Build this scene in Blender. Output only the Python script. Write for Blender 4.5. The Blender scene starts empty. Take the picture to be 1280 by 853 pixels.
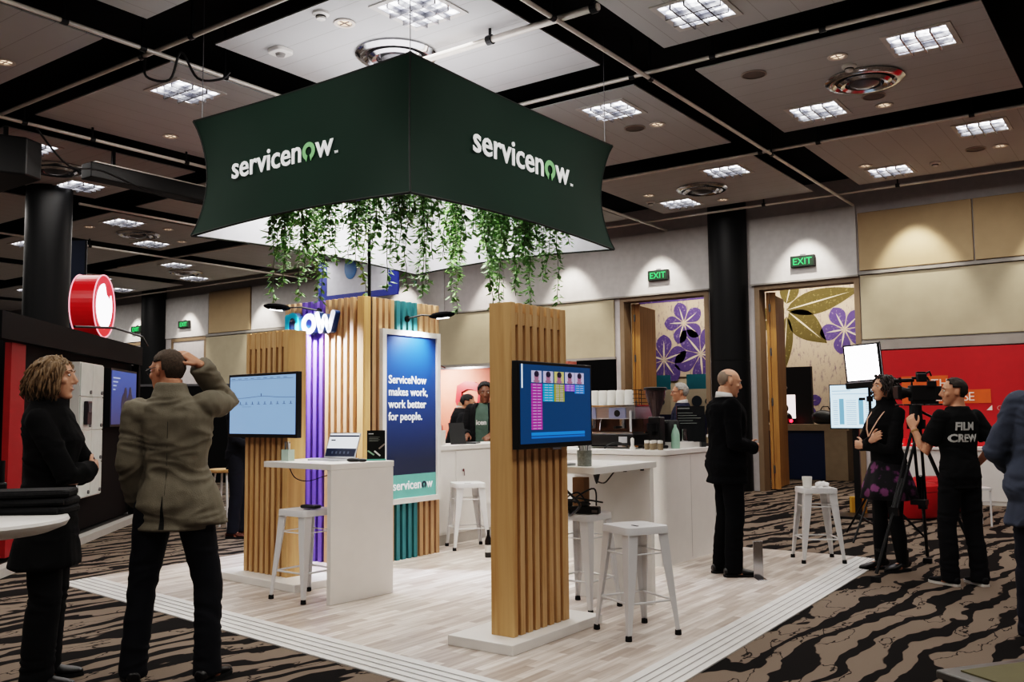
import bpy, bmesh, math, random
from mathutils import Vector, Matrix, noise, Euler
PI = math.pi
SC = bpy.context.scene
COL = SC.collection
rnd = random.Random(7)

# ------------------------------------------------------------------ camera
F_PX = 1147.0
CAM_H = 1.40
YAW, PITCH, ROLL = math.radians(35.837), math.radians(4.54), math.radians(-0.516)
cam_data = bpy.data.cameras.new('camera')
cam_data.sensor_width = 36.0
cam_data.lens = 36.0 * F_PX / 1280.0
cam_data.clip_start = 0.05
cam_data.clip_end = 200
cam = bpy.data.objects.new('camera', cam_data)
COL.objects.link(cam)
_f0 = Vector((-math.sin(YAW), math.cos(YAW), 0)); _r0 = Vector((math.cos(YAW), math.sin(YAW), 0)); _u0 = Vector((0, 0, 1))
_f = _f0 * math.cos(PITCH) + _u0 * math.sin(PITCH)
_u = _u0 * math.cos(PITCH) - _f0 * math.sin(PITCH)
_r = _r0 * math.cos(ROLL) + _u * math.sin(ROLL)
_u2 = _u * math.cos(ROLL) - _r0 * math.sin(ROLL)
M = Matrix.Identity(4)
for i in range(3):
    M[i][0] = _r[i]; M[i][1] = _u2[i]; M[i][2] = -_f[i]
M[2][3] = CAM_H
cam.matrix_world = M
SC.camera = cam

# ------------------------------------------------------------------ tagging
def setp(o, label=None, cat=None, group=None, kind=None):
    if label: o['label'] = label
    if cat: o['category'] = cat
    if group: o['group'] = group
    if kind: o['kind'] = kind
    return o

def thing(name, label, cat, loc=(0, 0, 0), rotz=0.0, group=None, kind=None):
    o = bpy.data.objects.new(name, None)
    o.empty_display_size = 0.1
    COL.objects.link(o)
    o.location = loc
    o.rotation_euler = (0, 0, rotz)
    return setp(o, label, cat, group, kind)

def copy_tree(o, parent=None):
    c = o.copy(); COL.objects.link(c)
    if parent: c.parent = parent
    for ch in list(o.children): copy_tree(ch, c)
    return c

# ------------------------------------------------------------------ mesh builder
class MB:
    def __init__(s):
        s.v = []; s.f = []; s.m = []
    def add(s, vs, fs, mi=0):
        n = len(s.v)
        s.v += [Vector(p) for p in vs]
        s.f += [tuple(i + n for i in f) for f in fs]
        s.m += [mi] * len(fs)
        return s
    def box(s, a, b, mi=0, mat=None):
        x0, x1 = min(a[0], b[0]), max(a[0], b[0]); y0, y1 = min(a[1], b[1]), max(a[1], b[1]); z0, z1 = min(a[2], b[2]), max(a[2], b[2])
        vs = [(x0, y0, z0), (x1, y0, z0), (x1, y1, z0), (x0, y1, z0), (x0, y0, z1), (x1, y0, z1), (x1, y1, z1), (x0, y1, z1)]
        if mat is not None: vs = [mat @ Vector(p) for p in vs]
        return s.add(vs, [(0, 3, 2, 1), (4, 5, 6, 7), (0, 1, 5, 4), (1, 2, 6, 5), (2, 3, 7, 6), (3, 0, 4, 7)], mi)
    def cbox(s, c, size, rot=None, mi=0):
        m = Matrix.Translation(Vector(c))
        if rot is not None: m = m @ (rot.to_4x4() if len(rot) == 3 else rot)
        h = [q / 2 for q in size]
        return s.box((-h[0], -h[1], -h[2]), (h[0], h[1], h[2]), mi, m)
    def prism(s, poly, z0, z1, mi=0, fn=None):
        n = len(poly)
        vs = [(p[0], p[1], z0) for p in poly] + [(p[0], p[1], z1) for p in poly]
        if fn: vs = [fn(Vector(p)) for p in vs]
        fs = [tuple(range(n - 1, -1, -1)), tuple(range(n, 2 * n))] + [(i, (i + 1) % n, n + (i + 1) % n, n + i) for i in range(n)]
        return s.add(vs, fs, mi)
    def tube(s, pts, rad, n=10, mi=0, flat=None, cap=True, up=None):
        """tube through pts; rad = one radius, list of radii or list of (rx, ry)"""
        pts = [Vector(p) for p in pts]
        k = len(pts)
        if not isinstance(rad, (list, tuple)): rad = [rad] * k
        t = []
        for i in range(k):
            d = pts[min(i + 1, k - 1)] - pts[max(i - 1, 0)]
            t.append(d.normalized() if d.length > 1e-9 else Vector((0, 0, 1)))
        a = Vector(up) if up is not None else (Vector((1, 0, 0)) if abs(t[0].x) < 0.8 else Vector((0, 1, 0)))
        vs = []
        for i in range(k):
            a = (a - t[i] * a.dot(t[i]))
            a = a.normalized() if a.length > 1e-6 else t[i].orthogonal().normalized()
            b = t[i].cross(a)
            r = rad[i]
            rx, ry = r if isinstance(r, (list, tuple)) else (r, r)
            for j in range(n):
                q = 2 * PI * j / n
                vs.append(pts[i] + a * (rx * math.cos(q)) + b * (ry * math.sin(q)))
        fs = []
        for i in range(k - 1):
            for j in range(n):
                j2 = (j + 1) % n
                fs.append((i * n + j, i * n + j2, (i + 1) * n + j2, (i + 1) * n + j))
        if cap:
            fs.append(tuple(range(n - 1, -1, -1)))
            fs.append(tuple((k - 1) * n + j for j in range(n)))
        return s.add(vs, fs, mi)
    def cyl(s, p0, p1, r0, r1=None, n=16, mi=0):
        return s.tube([p0, p1], [r0, r0 if r1 is None else r1], n, mi)
    def lathe(s, prof, c=(0, 0, 0), n=24, mi=0, cap=True):
        c = Vector(c); k = len(prof); vs = []
        for r, z in prof:
            for j in range(n):
                q = 2 * PI * j / n
                vs.append(c + Vector((r * math.cos(q), r * math.sin(q), z)))
        fs = []
        for i in range(k - 1):
            for j in range(n):
                j2 = (j + 1) % n
                fs.append((i * n + j, i * n + j2, (i + 1) * n + j2, (i + 1) * n + j))
        if cap:
            fs.append(tuple(range(n - 1, -1, -1))); fs.append(tuple((k - 1) * n + j for j in range(n)))
        return s.add(vs, fs, mi)
    def ell(s, c, r, n=14, k=9, mi=0, rot=None, fn=None):
        c = Vector(c); vs = []
        r = r if isinstance(r, (list, tuple)) else (r, r, r)
        R3 = rot.to_3x3() if rot is not None else None
        def P(x, y, z):
            p = Vector((x * r[0], y * r[1], z * r[2]))
            if fn: p = fn(p)
            if R3 is not None: p = R3 @ p
            return c + p
        vs.append(P(0, 0, -1))
        for i in range(1, k):
            ph = -PI / 2 + PI * i / k
            for j in range(n):
                q = 2 * PI * j / n
                vs.append(P(math.cos(ph) * math.cos(q), math.cos(ph) * math.sin(q), math.sin(ph)))
        vs.append(P(0, 0, 1))
        top = len(vs) - 1
        fs = [(0, 1 + (j + 1) % n, 1 + j) for j in range(n)]
        for i in range(k - 2):
            for j in range(n):
                a = 1 + i * n
                fs.append((a + j, a + (j + 1) % n, a + n + (j + 1) % n, a + n + j))
        a = 1 + (k - 2) * n
        fs += [(a + j, a + (j + 1) % n, top) for j in range(n)]
        return s.add(vs, fs, mi)
    def loft(s, rings, mi=0, cap=True):
        n = len(rings[0]); vs = [p for r in rings for p in r]; fs = []
        for i in range(len(rings) - 1):
            for j in range(n):
                j2 = (j + 1) % n
                fs.append((i * n + j, i * n + j2, (i + 1) * n + j2, (i + 1) * n + j))
        if cap:
            fs.append(tuple(range(n - 1, -1, -1))); fs.append(tuple((len(rings) - 1) * n + j for j in range(n)))
        return s.add(vs, fs, mi)
    def quad(s, a, b, c, d, mi=0):
        return s.add([a, b, c, d], [(0, 1, 2, 3)], mi)
    def mesh(s, name):
        me = bpy.data.meshes.new(name)
        me.from_pydata([tuple(p) for p in s.v], [], s.f)
        me.validate(); me.update()
        return me
    def build(s, name, mat, parent=None, world=True, smooth=False, bevel=0.0, seg=2, label=None, fix=True, ang=40):
        if parent is not None and world:
            inv = root_matrix(parent).inverted()
            s.v = [inv @ p for p in s.v]
        org = Vector((0, 0, 0))
        if parent is None:
            lo = Vector((min(p.x for p in s.v), min(p.y for p in s.v), min(p.z for p in s.v)))
            hi = Vector((max(p.x for p in s.v), max(p.y for p in s.v), max(p.z for p in s.v)))
            org = Vector(((lo.x + hi.x) / 2, (lo.y + hi.y) / 2, lo.z))
            s.v = [p - org for p in s.v]
        me = bpy.data.meshes.new(name)
        me.from_pydata([tuple(p) for p in s.v], [], s.f)
        mats = mat if isinstance(mat, (list, tuple)) else [mat]
        for m in mats: me.materials.append(m)
        for p, mi in zip(me.polygons, s.m): p.material_index = min(mi, len(mats) - 1)
        me.validate()
        if fix or bevel > 0:
            bm = bmesh.new(); bm.from_mesh(me)
            if fix: bmesh.ops.recalc_face_normals(bm, faces=bm.faces)
            bm.to_mesh(me); bm.free()
        o = bpy.data.objects.new(name, me); COL.objects.link(o)
        o.location = org
        if parent is not None: o.parent = parent
        if smooth:
            for p in me.polygons: p.use_smooth = True
            if smooth != 'full':
                me.set_sharp_from_angle(angle=math.radians(ang))
        if bevel > 0:
            b = o.modifiers.new('bevel', 'BEVEL'); b.width = bevel; b.segments = seg; b.limit_method = 'ANGLE'; b.angle_limit = math.radians(40)
        if label: o['label'] = label
        return o

def root_matrix(o):
    m = Matrix.Translation(o.location) @ Euler(o.rotation_euler).to_matrix().to_4x4()
    return (root_matrix(o.parent) @ m) if o.parent is not None else m

def rz(a): return Matrix.Rotation(a, 3, 'Z')

def rounded(w, d, r, n=5, cx=0, cy=0):
    pts = []
    for sx, sy, a0 in ((1, 1, 0), (-1, 1, 90), (-1, -1, 180), (1, -1, 270)):
        for i in range(n + 1):
            a = math.radians(a0 + 90 * i / n)
            pts.append((cx + sx * (w / 2 - r) + r * math.cos(a), cy + sy * (d / 2 - r) + r * math.sin(a)))
    return pts

# ------------------------------------------------------------------ materials
MATS = {}
def nt(m):
    m.use_nodes = True
    t = m.node_tree
    return t, t.nodes, t.links, t.nodes['Principled BSDF']

def srgb(h):
    h = h.lstrip('#')
    o = []
    for i in (0, 2, 4):
        c = int(h[i:i + 2], 16) / 255
        o.append(c / 12.92 if c <= 0.04045 else ((c + 0.055) / 1.055) ** 2.4)
    return (*o, 1)

def mat(name, col, rough=0.5, metal=0.0, var=0.06, scale=8.0, bump=0.0, bscale=None, spec=0.5, emit=None, estr=0.0, stretch=None, trans=0.0, alpha=1.0, coat=0.0):
    if name in MATS: return MATS[name]
    m = bpy.data.materials.new(name); MATS[name] = m
    t, N, L, b = nt(m)
    c = srgb(col) if isinstance(col, str) else (*col, 1)
    tc = N.new('ShaderNodeTexCoord'); mp = N.new('ShaderNodeMapping')
    L.new(tc.outputs['Object'], mp.inputs['Vector'])
    if stretch: mp.inputs['Scale'].default_value = stretch
    nz = N.new('ShaderNodeTexNoise'); nz.inputs['Scale'].default_value = scale; nz.inputs['Detail'].default_value = 4
    L.new(mp.outputs[0], nz.inputs['Vector'])
    rp = N.new('ShaderNodeValToRGB')
    rp.color_ramp.elements[0].position = 0.3; rp.color_ramp.elements[1].position = 0.7
    rp.color_ramp.elements[0].color = (*[max(0, q * (1 - var)) for q in c[:3]], 1)
    rp.color_ramp.elements[1].color = (*[min(1, q * (1 + var)) for q in c[:3]], 1)
    L.new(nz.outputs['Fac'], rp.inputs['Fac'])
    L.new(rp.outputs['Color'], b.inputs['Base Color'])
    b.inputs['Roughness'].default_value = rough; b.inputs['Metallic'].default_value = metal
    b.inputs['Specular IOR Level'].default_value = spec
    b.inputs['Transmission Weight'].default_value = trans
    b.inputs['Alpha'].default_value = alpha
    b.inputs['Coat Weight'].default_value = coat
    if emit is not None:
        b.inputs['Emission Color'].default_value = srgb(emit) if isinstance(emit, str) else (*emit, 1)
        b.inputs['Emission Strength'].default_value = estr
    if bump > 0:
        n2 = N.new('ShaderNodeTexNoise'); n2.inputs['Scale'].default_value = bscale or scale * 4; n2.inputs['Detail'].default_value = 5
        L.new(mp.outputs[0], n2.inputs['Vector'])
        bp = N.new('ShaderNodeBump'); bp.inputs['Strength'].default_value = bump; bp.inputs['Distance'].default_value = 0.02
        L.new(n2.outputs['Fac'], bp.inputs['Height']); L.new(bp.outputs[0], b.inputs['Normal'])
    return m

def wood(name, c1, c2, axis='Z', rough=0.45, scale=1.0):
    if name in MATS: return MATS[name]
    m = bpy.data.materials.new(name); MATS[name] = m
    t, N, L, b = nt(m)
    tc = N.new('ShaderNodeTexCoord'); mp = N.new('ShaderNodeMapping')
    gi = N.new('ShaderNodeObjectInfo')
    ad = N.new('ShaderNodeVectorMath'); ad.operation = 'ADD'
    L.new(tc.outputs['Object'], ad.inputs[0])
    mu = N.new('ShaderNodeMath'); mu.operation = 'MULTIPLY'; mu.inputs[1].default_value = 37.0
    L.new(gi.outputs['Random'], mu.inputs[0]); L.new(mu.outputs[0], ad.inputs[1])
    L.new(ad.outputs[0], mp.inputs['Vector'])
    s = [26 * scale] * 3; s['XYZ'.index(axis)] = 1.6 * scale
    mp.inputs['Scale'].default_value = s
    nz = N.new('ShaderNodeTexNoise'); nz.inputs['Scale'].default_value = 1.0; nz.inputs['Detail'].default_value = 6; nz.inputs['Distortion'].default_value = 0.6
    L.new(mp.outputs[0], nz.inputs['Vector'])
    rp = N.new('ShaderNodeValToRGB')
    rp.color_ramp.elements[0].position = 0.3; rp.color_ramp.elements[1].position = 0.72
    rp.color_ramp.elements[0].color = srgb(c2); rp.color_ramp.elements[1].color = srgb(c1)
    L.new(nz.outputs['Fac'], rp.inputs['Fac']); L.new(rp.outputs[0], b.inputs['Base Color'])
    b.inputs['Roughness'].default_value = rough
    bp = N.new('ShaderNodeBump'); bp.inputs['Strength'].default_value = 0.08
    L.new(nz.outputs['Fac'], bp.inputs['Height']); L.new(bp.outputs[0], b.inputs['Normal'])
    return m

def emis(name, col, s):
    """self-lit surface with a faint procedural grain"""
    if name in MATS: return MATS[name]
    m = bpy.data.materials.new(name); MATS[name] = m
    t, N, L, b = nt(m)
    c = srgb(col) if isinstance(col, str) else (*col, 1)
    tc = N.new('ShaderNodeTexCoord'); nz = N.new('ShaderNodeTexNoise'); nz.inputs['Scale'].default_value = 3
    L.new(tc.outputs['Object'], nz.inputs['Vector'])
    rp = N.new('ShaderNodeValToRGB')
    rp.color_ramp.elements[0].color = (*[q * 0.92 for q in c[:3]], 1); rp.color_ramp.elements[1].color = c
    L.new(nz.outputs['Fac'], rp.inputs['Fac'])
    L.new(rp.outputs[0], b.inputs['Emission Color'])
    b.inputs['Emission Strength'].default_value = s
    b.inputs['Base Color'].default_value = (*[q * 0.25 for q in c[:3]], 1)
    b.inputs['Roughness'].default_value = 0.3
    return m

# ------------------------------------------------------------------ text -> mesh
def text(name, body, size, m, parent, origin, right, up, bold=0.0, depth=0.002, align='LEFT', spacing=1.0, line=1.0, label=None):
    """real lettering standing on a surface: origin, direction of writing and up in world space"""
    cu = bpy.data.curves.new('lettering', 'FONT')
    cu.body = body; cu.size = size; cu.align_x = align; cu.offset = bold; cu.extrude = depth
    cu.space_character = spacing; cu.space_line = line; cu.resolution_u = 3
    tmp = bpy.data.objects.new('tmp_text', cu); COL.objects.link(tmp)
    dg = bpy.context.evaluated_depsgraph_get()
    me = bpy.data.meshes.new_from_object(tmp.evaluated_get(dg))
    bpy.data.objects.remove(tmp); bpy.data.curves.remove(cu)
    r = Vector(right).normalized(); u = Vector(up).normalized(); n = r.cross(u)
    W = Matrix(((r.x, u.x, n.x, origin[0]), (r.y, u.y, n.y, origin[1]), (r.z, u.z, n.z, origin[2]), (0, 0, 0, 1)))
    if parent is not None: W = root_matrix(parent).inverted() @ W
    me.transform(W)
    me.materials.clear(); me.materials.append(m)
    me.name = name
    o = bpy.data.objects.new(name, me); COL.objects.link(o)
    if parent is not None: o.parent = parent
    if label: o['label'] = label
    return o

def light(name, typ, loc, power, col=(1, 1, 1), size=0.5, aim=None, spot=60, blend=0.5, sy=None):
    d = bpy.data.lights.new(name, typ); d.energy = power; d.color = col
    if typ == 'AREA':
        d.size = size
        if sy: d.shape = 'RECTANGLE'; d.size_y = sy
    elif typ == 'SPOT':
        d.spot_size = math.radians(spot); d.spot_blend = blend; d.shadow_soft_size = size
    else:
        d.shadow_soft_size = size
    o = bpy.data.objects.new(name, d); COL.objects.link(o); o.location = loc
    if aim is not None:
        o.rotation_euler = (Vector(aim) - Vector(loc)).to_track_quat('-Z', 'Y').to_euler()
    return o
HALL_W = 31.0      # each hall ceiling unit
WASH_W = 160.0
FOYER_W = 42.0
LAMP_W = 320.0
CANOPY_W = 190.0
# ------------------------------------------------------------------ setting materials
def carpet_mat():
    m = bpy.data.materials.new('zebra_carpet'); t, N, L, b = nt(m)
    geo = N.new('ShaderNodeTexCoord')
    mp = N.new('ShaderNodeMapping'); mp.inputs['Rotation'].default_value = (0, 0, math.radians(12)); mp.inputs['Scale'].default_value = (1.0, 0.40, 1)
    L.new(geo.outputs['Object'], mp.inputs['Vector'])
    n1 = N.new('ShaderNodeTexNoise'); n1.inputs['Scale'].default_value = 2.3; n1.inputs['Detail'].default_value = 3.0; n1.inputs['Roughness'].default_value = 0.5
    L.new(mp.outputs[0], n1.inputs['Vector'])
    sx = N.new('ShaderNodeSeparateXYZ'); L.new(mp.outputs[0], sx.inputs[0])
    a = N.new('ShaderNodeMath'); a.operation = 'MULTIPLY'; a.inputs[1].default_value = 27.0; L.new(sx.outputs['X'], a.inputs[0])
    c = N.new('ShaderNodeMath'); c.operation = 'MULTIPLY_ADD'; c.inputs[1].default_value = 21.0; L.new(n1.outputs['Fac'], c.inputs[0]); L.new(a.outputs[0], c.inputs[2])
    s = N.new('ShaderNodeMath'); s.operation = 'SINE'; L.new(c.outputs[0], s.inputs[0])
    n2 = N.new('ShaderNodeTexNoise'); n2.inputs['Scale'].default_value = 3.6; n2.inputs['Detail'].default_value = 2
    L.new(mp.outputs[0], n2.inputs['Vector'])
    s2 = N.new('ShaderNodeMath'); s2.operation = 'MULTIPLY_ADD'; s2.inputs[1].default_value = 3.0; L.new(n2.outputs['Fac'], s2.inputs[0]); L.new(s.outputs[0], s2.inputs[2])
    r1 = N.new('ShaderNodeValToRGB'); r1.color_ramp.elements[0].position = 0.43; r1.color_ramp.elements[1].position = 0.47
    dv = N.new('ShaderNodeMath'); dv.operation = 'MULTIPLY_ADD'; dv.inputs[1].default_value = 0.3; dv.inputs[2].default_value = 0.06; L.new(s2.outputs[0], dv.inputs[0]); L.new(dv.outputs[0], r1.inputs['Fac'])
    # thin branching lines
    n3 = N.new('ShaderNodeTexNoise'); n3.inputs['Scale'].default_value = 4.2; n3.inputs['Detail'].default_value = 4
    L.new(mp.outputs[0], n3.inputs['Vector'])
    d3 = N.new('ShaderNodeMath'); d3.operation = 'SUBTRACT'; d3.inputs[1].default_value = 0.47; L.new(n3.outputs['Fac'], d3.inputs[0])
    d4 = N.new('ShaderNodeMath'); d4.operation = 'ABSOLUTE'; L.new(d3.outputs[0], d4.inputs[0])
    r3 = N.new('ShaderNodeValToRGB'); r3.color_ramp.elements[0].position = 0.005; r3.color_ramp.elements[1].position = 0.009
    L.new(d4.outputs[0], r3.inputs['Fac'])
    mn = N.new('ShaderNodeMath'); mn.operation = 'MINIMUM'; L.new(r1.outputs[0], mn.inputs[0]); L.new(r3.outputs[0], mn.inputs[1])
    mx = N.new('ShaderNodeMix'); mx.data_type = 'RGBA'
    mx.inputs['A'].default_value = srgb('#1f1c1b'); mx.inputs['B'].default_value = srgb('#827468')
    L.new(mn.outputs[0], mx.inputs['Factor'])
    n5 = N.new('ShaderNodeTexNoise'); n5.inputs['Scale'].default_value = 260; L.new(geo.outputs['Object'], n5.inputs['Vector'])
    mm = N.new('ShaderNodeMix'); mm.data_type = 'RGBA'; mm.blend_type = 'MULTIPLY'; mm.inputs['Factor'].default_value = 0.35
    L.new(mx.outputs['Result'], mm.inputs['A']); L.new(n5.outputs['Fac'], mm.inputs['B'])
    L.new(mm.outputs['Result'], b.inputs['Base Color'])
    b.inputs['Roughness'].default_value = 0.95; b.inputs['Specular IOR Level'].default_value = 0.1
    bp = N.new('ShaderNodeBump'); bp.inputs['Strength'].default_value = 0.25; L.new(n5.outputs['Fac'], bp.inputs['Height']); L.new(bp.outputs[0], b.inputs['Normal'])
    return m

def plank_mat():
    m = bpy.data.materials.new('pale_plank_vinyl'); t, N, L, b = nt(m)
    tc = N.new('ShaderNodeTexCoord'); mp = N.new('ShaderNodeMapping'); mp.inputs['Rotation'].default_value = (0, 0, math.radians(90))
    L.new(tc.outputs['Object'], mp.inputs['Vector'])
    br = N.new('ShaderNodeTexBrick'); br.inputs['Scale'].default_value = 1.0
    br.inputs['Brick Width'].default_value = 0.33; br.inputs['Row Height'].default_value = 0.066; br.inputs['Mortar Size'].default_value = 0.0012
    br.inputs['Mortar Smooth'].default_value = 0.3; br.inputs['Bias'].default_value = 0.0; br.offset = 0.37
    br.inputs['Color1'].default_value = srgb('#e6dfd8'); br.inputs['Color2'].default_value = srgb('#b4a79d'); br.inputs['Mortar'].default_value = srgb('#b3a79e')
    L.new(mp.outputs[0], br.inputs['Vector'])
    m2 = N.new('ShaderNodeMapping'); m2.inputs['Scale'].default_value = (30, 2, 1); L.new(tc.outputs['Object'], m2.inputs['Vector'])
    nz = N.new('ShaderNodeTexNoise'); nz.inputs['Scale'].default_value = 1; nz.inputs['Detail'].default_value = 5; L.new(m2.outputs[0], nz.inputs['Vector'])
    rp = N.new('ShaderNodeValToRGB'); rp.color_ramp.elements[0].color = srgb('#d6ccc4'); rp.color_ramp.elements[1].color = (1, 1, 1, 1); rp.color_ramp.elements[0].position = .35; rp.color_ramp.elements[1].position = .65
    L.new(nz.outputs['Fac'], rp.inputs['Fac'])
    mm = N.new('ShaderNodeMix'); mm.data_type = 'RGBA'; mm.blend_type = 'MULTIPLY'; mm.inputs['Factor'].default_value = 0.8
    L.new(br.outputs['Color'], mm.inputs['A']); L.new(rp.outputs[0], mm.inputs['B']); L.new(mm.outputs['Result'], b.inputs['Base Color'])
    b.inputs['Roughness'].default_value = 0.38
    return m

def groove_mat(name, axis, c1, c2, pitch, rough=0.7, width=0.05):
    """painted panel with evenly spaced fine grooves along one axis"""
    m = bpy.data.materials.new(name); t, N, L, b = nt(m)
    tc = N.new('ShaderNodeTexCoord'); sx = N.new('ShaderNodeSeparateXYZ'); L.new(tc.outputs['Object'], sx.inputs[0])
    a = N.new('ShaderNodeMath'); a.operation = 'DIVIDE'; a.inputs[1].default_value = pitch; L.new(sx.outputs[axis], a.inputs[0])
    f = N.new('ShaderNodeMath'); f.operation = 'FRACT'; L.new(a.outputs[0], f.inputs[0])
    r = N.new('ShaderNodeValToRGB'); r.color_ramp.elements[0].position = 0; r.color_ramp.elements[0].color = srgb(c2)
    r.color_ramp.elements[1].position = width; r.color_ramp.elements[1].color = srgb(c1)
    L.new(f.outputs[0], r.inputs['Fac'])
    nz = N.new('ShaderNodeTexNoise'); nz.inputs['Scale'].default_value = 1.3; L.new(tc.outputs['Object'], nz.inputs['Vector'])
    mm = N.new('ShaderNodeMix'); mm.data_type = 'RGBA'; mm.blend_type = 'MULTIPLY'; mm.inputs['Factor'].default_value = 0.15
    L.new(r.outputs[0], mm.inputs['A']); L.new(nz.outputs['Fac'], mm.inputs['B']); L.new(mm.outputs['Result'], b.inputs['Base Color'])
    b.inputs['Roughness'].default_value = rough
    return m

CARPET = carpet_mat(); PLANK = plank_mat()
CEIL_X = groove_mat('ceiling_board_x', 'X', '#bfbfbf', '#8a8885', 0.3, width=0.03)
CEIL_Y = groove_mat('ceiling_board_y', 'Y', '#bfbfbf', '#8a8885', 0.3, width=0.03)
BLACKDECK = mat('ceiling_void_black', '#0b0a0a', 0.9, spec=0.1)
WALLGREY = mat('wall_grey', '#b9b4b4', 0.7, bump=0.03)
WALLWHITE = mat('wall_white', '#c4c1bf', 0.7, bump=0.03)
TAN = mat('tan_fabric_panel', '#ad9778', 0.9, scale=3, var=.05, bump=0.15, bscale=220)
BEIGE = mat('beige_fabric_panel', '#aa9f88', 0.9, scale=3, var=.05, bump=0.15, bscale=220)
RAIL = mat('rail_grey', '#8c8882', 0.5)
DOORWOOD = wood('door_oak', '#b98b50', '#9a6d38', 'Z', 0.45, 0.8)
COLBLACK = mat('column_black', '#08090b', 0.5, spec=.3)
WHITE = mat('white_laminate', '#e6e3de', 0.35, var=.02)
WHITEP = mat('white_paint_metal', '#e4e2e2', 0.35, var=.02)
BLACK = mat('black_plastic', '#0c0c0d', 0.45)
BLACKM = mat('black_metal', '#101012', 0.35, metal=.3)
CHROME = mat('chrome', '#c9c9cc', 0.15, metal=1.0)
STEEL = mat('brushed_steel', '#a9a9ae', 0.3, metal=1.0, stretch=(1, 1, 40), scale=6)
RUBBER = mat('black_rubber', '#0a0a0a', 0.8)
RED = mat('red_gloss', '#c01014', 0.35)
GREYM = mat('grey_metal', '#77777a', 0.35, metal=.8)

WY = 15.84     # inner face of the door wall
TOPZ = 5.35

# ------------------------------------------------------------------ room shell
def S(name, mb, m, parent=None, **k):
    o = mb.build(name, m, parent, **k)
    if parent is None: o['kind'] = 'structure'
    return o
S('floor', MB().box((-34, -7, -0.1), (7, 24, 0)), CARPET)
S('ceiling', MB().box((-34, -7, TOPZ), (7, WY + .3, TOPZ + .1)), BLACKDECK)
S('wall_left', MB().box((-34.2, -7, 0), (-34, WY + .3, TOPZ)), WALLGREY)
S('wall_right', MB().box((7, -7, 0), (7.2, WY + .3, TOPZ)), WALLGREY)
S('wall_front', MB().box((-34, -7.2, 0), (7, -7, TOPZ)), WALLGREY)
# door wall with two real openings (door_1: X -8.8..-6.93, door_2: X -6.05..-4.22), head at 3.66
w = MB()
HZ = 3.66
for x0, x1, z0, z1 in ((-34, -8.8, 0, TOPZ), (-8.8, -6.93, HZ, TOPZ), (-6.93, -6.05, 0, TOPZ), (-6.05, -4.22, HZ, TOPZ), (-4.22, 7, 0, TOPZ)):
    w.box((x0, WY, z0), (x1, WY + .25, z1))
S('wall_back', w, WALLGREY)
tn = [0]
def trim(a, b, m, **k):
    tn[0] += 1
    return S('trim_%d' % tn[0], MB().box(a, b), m, **k)
P0 = WY - .005
# white bays above the doors
trim((-11.62, P0 - .03, HZ + .02), (-6.9, P0, 4.86), WALLWHITE)
trim((-6.1, P0 - .03, HZ + .02), (-4.24, P0, 4.86), WALLWHITE)
trim((-13.2, P0 - .02, HZ + .02), (-11.64, P0, 4.86), WALLGREY)
# tan and beige fabric panels
trim((-4.2, P0 - .05, 3.74), (-2.46, P0, 4.72), TAN, bevel=.01)
trim((-2.44, P0 - .05, 3.74), (2.2, P0, 4.72), TAN, bevel=.01)
trim((-4.2, P0 - .04, 2.58), (2.2, P0, 3.66), BEIGE, bevel=.01)
trim((-11.6, P0 - .04, 2.5), (-8.92, P0, 3.64), BEIGE, bevel=.01)
trim((-13.9, P0 - .04, 2.5), (-11.64, P0, 3.64), BEIGE, bevel=.01)
# rails
trim((-4.2, P0 - .07, 3.67), (2.2, P0, 3.72), RAIL)
trim((-13.9, P0 - .07, HZ - .01), (-6.9, P0, HZ + .02), RAIL)
trim((-6.1, P0 - .07, HZ - .01), (-4.22, P0, HZ + .02), RAIL)
trim((-4.2, P0 - .08, 2.4), (2.2, P0, 2.55), RAIL)
trim((-13.9, P0 - .07, 2.44), (-8.9, P0, 2.5), RAIL)
# far left bays of the same wall
trim((-24.0, P0 - .03, HZ + .02), (-21.95, P0, 4.86), WALLWHITE)
trim((-27.4, P0 - .03, HZ + .02), (-24.9, P0, 4.86), WALLWHITE)
trim((-21.9, P0 - .05, 3.72), (-20.1, P0, 4.9), TAN, bevel=.01)
trim((-20.05, P0 - .03, 3.72), (-13.3, P0, 4.9), WALLWHITE)
trim((-22.0, P0 - .05, 2.2), (-14.0, P0, 3.62), BEIGE, bevel=.01)
trim((-28.4, P0 - .05, 3.72), (-27.45, P0, 4.9), TAN, bevel=.01)
trim((-22.0, P0 - .07, 3.64), (-14.0, P0, 3.7), RAIL)

# column between the doors, far-left column, big round one beyond the dark stand
def column(c, r, top=TOPZ):
    mb = MB().lathe([(r, 0), (r, 2.3), (r - .006, 2.305), (r - .006, 2.315), (r, 2.32), (r, top)], (c[0], c[1], 0), 40)
    return S('column', mb, COLBLACK, smooth=True)
column((-6.49, WY - .12), .345)
column((-24.3, WY - .2), .36)
column((-14.2, 7.27), .335)

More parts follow.
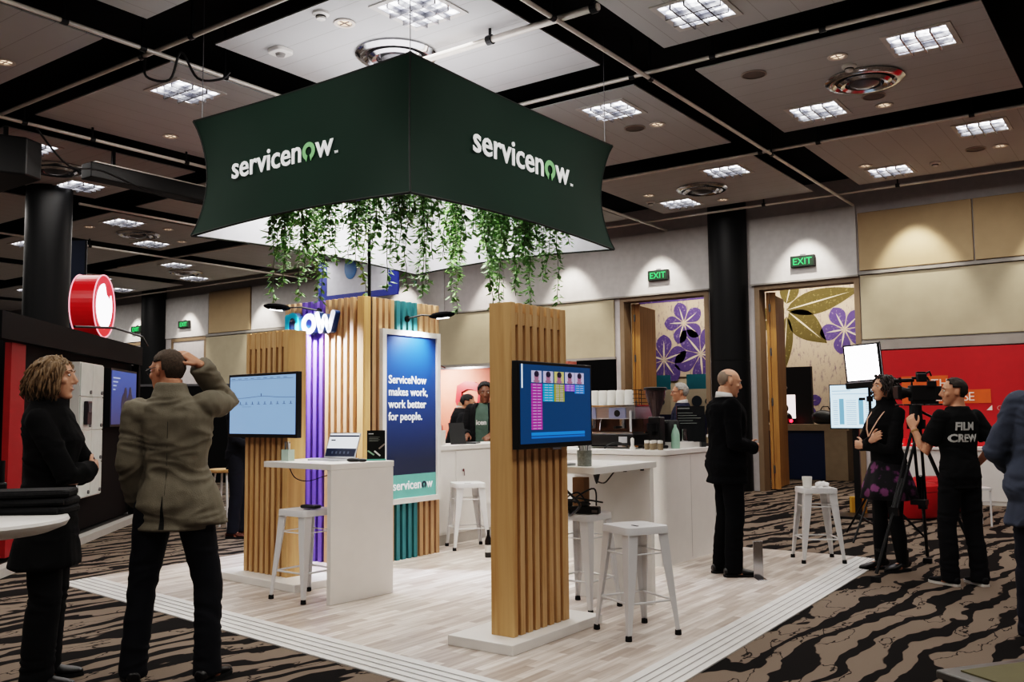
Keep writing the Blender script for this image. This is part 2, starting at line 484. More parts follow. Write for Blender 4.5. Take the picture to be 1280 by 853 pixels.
# doors
def door(n, x0, x1, swing):
    m = MB()
    fr = .09
    m.box((x0, WY - .02, 0), (x0 + fr, WY + .27, HZ)).box((x1 - fr, WY - .02, 0), (x1, WY + .27, HZ)).box((x0 + fr, WY - .02, HZ - fr), (x1 - fr, WY + .27, HZ))
    r = thing('door_%d' % n, None, None, (x0, WY, 0)); r['kind'] = 'structure'
    m.build('door_frame', mat('door_frame_tan', '#7d6a55', .5), r)
    if swing == 'closed':
        xm = (x0 + x1) / 2
        MB().box((x0 + fr, WY + .05, .01), (xm - .005, WY + .1, HZ - fr)).build('door_leaf', DOORWOOD, r)
        MB().box((xm + .005, WY + .05, .01), (x1 - fr, WY + .1, HZ - fr)).build('door_leaf', DOORWOOD, r)
    else:
        # leaf folded back into the foyer, hinged on the left jamb
        A = math.radians(swing)
        L_ = 1.22
        mt = Matrix.Translation(Vector((x0 + fr + .02, WY + .26, 0))) @ Matrix.Rotation(A, 4, 'Z')
        MB().box((0, -.05, .02), (L_, 0, HZ - fr - .02), 0, mt).build('door_leaf', DOORWOOD, r)
        MB().box((0.02, -.16, .02), (.06, -.06, HZ - fr - .02), 0, mt).build('door_leaf', DOORWOOD, r)
        g = MB()
        for z in (.3, 1.5, 2.4, 3.2): g.cyl(mt @ Vector((0, -.06, z)), mt @ Vector((0, -.06, z + .14)), .018)
        g.build('hinge', GREYM, r)
    return r
door(1, -8.8, -6.93, 97)
door(2, -6.05, -4.22, 97)
door(3, -23.7, -22.05, 'closed')
door(4, -26.6, -24.9, 'closed')

# foyer beyond the doors
FY = 21.0
FOYER = mat('foyer_wall_beige', '#b5a68f', .8)
S('wall_foyer', MB().box((-14, FY, 0), (1, FY + .2, TOPZ)), FOYER)
S('ceiling', MB().box((-14, WY + .3, 4.75), (1, FY, 4.85)), WALLWHITE)

# ------------------------------------------------------------------ ceiling boards between the black channels
TX, TY, PER, TW, CZ = -2.57, 10.15, 3.45, 2.72, 5.0
for i in range(-9, 3):
    for j in range(-5, 2):
        cx, cy = TX + PER * i, TY + PER * j
        S('ceiling_panel', MB().box((cx - TW / 2, cy - TW / 2, CZ), (cx + TW / 2, cy + TW / 2, CZ + .014)), CEIL_Y if (i + j) % 2 == 0 else CEIL_X)

# mural in the foyer: big printed flowers on the wall
def mural_mat():
    m = bpy.data.materials.new('speckled_mural_ground'); t, N, L, b = nt(m)
    tc = N.new('ShaderNodeTexCoord')
    mp = N.new('ShaderNodeMapping'); mp.inputs['Rotation'].default_value = (0, math.radians(35), 0); mp.inputs['Scale'].default_value = (14, 1, 5)
    L.new(tc.outputs['Object'], mp.inputs[0])
    nz = N.new('ShaderNodeTexNoise'); nz.inputs['Scale'].default_value = 1.0; nz.inputs['Detail'].default_value = 6; nz.inputs['Roughness'].default_value = .75
    L.new(mp.outputs[0], nz.inputs['Vector'])
    r = N.new('ShaderNodeValToRGB'); e = r.color_ramp.elements
    e[0].position = .33; e[0].color = srgb('#655268'); e[1].position = .47; e[1].color = srgb('#c4ae97')
    L.new(nz.outputs['Fac'], r.inputs['Fac']); L.new(r.outputs[0], b.inputs['Base Color']); b.inputs['Roughness'].default_value = .8
    return m
MURAL = mural_mat()
def blotch(name, c1, c2):
    m = bpy.data.materials.new(name); t, N, L, b = nt(m)
    tc = N.new('ShaderNodeTexCoord'); nz = N.new('ShaderNodeTexNoise'); nz.inputs['Scale'].default_value = 16; nz.inputs['Detail'].default_value = 6; nz.inputs['Roughness'].default_value = .7
    L.new(tc.outputs['Object'], nz.inputs['Vector'])
    r = N.new('ShaderNodeValToRGB'); e = r.color_ramp.elements; e[0].position = .36; e[0].color = srgb(c2); e[1].position = .44; e[1].color = srgb(c1)
    L.new(nz.outputs['Fac'], r.inputs['Fac']); L.new(r.outputs[0], b.inputs['Base Color']); b.inputs['Roughness'].default_value = .8
    return m
PURPLE_INK = blotch('purple_print', '#54427a', '#8d7a9c')
OLIVE_INK = blotch('olive_print', '#574a1e', '#7d6d40')
CREAM_INK = mat('cream_print', '#d9c7b0', .8)
def petal(mb, c, ang, l, w_, y, mi=0, n=14, pw=.75, rnd_=1.0):
    """flat leaf-shaped petal in the plane of the wall"""
    pts = []
    for k in range(n + 1):
        t = k / n; pts.append((t * l, w_ * math.sin(PI * t ** pw) ** rnd_ * .5))
    for k in range(n - 1, 0, -1):
        t = k / n; pts.append((t * l, -w_ * math.sin(PI * t ** pw) ** rnd_ * .5))
    ca, sa = math.cos(ang), math.sin(ang)
    P = [(c[0] + p[0] * ca - p[1] * sa, y, c[1] + p[0] * sa + p[1] * ca) for p in pts]
    n0 = len(P)
    Q = [(a, y + .004, b_) for a, _, b_ in P]
    mb.add(P + Q, [tuple(range(n0)), tuple(range(2 * n0 - 1, n0 - 1, -1))] + [(i, n0 + i, n0 + (i + 1) % n0, (i + 1) % n0) for i in range(n0)], mi)
def mural(label, x0, x1, z0, z1, flowers, leaves, blocks=()):
    r = thing('floral_mural', label, 'mural', ((x0 + x1) / 2, FY - .02, z0))
    MB().box((x0, FY - .03, z0), (x1, FY - .004, z1)).build('printed_ground', MURAL, r)
    for (c, rad, a0) in flowers:
        mb = MB(); mc = MB()
        for k in range(5):
            a = a0 + k * 2 * PI / 5
            petal(mb, (c[0] + .04 * math.cos(a), c[1] + .04 * math.sin(a)), a, rad, rad * .72, FY - .036, pw=1.35, rnd_=.7)
            petal(mc, (c[0], c[1]), a, rad * .8, rad * .07, FY - .041)
        mb.build('purple_flower', PURPLE_INK, r); mc.build('petal_veins', CREAM_INK, r)
    if leaves:
        mb = MB(); mc = MB()
        for (c, a, l, w_) in leaves:
            petal(mb, c, math.radians(a), l, w_, FY - .036); petal(mc, c, math.radians(a), l * .85, w_ * .06, FY - .041)
        mb.build('olive_leaves', OLIVE_INK, r); mc.build('leaf_veins', CREAM_INK, r)
    for (a, b, c, d) in blocks:
        MB().box((a, FY - .037, b), (c, FY - .033, d)).build('purple_band', PURPLE_INK, r)
    return r
mural('cream mural with purple flowers seen through the left doorway', -11.2, -8.6, 2.28, 4.7,
      [((-9.85, 3.62), .50, .6), ((-9.42, 2.83), .72, 1.0), ((-10.42, 2.72), .60, .3), ((-8.9, 3.4), .3, 0)], [], [(-11.1, 4.18, -8.65, 4.62)])
mural('cream mural with olive leaves and a purple flower seen through the right doorway', -8.3, -4.6, .75, 4.7,
      [((-5.95, 3.22), .52, .75), ((-6.9, 1.6), .35, .2), ((-5.35, 2.0), .3, .2)],
      [((-7.25, 3.75), 12, 1.75, .55), ((-7.2, 3.7), -42, 1.15, .62), ((-7.25, 3.6), -95, 1.35, .35), ((-7.3, 3.8), -150, 1.0, .5), ((-7.25, 3.9), 75, .8, .45)])
# lower foyer wall dressing behind the counter end
for k, (x, lab) in enumerate(((-10.35, 'teal, white and navy pull-up banner left of the white-haired man'), (-8.98, 'teal, white and navy pull-up banner right of the white-haired man'))):
    b = thing('pull_up_banner', lab, 'banner', (x, 20.2, 0), 0, 'pull-up banners in the foyer')
    wd = .95
    MB().box((x - wd / 2, 20.19, 1.95), (x + wd / 2, 20.2, 2.3)).build('teal_panel', mat('teal_print', '#1d6a78', .6), b)
    MB().box((x - wd / 2, 20.19, 1.35), (x + wd / 2, 20.2, 1.95)).build('white_panel', mat('pale_print', '#b7ab97', .6), b)
    MB().box((x - wd / 2, 20.19, .06), (x + wd / 2, 20.2, 1.35)).build('navy_panel', mat('navy_print', '#1c1c3c', .6), b)
    MB().lathe([(.13, 0), (.13, .006)], (0, 0, 0), 20).build('round_emblem', mat('dark_print', '#26303a', .6), b, world=False).matrix_local = Matrix.Translation((-.22, -.015, 1.66)) @ Matrix.Rotation(PI / 2, 4, 'X')
    text('lettering', 'CO', .22, mat('dark_print', '#26303a', .6), b, (x - .02, 20.186, 1.58), (1, 0, 0), (0, 0, 1), bold=.004)
    MB().box((x - wd / 2 - .03, 20.1, 0), (x + wd / 2 + .03, 20.3, .06)).build('base', GREYM, b, bevel=.01)
# ------------------------------------------------------------------ ceiling fixtures
def lamp_mat():
    m = bpy.data.materials.new('lamp_glow'); MATS['lamp_glow'] = m; t, N, L, b = nt(m)
    tc = N.new('ShaderNodeTexCoord'); vo = N.new('ShaderNodeTexVoronoi'); vo.inputs['Scale'].default_value = 11; L.new(tc.outputs['Object'], vo.inputs['Vector'])
    r = N.new('ShaderNodeValToRGB'); e = r.color_ramp.elements; e[0].position = .25; e[0].color = (1, 1, 1, 1); e[1].position = .62; e[1].color = (.10, .105, .13, 1)
    L.new(vo.outputs['Distance'], r.inputs['Fac']); L.new(r.outputs[0], b.inputs['Emission Color']); b.inputs['Emission Strength'].default_value = 5.0
    b.inputs['Base Color'].default_value = (.5, .5, .5, 1)
    return m
LAMP = lamp_mat()
LOUVRE = mat('louvre_white', '#9c9ca0', .25, metal=.7)
def place_words(i, j): return i, j

def troffer_proto():
    r = thing('troffer_light', 'x', 'ceiling light', (0, 0, CZ), 0)
    s = .315; f = .05
    fr = MB()
    fr.box((-s, -s, -.012), (s, -s + f, 0)).box((-s, s - f, -.012), (s, s, 0)).box((-s, -s + f, -.012), (-s + f, s - f, 0)).box((s - f, -s + f, -.012), (s, s - f, 0))
    fr.build('frame', mat('troffer_frame', '#c8c4c0', .5), r, world=False)
    e = s - f
    MB().box((-e, -e, -.006), (e, e, -.002)).build('diffuser', LAMP, r, world=False)
    lv = MB()
    for k in range(1, 4):
        x = -e + 2 * e * k / 4; lv.box((x - .008, -e, -.05), (x + .008, e, -.006))
    for k in range(1, 3):
        y = -e + 2 * e * k / 3; lv.box((-e, y - .01, -.055), (e, y + .01, -.006))
    lv.build('louvre', LOUVRE, r, world=False)
    return r
TROF = [(-7, 1, 'A'), (-6, 1, 'A'), (-5, 0, 'A'), (-5, 1, 'A'), (-4, 0, 'A'), (-3, -1, 'A'), (-2, -1, 'A'), (-1, -1, 'A'), (-1, 0, 'A'), (-1, 1, 'A'), (0, 0, 'A'), (0, 1, 'A'),
        (-7, 1, 'B'), (-6, 1, 'B'), (-5, 0, 'B'), (-5, 1, 'B'), (-4, 0, 'B'), (-3, -1, 'B'), (-1, 1, 'B'), (0, -1, 'B'), (0, 0, 'B'), (0, 1, 'B')]
TLAB = {(-1, -1, 'A'): 'square louvred ceiling light cut by the top edge above the dark green canopy', (0, -1, 'B'): 'square louvred ceiling light at the top edge, right of the canopy',
        (0, 0, 'A'): 'bright square louvred ceiling light highest at the right, beyond the round vent', (0, 0, 'B'): 'square louvred ceiling light below and left of the large round vent at right',
        (-1, 0, 'A'): 'square louvred ceiling light just right of the canopy edge', (0, 1, 'A'): 'square louvred ceiling light at far right, near the picture edge', (0, 1, 'B'): 'square louvred ceiling light above the tan wall panel',
        (-1, 1, 'A'): 'square louvred ceiling light right above the small round vent over the left exit sign', (-1, 1, 'B'): 'square louvred ceiling light left below the small round vent over the left exit sign',
        (-2, -1, 'A'): 'large square louvred ceiling light left of the canopy, beside the pipe crossing', (-3, -1, 'B'): 'square louvred ceiling light next to the round vent over the big column',
        (-3, -1, 'A'): 'square louvred ceiling light beside the hanging black loudspeaker', (-4, 0, 'A'): 'square louvred ceiling light just right of the big black column top', (-4, 0, 'B'): 'square louvred ceiling light beyond the dim round vent at left',
        (-5, 0, 'A'): 'small ceiling light left of the big black column, upper one', (-5, 0, 'B'): 'small ceiling light hidden near the big black column, lower one', (-5, 1, 'A'): 'far ceiling light above the round red sign, upper one', (-5, 1, 'B'): 'far ceiling light above the wall exit signs, lower one',
        (-6, 1, 'A'): 'distant ceiling light beside the round red sign, upper one', (-6, 1, 'B'): 'distant ceiling light behind the round red sign, lower one', (-7, 1, 'A'): 'most distant ceiling light left of the big column, upper one', (-7, 1, 'B'): 'most distant ceiling light behind the big column, lower one'}
tp = troffer_proto(); first = True
for (i, j, k) in TROF:
    o = tp if first else copy_tree(tp); first = False
    ox, oy = (.74, -.76) if k == 'A' else (-.74, .76)
    o.location = (TX + PER * i + ox, TY + PER * j + oy, CZ)
    o['label'] = TLAB[(i, j, k)]; o['group'] = 'louvred ceiling lights'
# real light from every ceiling unit of the hall (seen or not)
for i in range(-7, 2):
    for j in range(-3, 2):
        if i < -4 and j < -1: continue
        light('ceiling_unit_light', 'AREA', (TX + PER * i, TY + PER * j, CZ - .08), HALL_W, (1.0, .955, .91), 1.6, aim=(TX + PER * i, TY + PER * j, 0))

def vent_proto():
    r = thing('ceiling_vent', 'x', 'air vent', (0, 0, CZ))
    MB().lathe([(.40, 0), (.41, -.02), (.37, -.05), (.33, -.05), (.30, -.02), (.30, 0)], n=36).build('outer_ring', CHROME, r, world=False, smooth=True)
    MB().lathe([(.27, -.01), (.28, -.05), (.24, -.075), (.20, -.06), (.19, -.01)], n=36).build('middle_ring', CHROME, r, world=False, smooth=True)
    MB().lathe([(.02, -.005), (.16, -.02), (.15, -.06), (.08, -.09), (.0, -.095)], n=30).build('centre_cone', GREYM, r, world=False, smooth=True)
    MB().lathe([(.31, -.001), (.31, -.006), (.0, -.006)], n=30).build('dark_throat', BLACK, r, world=False)
    return r
vp = vent_proto()
for q, (i, j, lab) in enumerate(((0, 0, 'large round chrome ceiling vent between two lights at upper right'), (-1, 1, 'round chrome ceiling vent above the left exit sign'), (-1, -1, 'round chrome ceiling vent directly above the canopy front corner'),
        (-3, -1, 'round chrome ceiling vent over the hanging black loudspeaker'), (-4, 0, 'dim round ceiling vent right of the big black column'), (-5, 1, 'distant round ceiling vent above the far column'))):
    o = vp if q == 0 else copy_tree(vp)
    dx, dy = (-.12, -.13) if (i, j) == (-1, -1) else (0, 0)
    o.location = (TX + PER * i + dx, TY + PER * j + dy, CZ); o['label'] = lab; o['group'] = 'round ceiling vents'

def down_proto():
    r = thing('downlight', 'x', 'downlight', (0, 0, CZ))
    MB().lathe([(.085, 0), (.10, -.006), (.098, -.014), (.07, -.014), (.062, 0)], n=24).build('trim_ring', mat('downlight_trim', '#d8cfc6', .4), r, world=False, smooth=True)
    MB().lathe([(.065, -.002), (.05, -.004), (0, -.004)], n=20).build('lamp', emis('downlight_glow', '#ffd9b8', 1.2), r, world=False)
    MB().box((-.06, -.004, -.012), (.06, .004, -.003)).box((-.004, -.06, -.012), (.004, .06, -.003)).build('cross_baffle', GREYM, r, world=False)
    return r
dp = down_proto()
DL = [(0, 0, -.04, -.84, 'downlight nearest above the large round vent at upper right'), (0, 0, -.04, 1.01, 'downlight just below the large round vent at upper right'), (-1, -1, .01, -.96, 'downlight above the canopy left of its corner'),
      (-2, -1, -.82, .1, 'glowing downlight left of the canopy, below the large square light'), (-2, -2, .05, 1.08, 'downlight at the left edge beside the long pipe'), (0, 1, .8, .3, 'downlight at the right edge beside the far square light'),
      (0, 1, -.96, .22, 'downlight above the seam of the tan wall panels'), (-1, 0, .94, .03, 'downlight right of the square light by the canopy edge'), (-1, 1, -.9, -.1, 'downlight left of the round vent over the left exit sign'),
      (-1, 1, -.04, .95, 'downlight right of the round vent over the left exit sign'), (-3, -1, -.9, .0, 'tiny downlight left of the square light over the big column'), (-3, -1, .2, .95, 'tiny downlight right of the square light over the big column'),
      (-4, 0, -.1, -.95, 'tiny downlight beside the big black column'), (-4, 0, -.04, 1.0, 'tiny downlight above the red round sign'), (-4, 0, .85, .1, 'tiny downlight at the canopy left corner')]
for q, (i, j, ox, oy, lab) in enumerate(DL):
    o = dp if q == 0 else copy_tree(dp)
    o.location = (TX + PER * i + ox, TY + PER * j + oy, CZ); o['label'] = lab; o['group'] = 'ceiling downlights'

def det(kind, i, j, ox, oy, lab):
    c = (TX + PER * i + ox, TY + PER * j + oy, CZ)
    if kind == 'smoke':
        r = thing('smoke_detector', lab, 'smoke detector', c)
        MB().lathe([(.075, 0), (.075, -.02), (.06, -.03), (.045, -.032), (.04, -.06), (.0, -.065)], n=24).build('housing', WHITE, r, world=False, smooth=True)
        MB().lathe([(.047, -.034), (.047, -.044), (.0, -.044)], n=20).build('sensing_slot', BLACK, r, world=False)
    elif kind == 'speaker':
        r = thing('ceiling_speaker', lab, 'ceiling speaker', c)
        MB().lathe([(.13, 0), (.135, -.008), (.12, -.012)], n=28, cap=False).build('rim', mat('speaker_rim', '#a79d94', .5), r, world=False)
        MB().lathe([(.122, -.004), (.0, -.011)], n=28).build('grille', mat('speaker_grille', '#6d645e', .7), r, world=False)
    else:
        r = thing('ceiling_sensor', lab, 'sensor', c)
        MB().prism(rounded(.2, .2, .05), -.045, 0).build('housing', WHITE, r, world=False, bevel=.01)
        MB().lathe([(.05, -.045), (.04, -.07), (0, -.075)], n=18).build('lens', mat('sensor_lens', '#8b8885', .3), r, world=False, smooth=True)
det('smoke', -1, -1, -.01, -1.23, 'white smoke detector above the canopy, left of the downlight')
det('sensor', -1, -1, -.95, -.9, 'square white ceiling sensor near the canopy left edge')
det('speaker', 0, 0, -.06, .62, 'flat round ceiling speaker touching the large vent at upper right')
det('speaker', 0, 0, -.91, -.87, 'flat round ceiling speaker left of the large vent at upper right')
det('speaker', 0, 1, .5, .26, 'flat round ceiling speaker under the far right square light')
det('speaker', -1, 0, .64, 0, 'flat round ceiling speaker under the light by the canopy edge')
det('smoke', 0, 1, -.1, .67, 'small smoke detector on the boards above the tan wall panels')
det('smoke', -1, 1, -1.1, .35, 'white smoke detector close to the canopy right corner')
det('smoke', 0, 0, -.02, -.5, 'small white smoke detector beside the large round vent')

# ------------------------------------------------------------------ pipes of the rigging grid
PIPE = mat('galvanised_pipe', '#d2cbc3', .35, metal=.3)
PZ = 4.85
def pipe(p0, p1, lab, clamps=(), r_=.022, rod=None):
    p0, p1 = Vector(p0), Vector(p1)
    rod = rod or (TOPZ - p0.z)
    r = thing('rigging_pipe', lab, 'pipe', p0 + (p1 - p0) * .5, 0, 'pipes under the ceiling channels')
    MB().cyl(p0, p1, r_, n=12).build('tube', PIPE, r, smooth=True)
    for c in clamps:
        q = p0.lerp(p1, c); d = (p1 - p0).normalized()
        MB().cyl(q - d * .03, q + d * .03, r_ * 1.45, n=12).box(q + Vector((-.010, -.010, 0)), q + Vector((.010, .010, rod))).build('clamp', BLACKM, r)
    return r
pipe((-4.24, -1, PZ), (-4.24, 15.7, PZ), 'long ceiling pipe running from top centre down to the tan wall panels', (.45, .56, .77))
pipe((-7.68, -1, PZ), (-7.68, 15.7, PZ), 'long ceiling pipe from the top left corner down behind the canopy', (.3, .345, .4, .5))
pipe((-10.75, -1, PZ), (-10.75, 15.7, PZ), 'ceiling pipe above the hanging black loudspeaker', (.37, .42, .5))
pipe((-14.2, 7.75, PZ), (-14.2, 15.7, PZ), 'ceiling pipe crossing in front of the big black column', (.5,))
pipe((-17.6, 4, PZ), (-17.6, 15.7, PZ), 'distant ceiling pipe above the round red sign', (.5,))
pipe((-12, 8.34, PZ + .06), (6, 8.34, PZ + .06), 'ceiling pipe rising from the canopy right side to the top edge', (.42, .47, .53))
pipe((-20, 11.9, PZ + .06), (6, 11.9, PZ + .06), 'ceiling pipe crossing below the large round vent at right', (.6, .63, .7))
pipe((-30, 15.0, PZ + .06), (6, 15.0, PZ + .06), 'ceiling pipe running along the head of the door wall', (.68, .74, .8))
pipe((-22, 4.96, PZ + .06), (-2, 4.96, PZ + .06), 'ceiling pipe crossing the long pipe at upper left', (.55, .7, .74))
pipe((-6.2, 6.65, PZ + .04), (-3.85, 6.65, PZ + .04), 'short cut-off pipe ending beyond the canopy front corner', (.5, .98), .032, rod=CZ - PZ - .04)
def cable(name, lab, pts, r_=.008, m=None, cat='cable', grp=None):
    mb = MB(); P = [Vector(p) for p in pts]; Q = []
    for a in range(len(P) - 1):
        p0, p1, p2, p3 = P[max(a - 1, 0)], P[a], P[a + 1], P[min(a + 2, len(P) - 1)]
        for k in range(6):
            t = k / 6
            Q.append(.5 * ((2 * p1) + (p2 - p0) * t + (2 * p0 - 5 * p1 + 4 * p2 - p3) * t * t + (3 * p1 - p0 - 3 * p2 + p3) * t ** 3))
    Q.append(P[-1])
    mb.tube(Q, r_, 6)
    o = mb.build(name, m or BLACK, None, smooth='full')
    return setp(o, lab, cat, grp)
cable('ceiling_cable', 'looped black cable hanging at the pipe crossing at upper left', [(-7.95, 4.96, 4.88), (-7.75, 4.85, 4.62), (-7.6, 5.0, 4.6), (-7.5, 5.05, 4.86), (-7.45, 5.2, 4.64), (-7.3, 5.35, 4.64), (-7.25, 5.42, 4.72)], .012)
cable('ceiling_cable', 'thin black cable slung from the loudspeaker to the black ceiling case', [(-10.7, 5.3, 4.8), (-10.9, 5.8, 4.5), (-11.0, 6.3, 4.55), (-11.2, 7.2, 4.45), (-11.4, 8.2, 4.5)], .012)
# hanging speaker box and black case at upper left
sp = thing('hanging_loudspeaker', 'large black loudspeaker hung under the ceiling at the left edge', 'loudspeaker', (-11.35, 5.2, 4.28))
MB().prism([(-.75, -.3), (.25, -.3), (.42, .1), (.3, .35), (-.75, .35)], 0, .46).build('cabinet', BLACK, sp, world=False, bevel=.02)
MB().box((-.7, -.315, .04), (.22, -.302, .42)).build('grille', mat('speaker_cloth', '#16151a', .9), sp, world=False)
MB().box((-.5, -.02, .46), (-.46, .02, .62)).box((.1, -.02, .46), (.14, .02, .62)).build('bracket', BLACKM, sp, world=False)
cs = thing('projection_screen_case', 'long black projection screen case under the ceiling left of the canopy', 'screen case', (-11.3, 7.4, 4.5))
MB().box((-.12, -1.15, 0), (.12, 1.6, .2)).build('case', BLACK, cs, world=False, bevel=.01)
MB().box((-.125, -1.1, .2), (.125, 1.55, .215)).build('silver_edge', PIPE, cs, world=False)
MB().box((-.02, -.8, .2), (.02, -.76, .45)).box((-.02, 1.2, .2), (.02, 1.24, .45)).build('hanger', BLACKM, cs, world=False)

# exit signs
GREEN = emis('exit_green', '#2ecf62', 1.0)
def exit_sign(x, z, lab, w_=.42):
    r = thing('exit_sign', lab, 'exit sign', (x, P0 - .08, z))
    MB().box((x - w_ / 2, P0 - .10, z), (x + w_ / 2, P0 - .03, z + .2)).build('housing', BLACK, r, bevel=.008)
    MB().box((x - w_ / 2 + .015, P0 - .103, z + .015), (x + w_ / 2 - .015, P0 - .1, z + .185)).build('face', mat('exit_face', '#06200f', .4, emit='#06331a', estr=.2), r)
    text('lettering', 'EXIT', .165, GREEN, r, (x, P0 - .105, z + .042), (1, 0, 0), (0, 0, 1), bold=.0, align='CENTER')
    MB().box((x - .05, P0 - .06, z + .2), (x + .05, P0 - .03, z + .23)).build('bracket', GREYM, r)
exit_sign(-5.14, 3.9, 'lit green EXIT sign over the right doorway')
exit_sign(-7.92, 3.92, 'lit green EXIT sign over the left doorway')
exit_sign(-23.0, 3.95, 'small distant EXIT sign right of the far column', .52)
exit_sign(-25.4, 3.95, 'small distant EXIT sign left of the far column', .52)
# wall washers: recessed spots in the last ceiling strip throw scallops on the panels
for x in (-1.2, -3.3, -5.1, -7.9, -9.9, -11.9, -14.5, -17, -19.5, -22.8, -25.4):
    light('wall_washer', 'SPOT', (x, 15.12, 4.95), WASH_W, (1, .92, .82), .05, aim=(x, 15.72, 3.3), spot=62, blend=.6)
for x in (-9.6, -7.2, -5.6): light('foyer_light', 'AREA', (x, 19.6, 4.6), FOYER_W, (1, .93, .85), 1.0, aim=(x, 20.9, 2.4))
# ------------------------------------------------------------------ exhibition platform
FZ = .03
pl = thing('exhibit_platform', 'low exhibition platform floored in pale wood planks with white ribbed edging on zebra carpet', 'platform', (-5, 6.5, 0))
OUT = [Vector((-7.75, 4.15, 0)), Vector((-2.12, 3.525, 0)), Vector((-2.29, 9.08, 0)), Vector((-7.75, 9.12, 0))]
def inset(poly, ws):
    n = len(poly); L_ = []
    for i in range(n):
        p, q = poly[i], poly[(i + 1) % n]; d = (q - p).normalized(); nn = Vector((-d.y, d.x, 0))
        L_.append((p + nn * ws[i], d))
    out = []
    for i in range(n):
        (p, d), (q, e) = L_[i - 1], L_[i]
        t = ((q - p).x * e.y - (q - p).y * e.x) / (d.x * e.y - d.y * e.x)
        out.append(p + d * t)
    return out
INN = inset(OUT, (.27, .24, .06, .1))
MB().prism([(q.x, q.y) for q in INN], 0, FZ).build('plank_floor', PLANK, pl)
EDGE = mat('edging_white', '#dedcd8', .4); EDGEL = mat('edging_groove', '#8f8c89', .6)
def edging(a_in, b_in, a_out, b_out):
    """sloped ramp strip between the inner edge (height FZ) and the outer edge (near the carpet)"""
    ai, bi, ao, bo = [Vector(p) for p in (a_in, b_in, a_out, b_out)]
    mb = MB()
    top = [ai + Vector((0, 0, FZ)), bi + Vector((0, 0, FZ)), bo + Vector((0, 0, .008)), ao + Vector((0, 0, .008))]
    mb.add([ai, bi, bo, ao] + top, [(0, 1, 2, 3), (4, 5, 6, 7), (0, 1, 5, 4), (1, 2, 6, 5), (2, 3, 7, 6), (3, 0, 4, 7)])
    e = mb.build('edging', EDGE, pl)
    g = MB()
    for k in (.22, .42, .62, .82):
        p, q = top[0].lerp(top[3], k), top[1].lerp(top[2], k)
        d = (top[3] - top[0]).normalized() * .006; up = Vector((0, 0, .0015))
        g.add([p - d + up, q - d + up, q + d + up, p + d + up], [(0, 1, 2, 3)])
    g.build('groove_lines', EDGEL, e, fix=False)
for q in range(4): edging(INN[q], INN[(q + 1) % 4], OUT[q], OUT[(q + 1) % 4])

# ------------------------------------------------------------------ slatted screen pillars
PINE = wood('pine_batten', '#d6b184', '#b88d5a', 'Z', .5)
PINE2 = wood('pine_end_board', '#d8b07c', '#b88a54', 'Z', .5, .6)
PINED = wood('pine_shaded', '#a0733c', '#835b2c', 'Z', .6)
TOWERW = wood('pine_tower', '#c7a17c', '#a88360', 'Z', .5)
TEALW = wood('teal_batten', '#3f868c', '#2f6f78', 'Z', .45)
PURPW = wood('purple_batten', '#6d56b8', '#5a45a0', 'Z', .45)

def slat_pillar(lab, x0, x1, y0, y1, z0, z1, along, plinth, plab):
    r = thing('slat_pillar', lab, 'slatted pillar', ((x0 + x1) / 2, (y0 + y1) / 2, z0))
    n = 8; W_ = (x1 - x0) if along == 'X' else (y1 - y0)
    p = W_ / (n - .12) ; sw = p * .6
    for k in range(n):
        # the outermost fin nearest the corner board is the wide solid board
        a = k * p
        b = a + sw if k < n - 1 else W_
        if along == 'X': MB().box((x0 + a, y0, z0), (x0 + b, y1, z1)).build('batten', PINE if k < n - 1 else PINE2, r, bevel=.003)
        else: MB().box((x0, y0 + a, z0), (x1, y0 + b, z1)).build('batten', PINE if k else PINE2, r, bevel=.003)
    e = .006
    if along == 'X':
        MB().box((x0 + .004, y0 + e, z1 - .14), (x1 - .004, y1 - e, z1 - .012)).build('top_rail', PINE, r)
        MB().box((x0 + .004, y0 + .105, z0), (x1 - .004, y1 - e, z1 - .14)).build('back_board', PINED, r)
    else:
        MB().box((x0 + e, y0 + .004, z1 - .135), (x1 - e, y1 - .004, z1 - .06)).build('top_rail', PINE, r)
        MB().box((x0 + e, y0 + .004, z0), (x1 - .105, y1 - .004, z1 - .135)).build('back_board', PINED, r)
    bl = thing('white_plinth', plab, 'plinth', ((x0 + x1) / 2, (y0 + y1) / 2, FZ))
    MB().box((plinth[0], plinth[1], FZ), (plinth[2], plinth[3], z0)).build('white_slab', WHITE, bl, bevel=.004)
    return r
slat_pillar('left slatted pine pillar carrying the light blue screen', -6.50, -5.905, 5.02, 5.205, .09, 2.115, 'X', (-6.72, 4.86, -5.58, 5.38), 'white plinth slab under the left slatted pillar')
slat_pillar('right slatted pine pillar carrying the dark blue screen', -3.385, -3.22, 4.45, 5.06, .09, 2.075, 'Y', (-3.60, 4.30, -3.12, 5.30), 'white plinth slab under the front right slatted pillar')

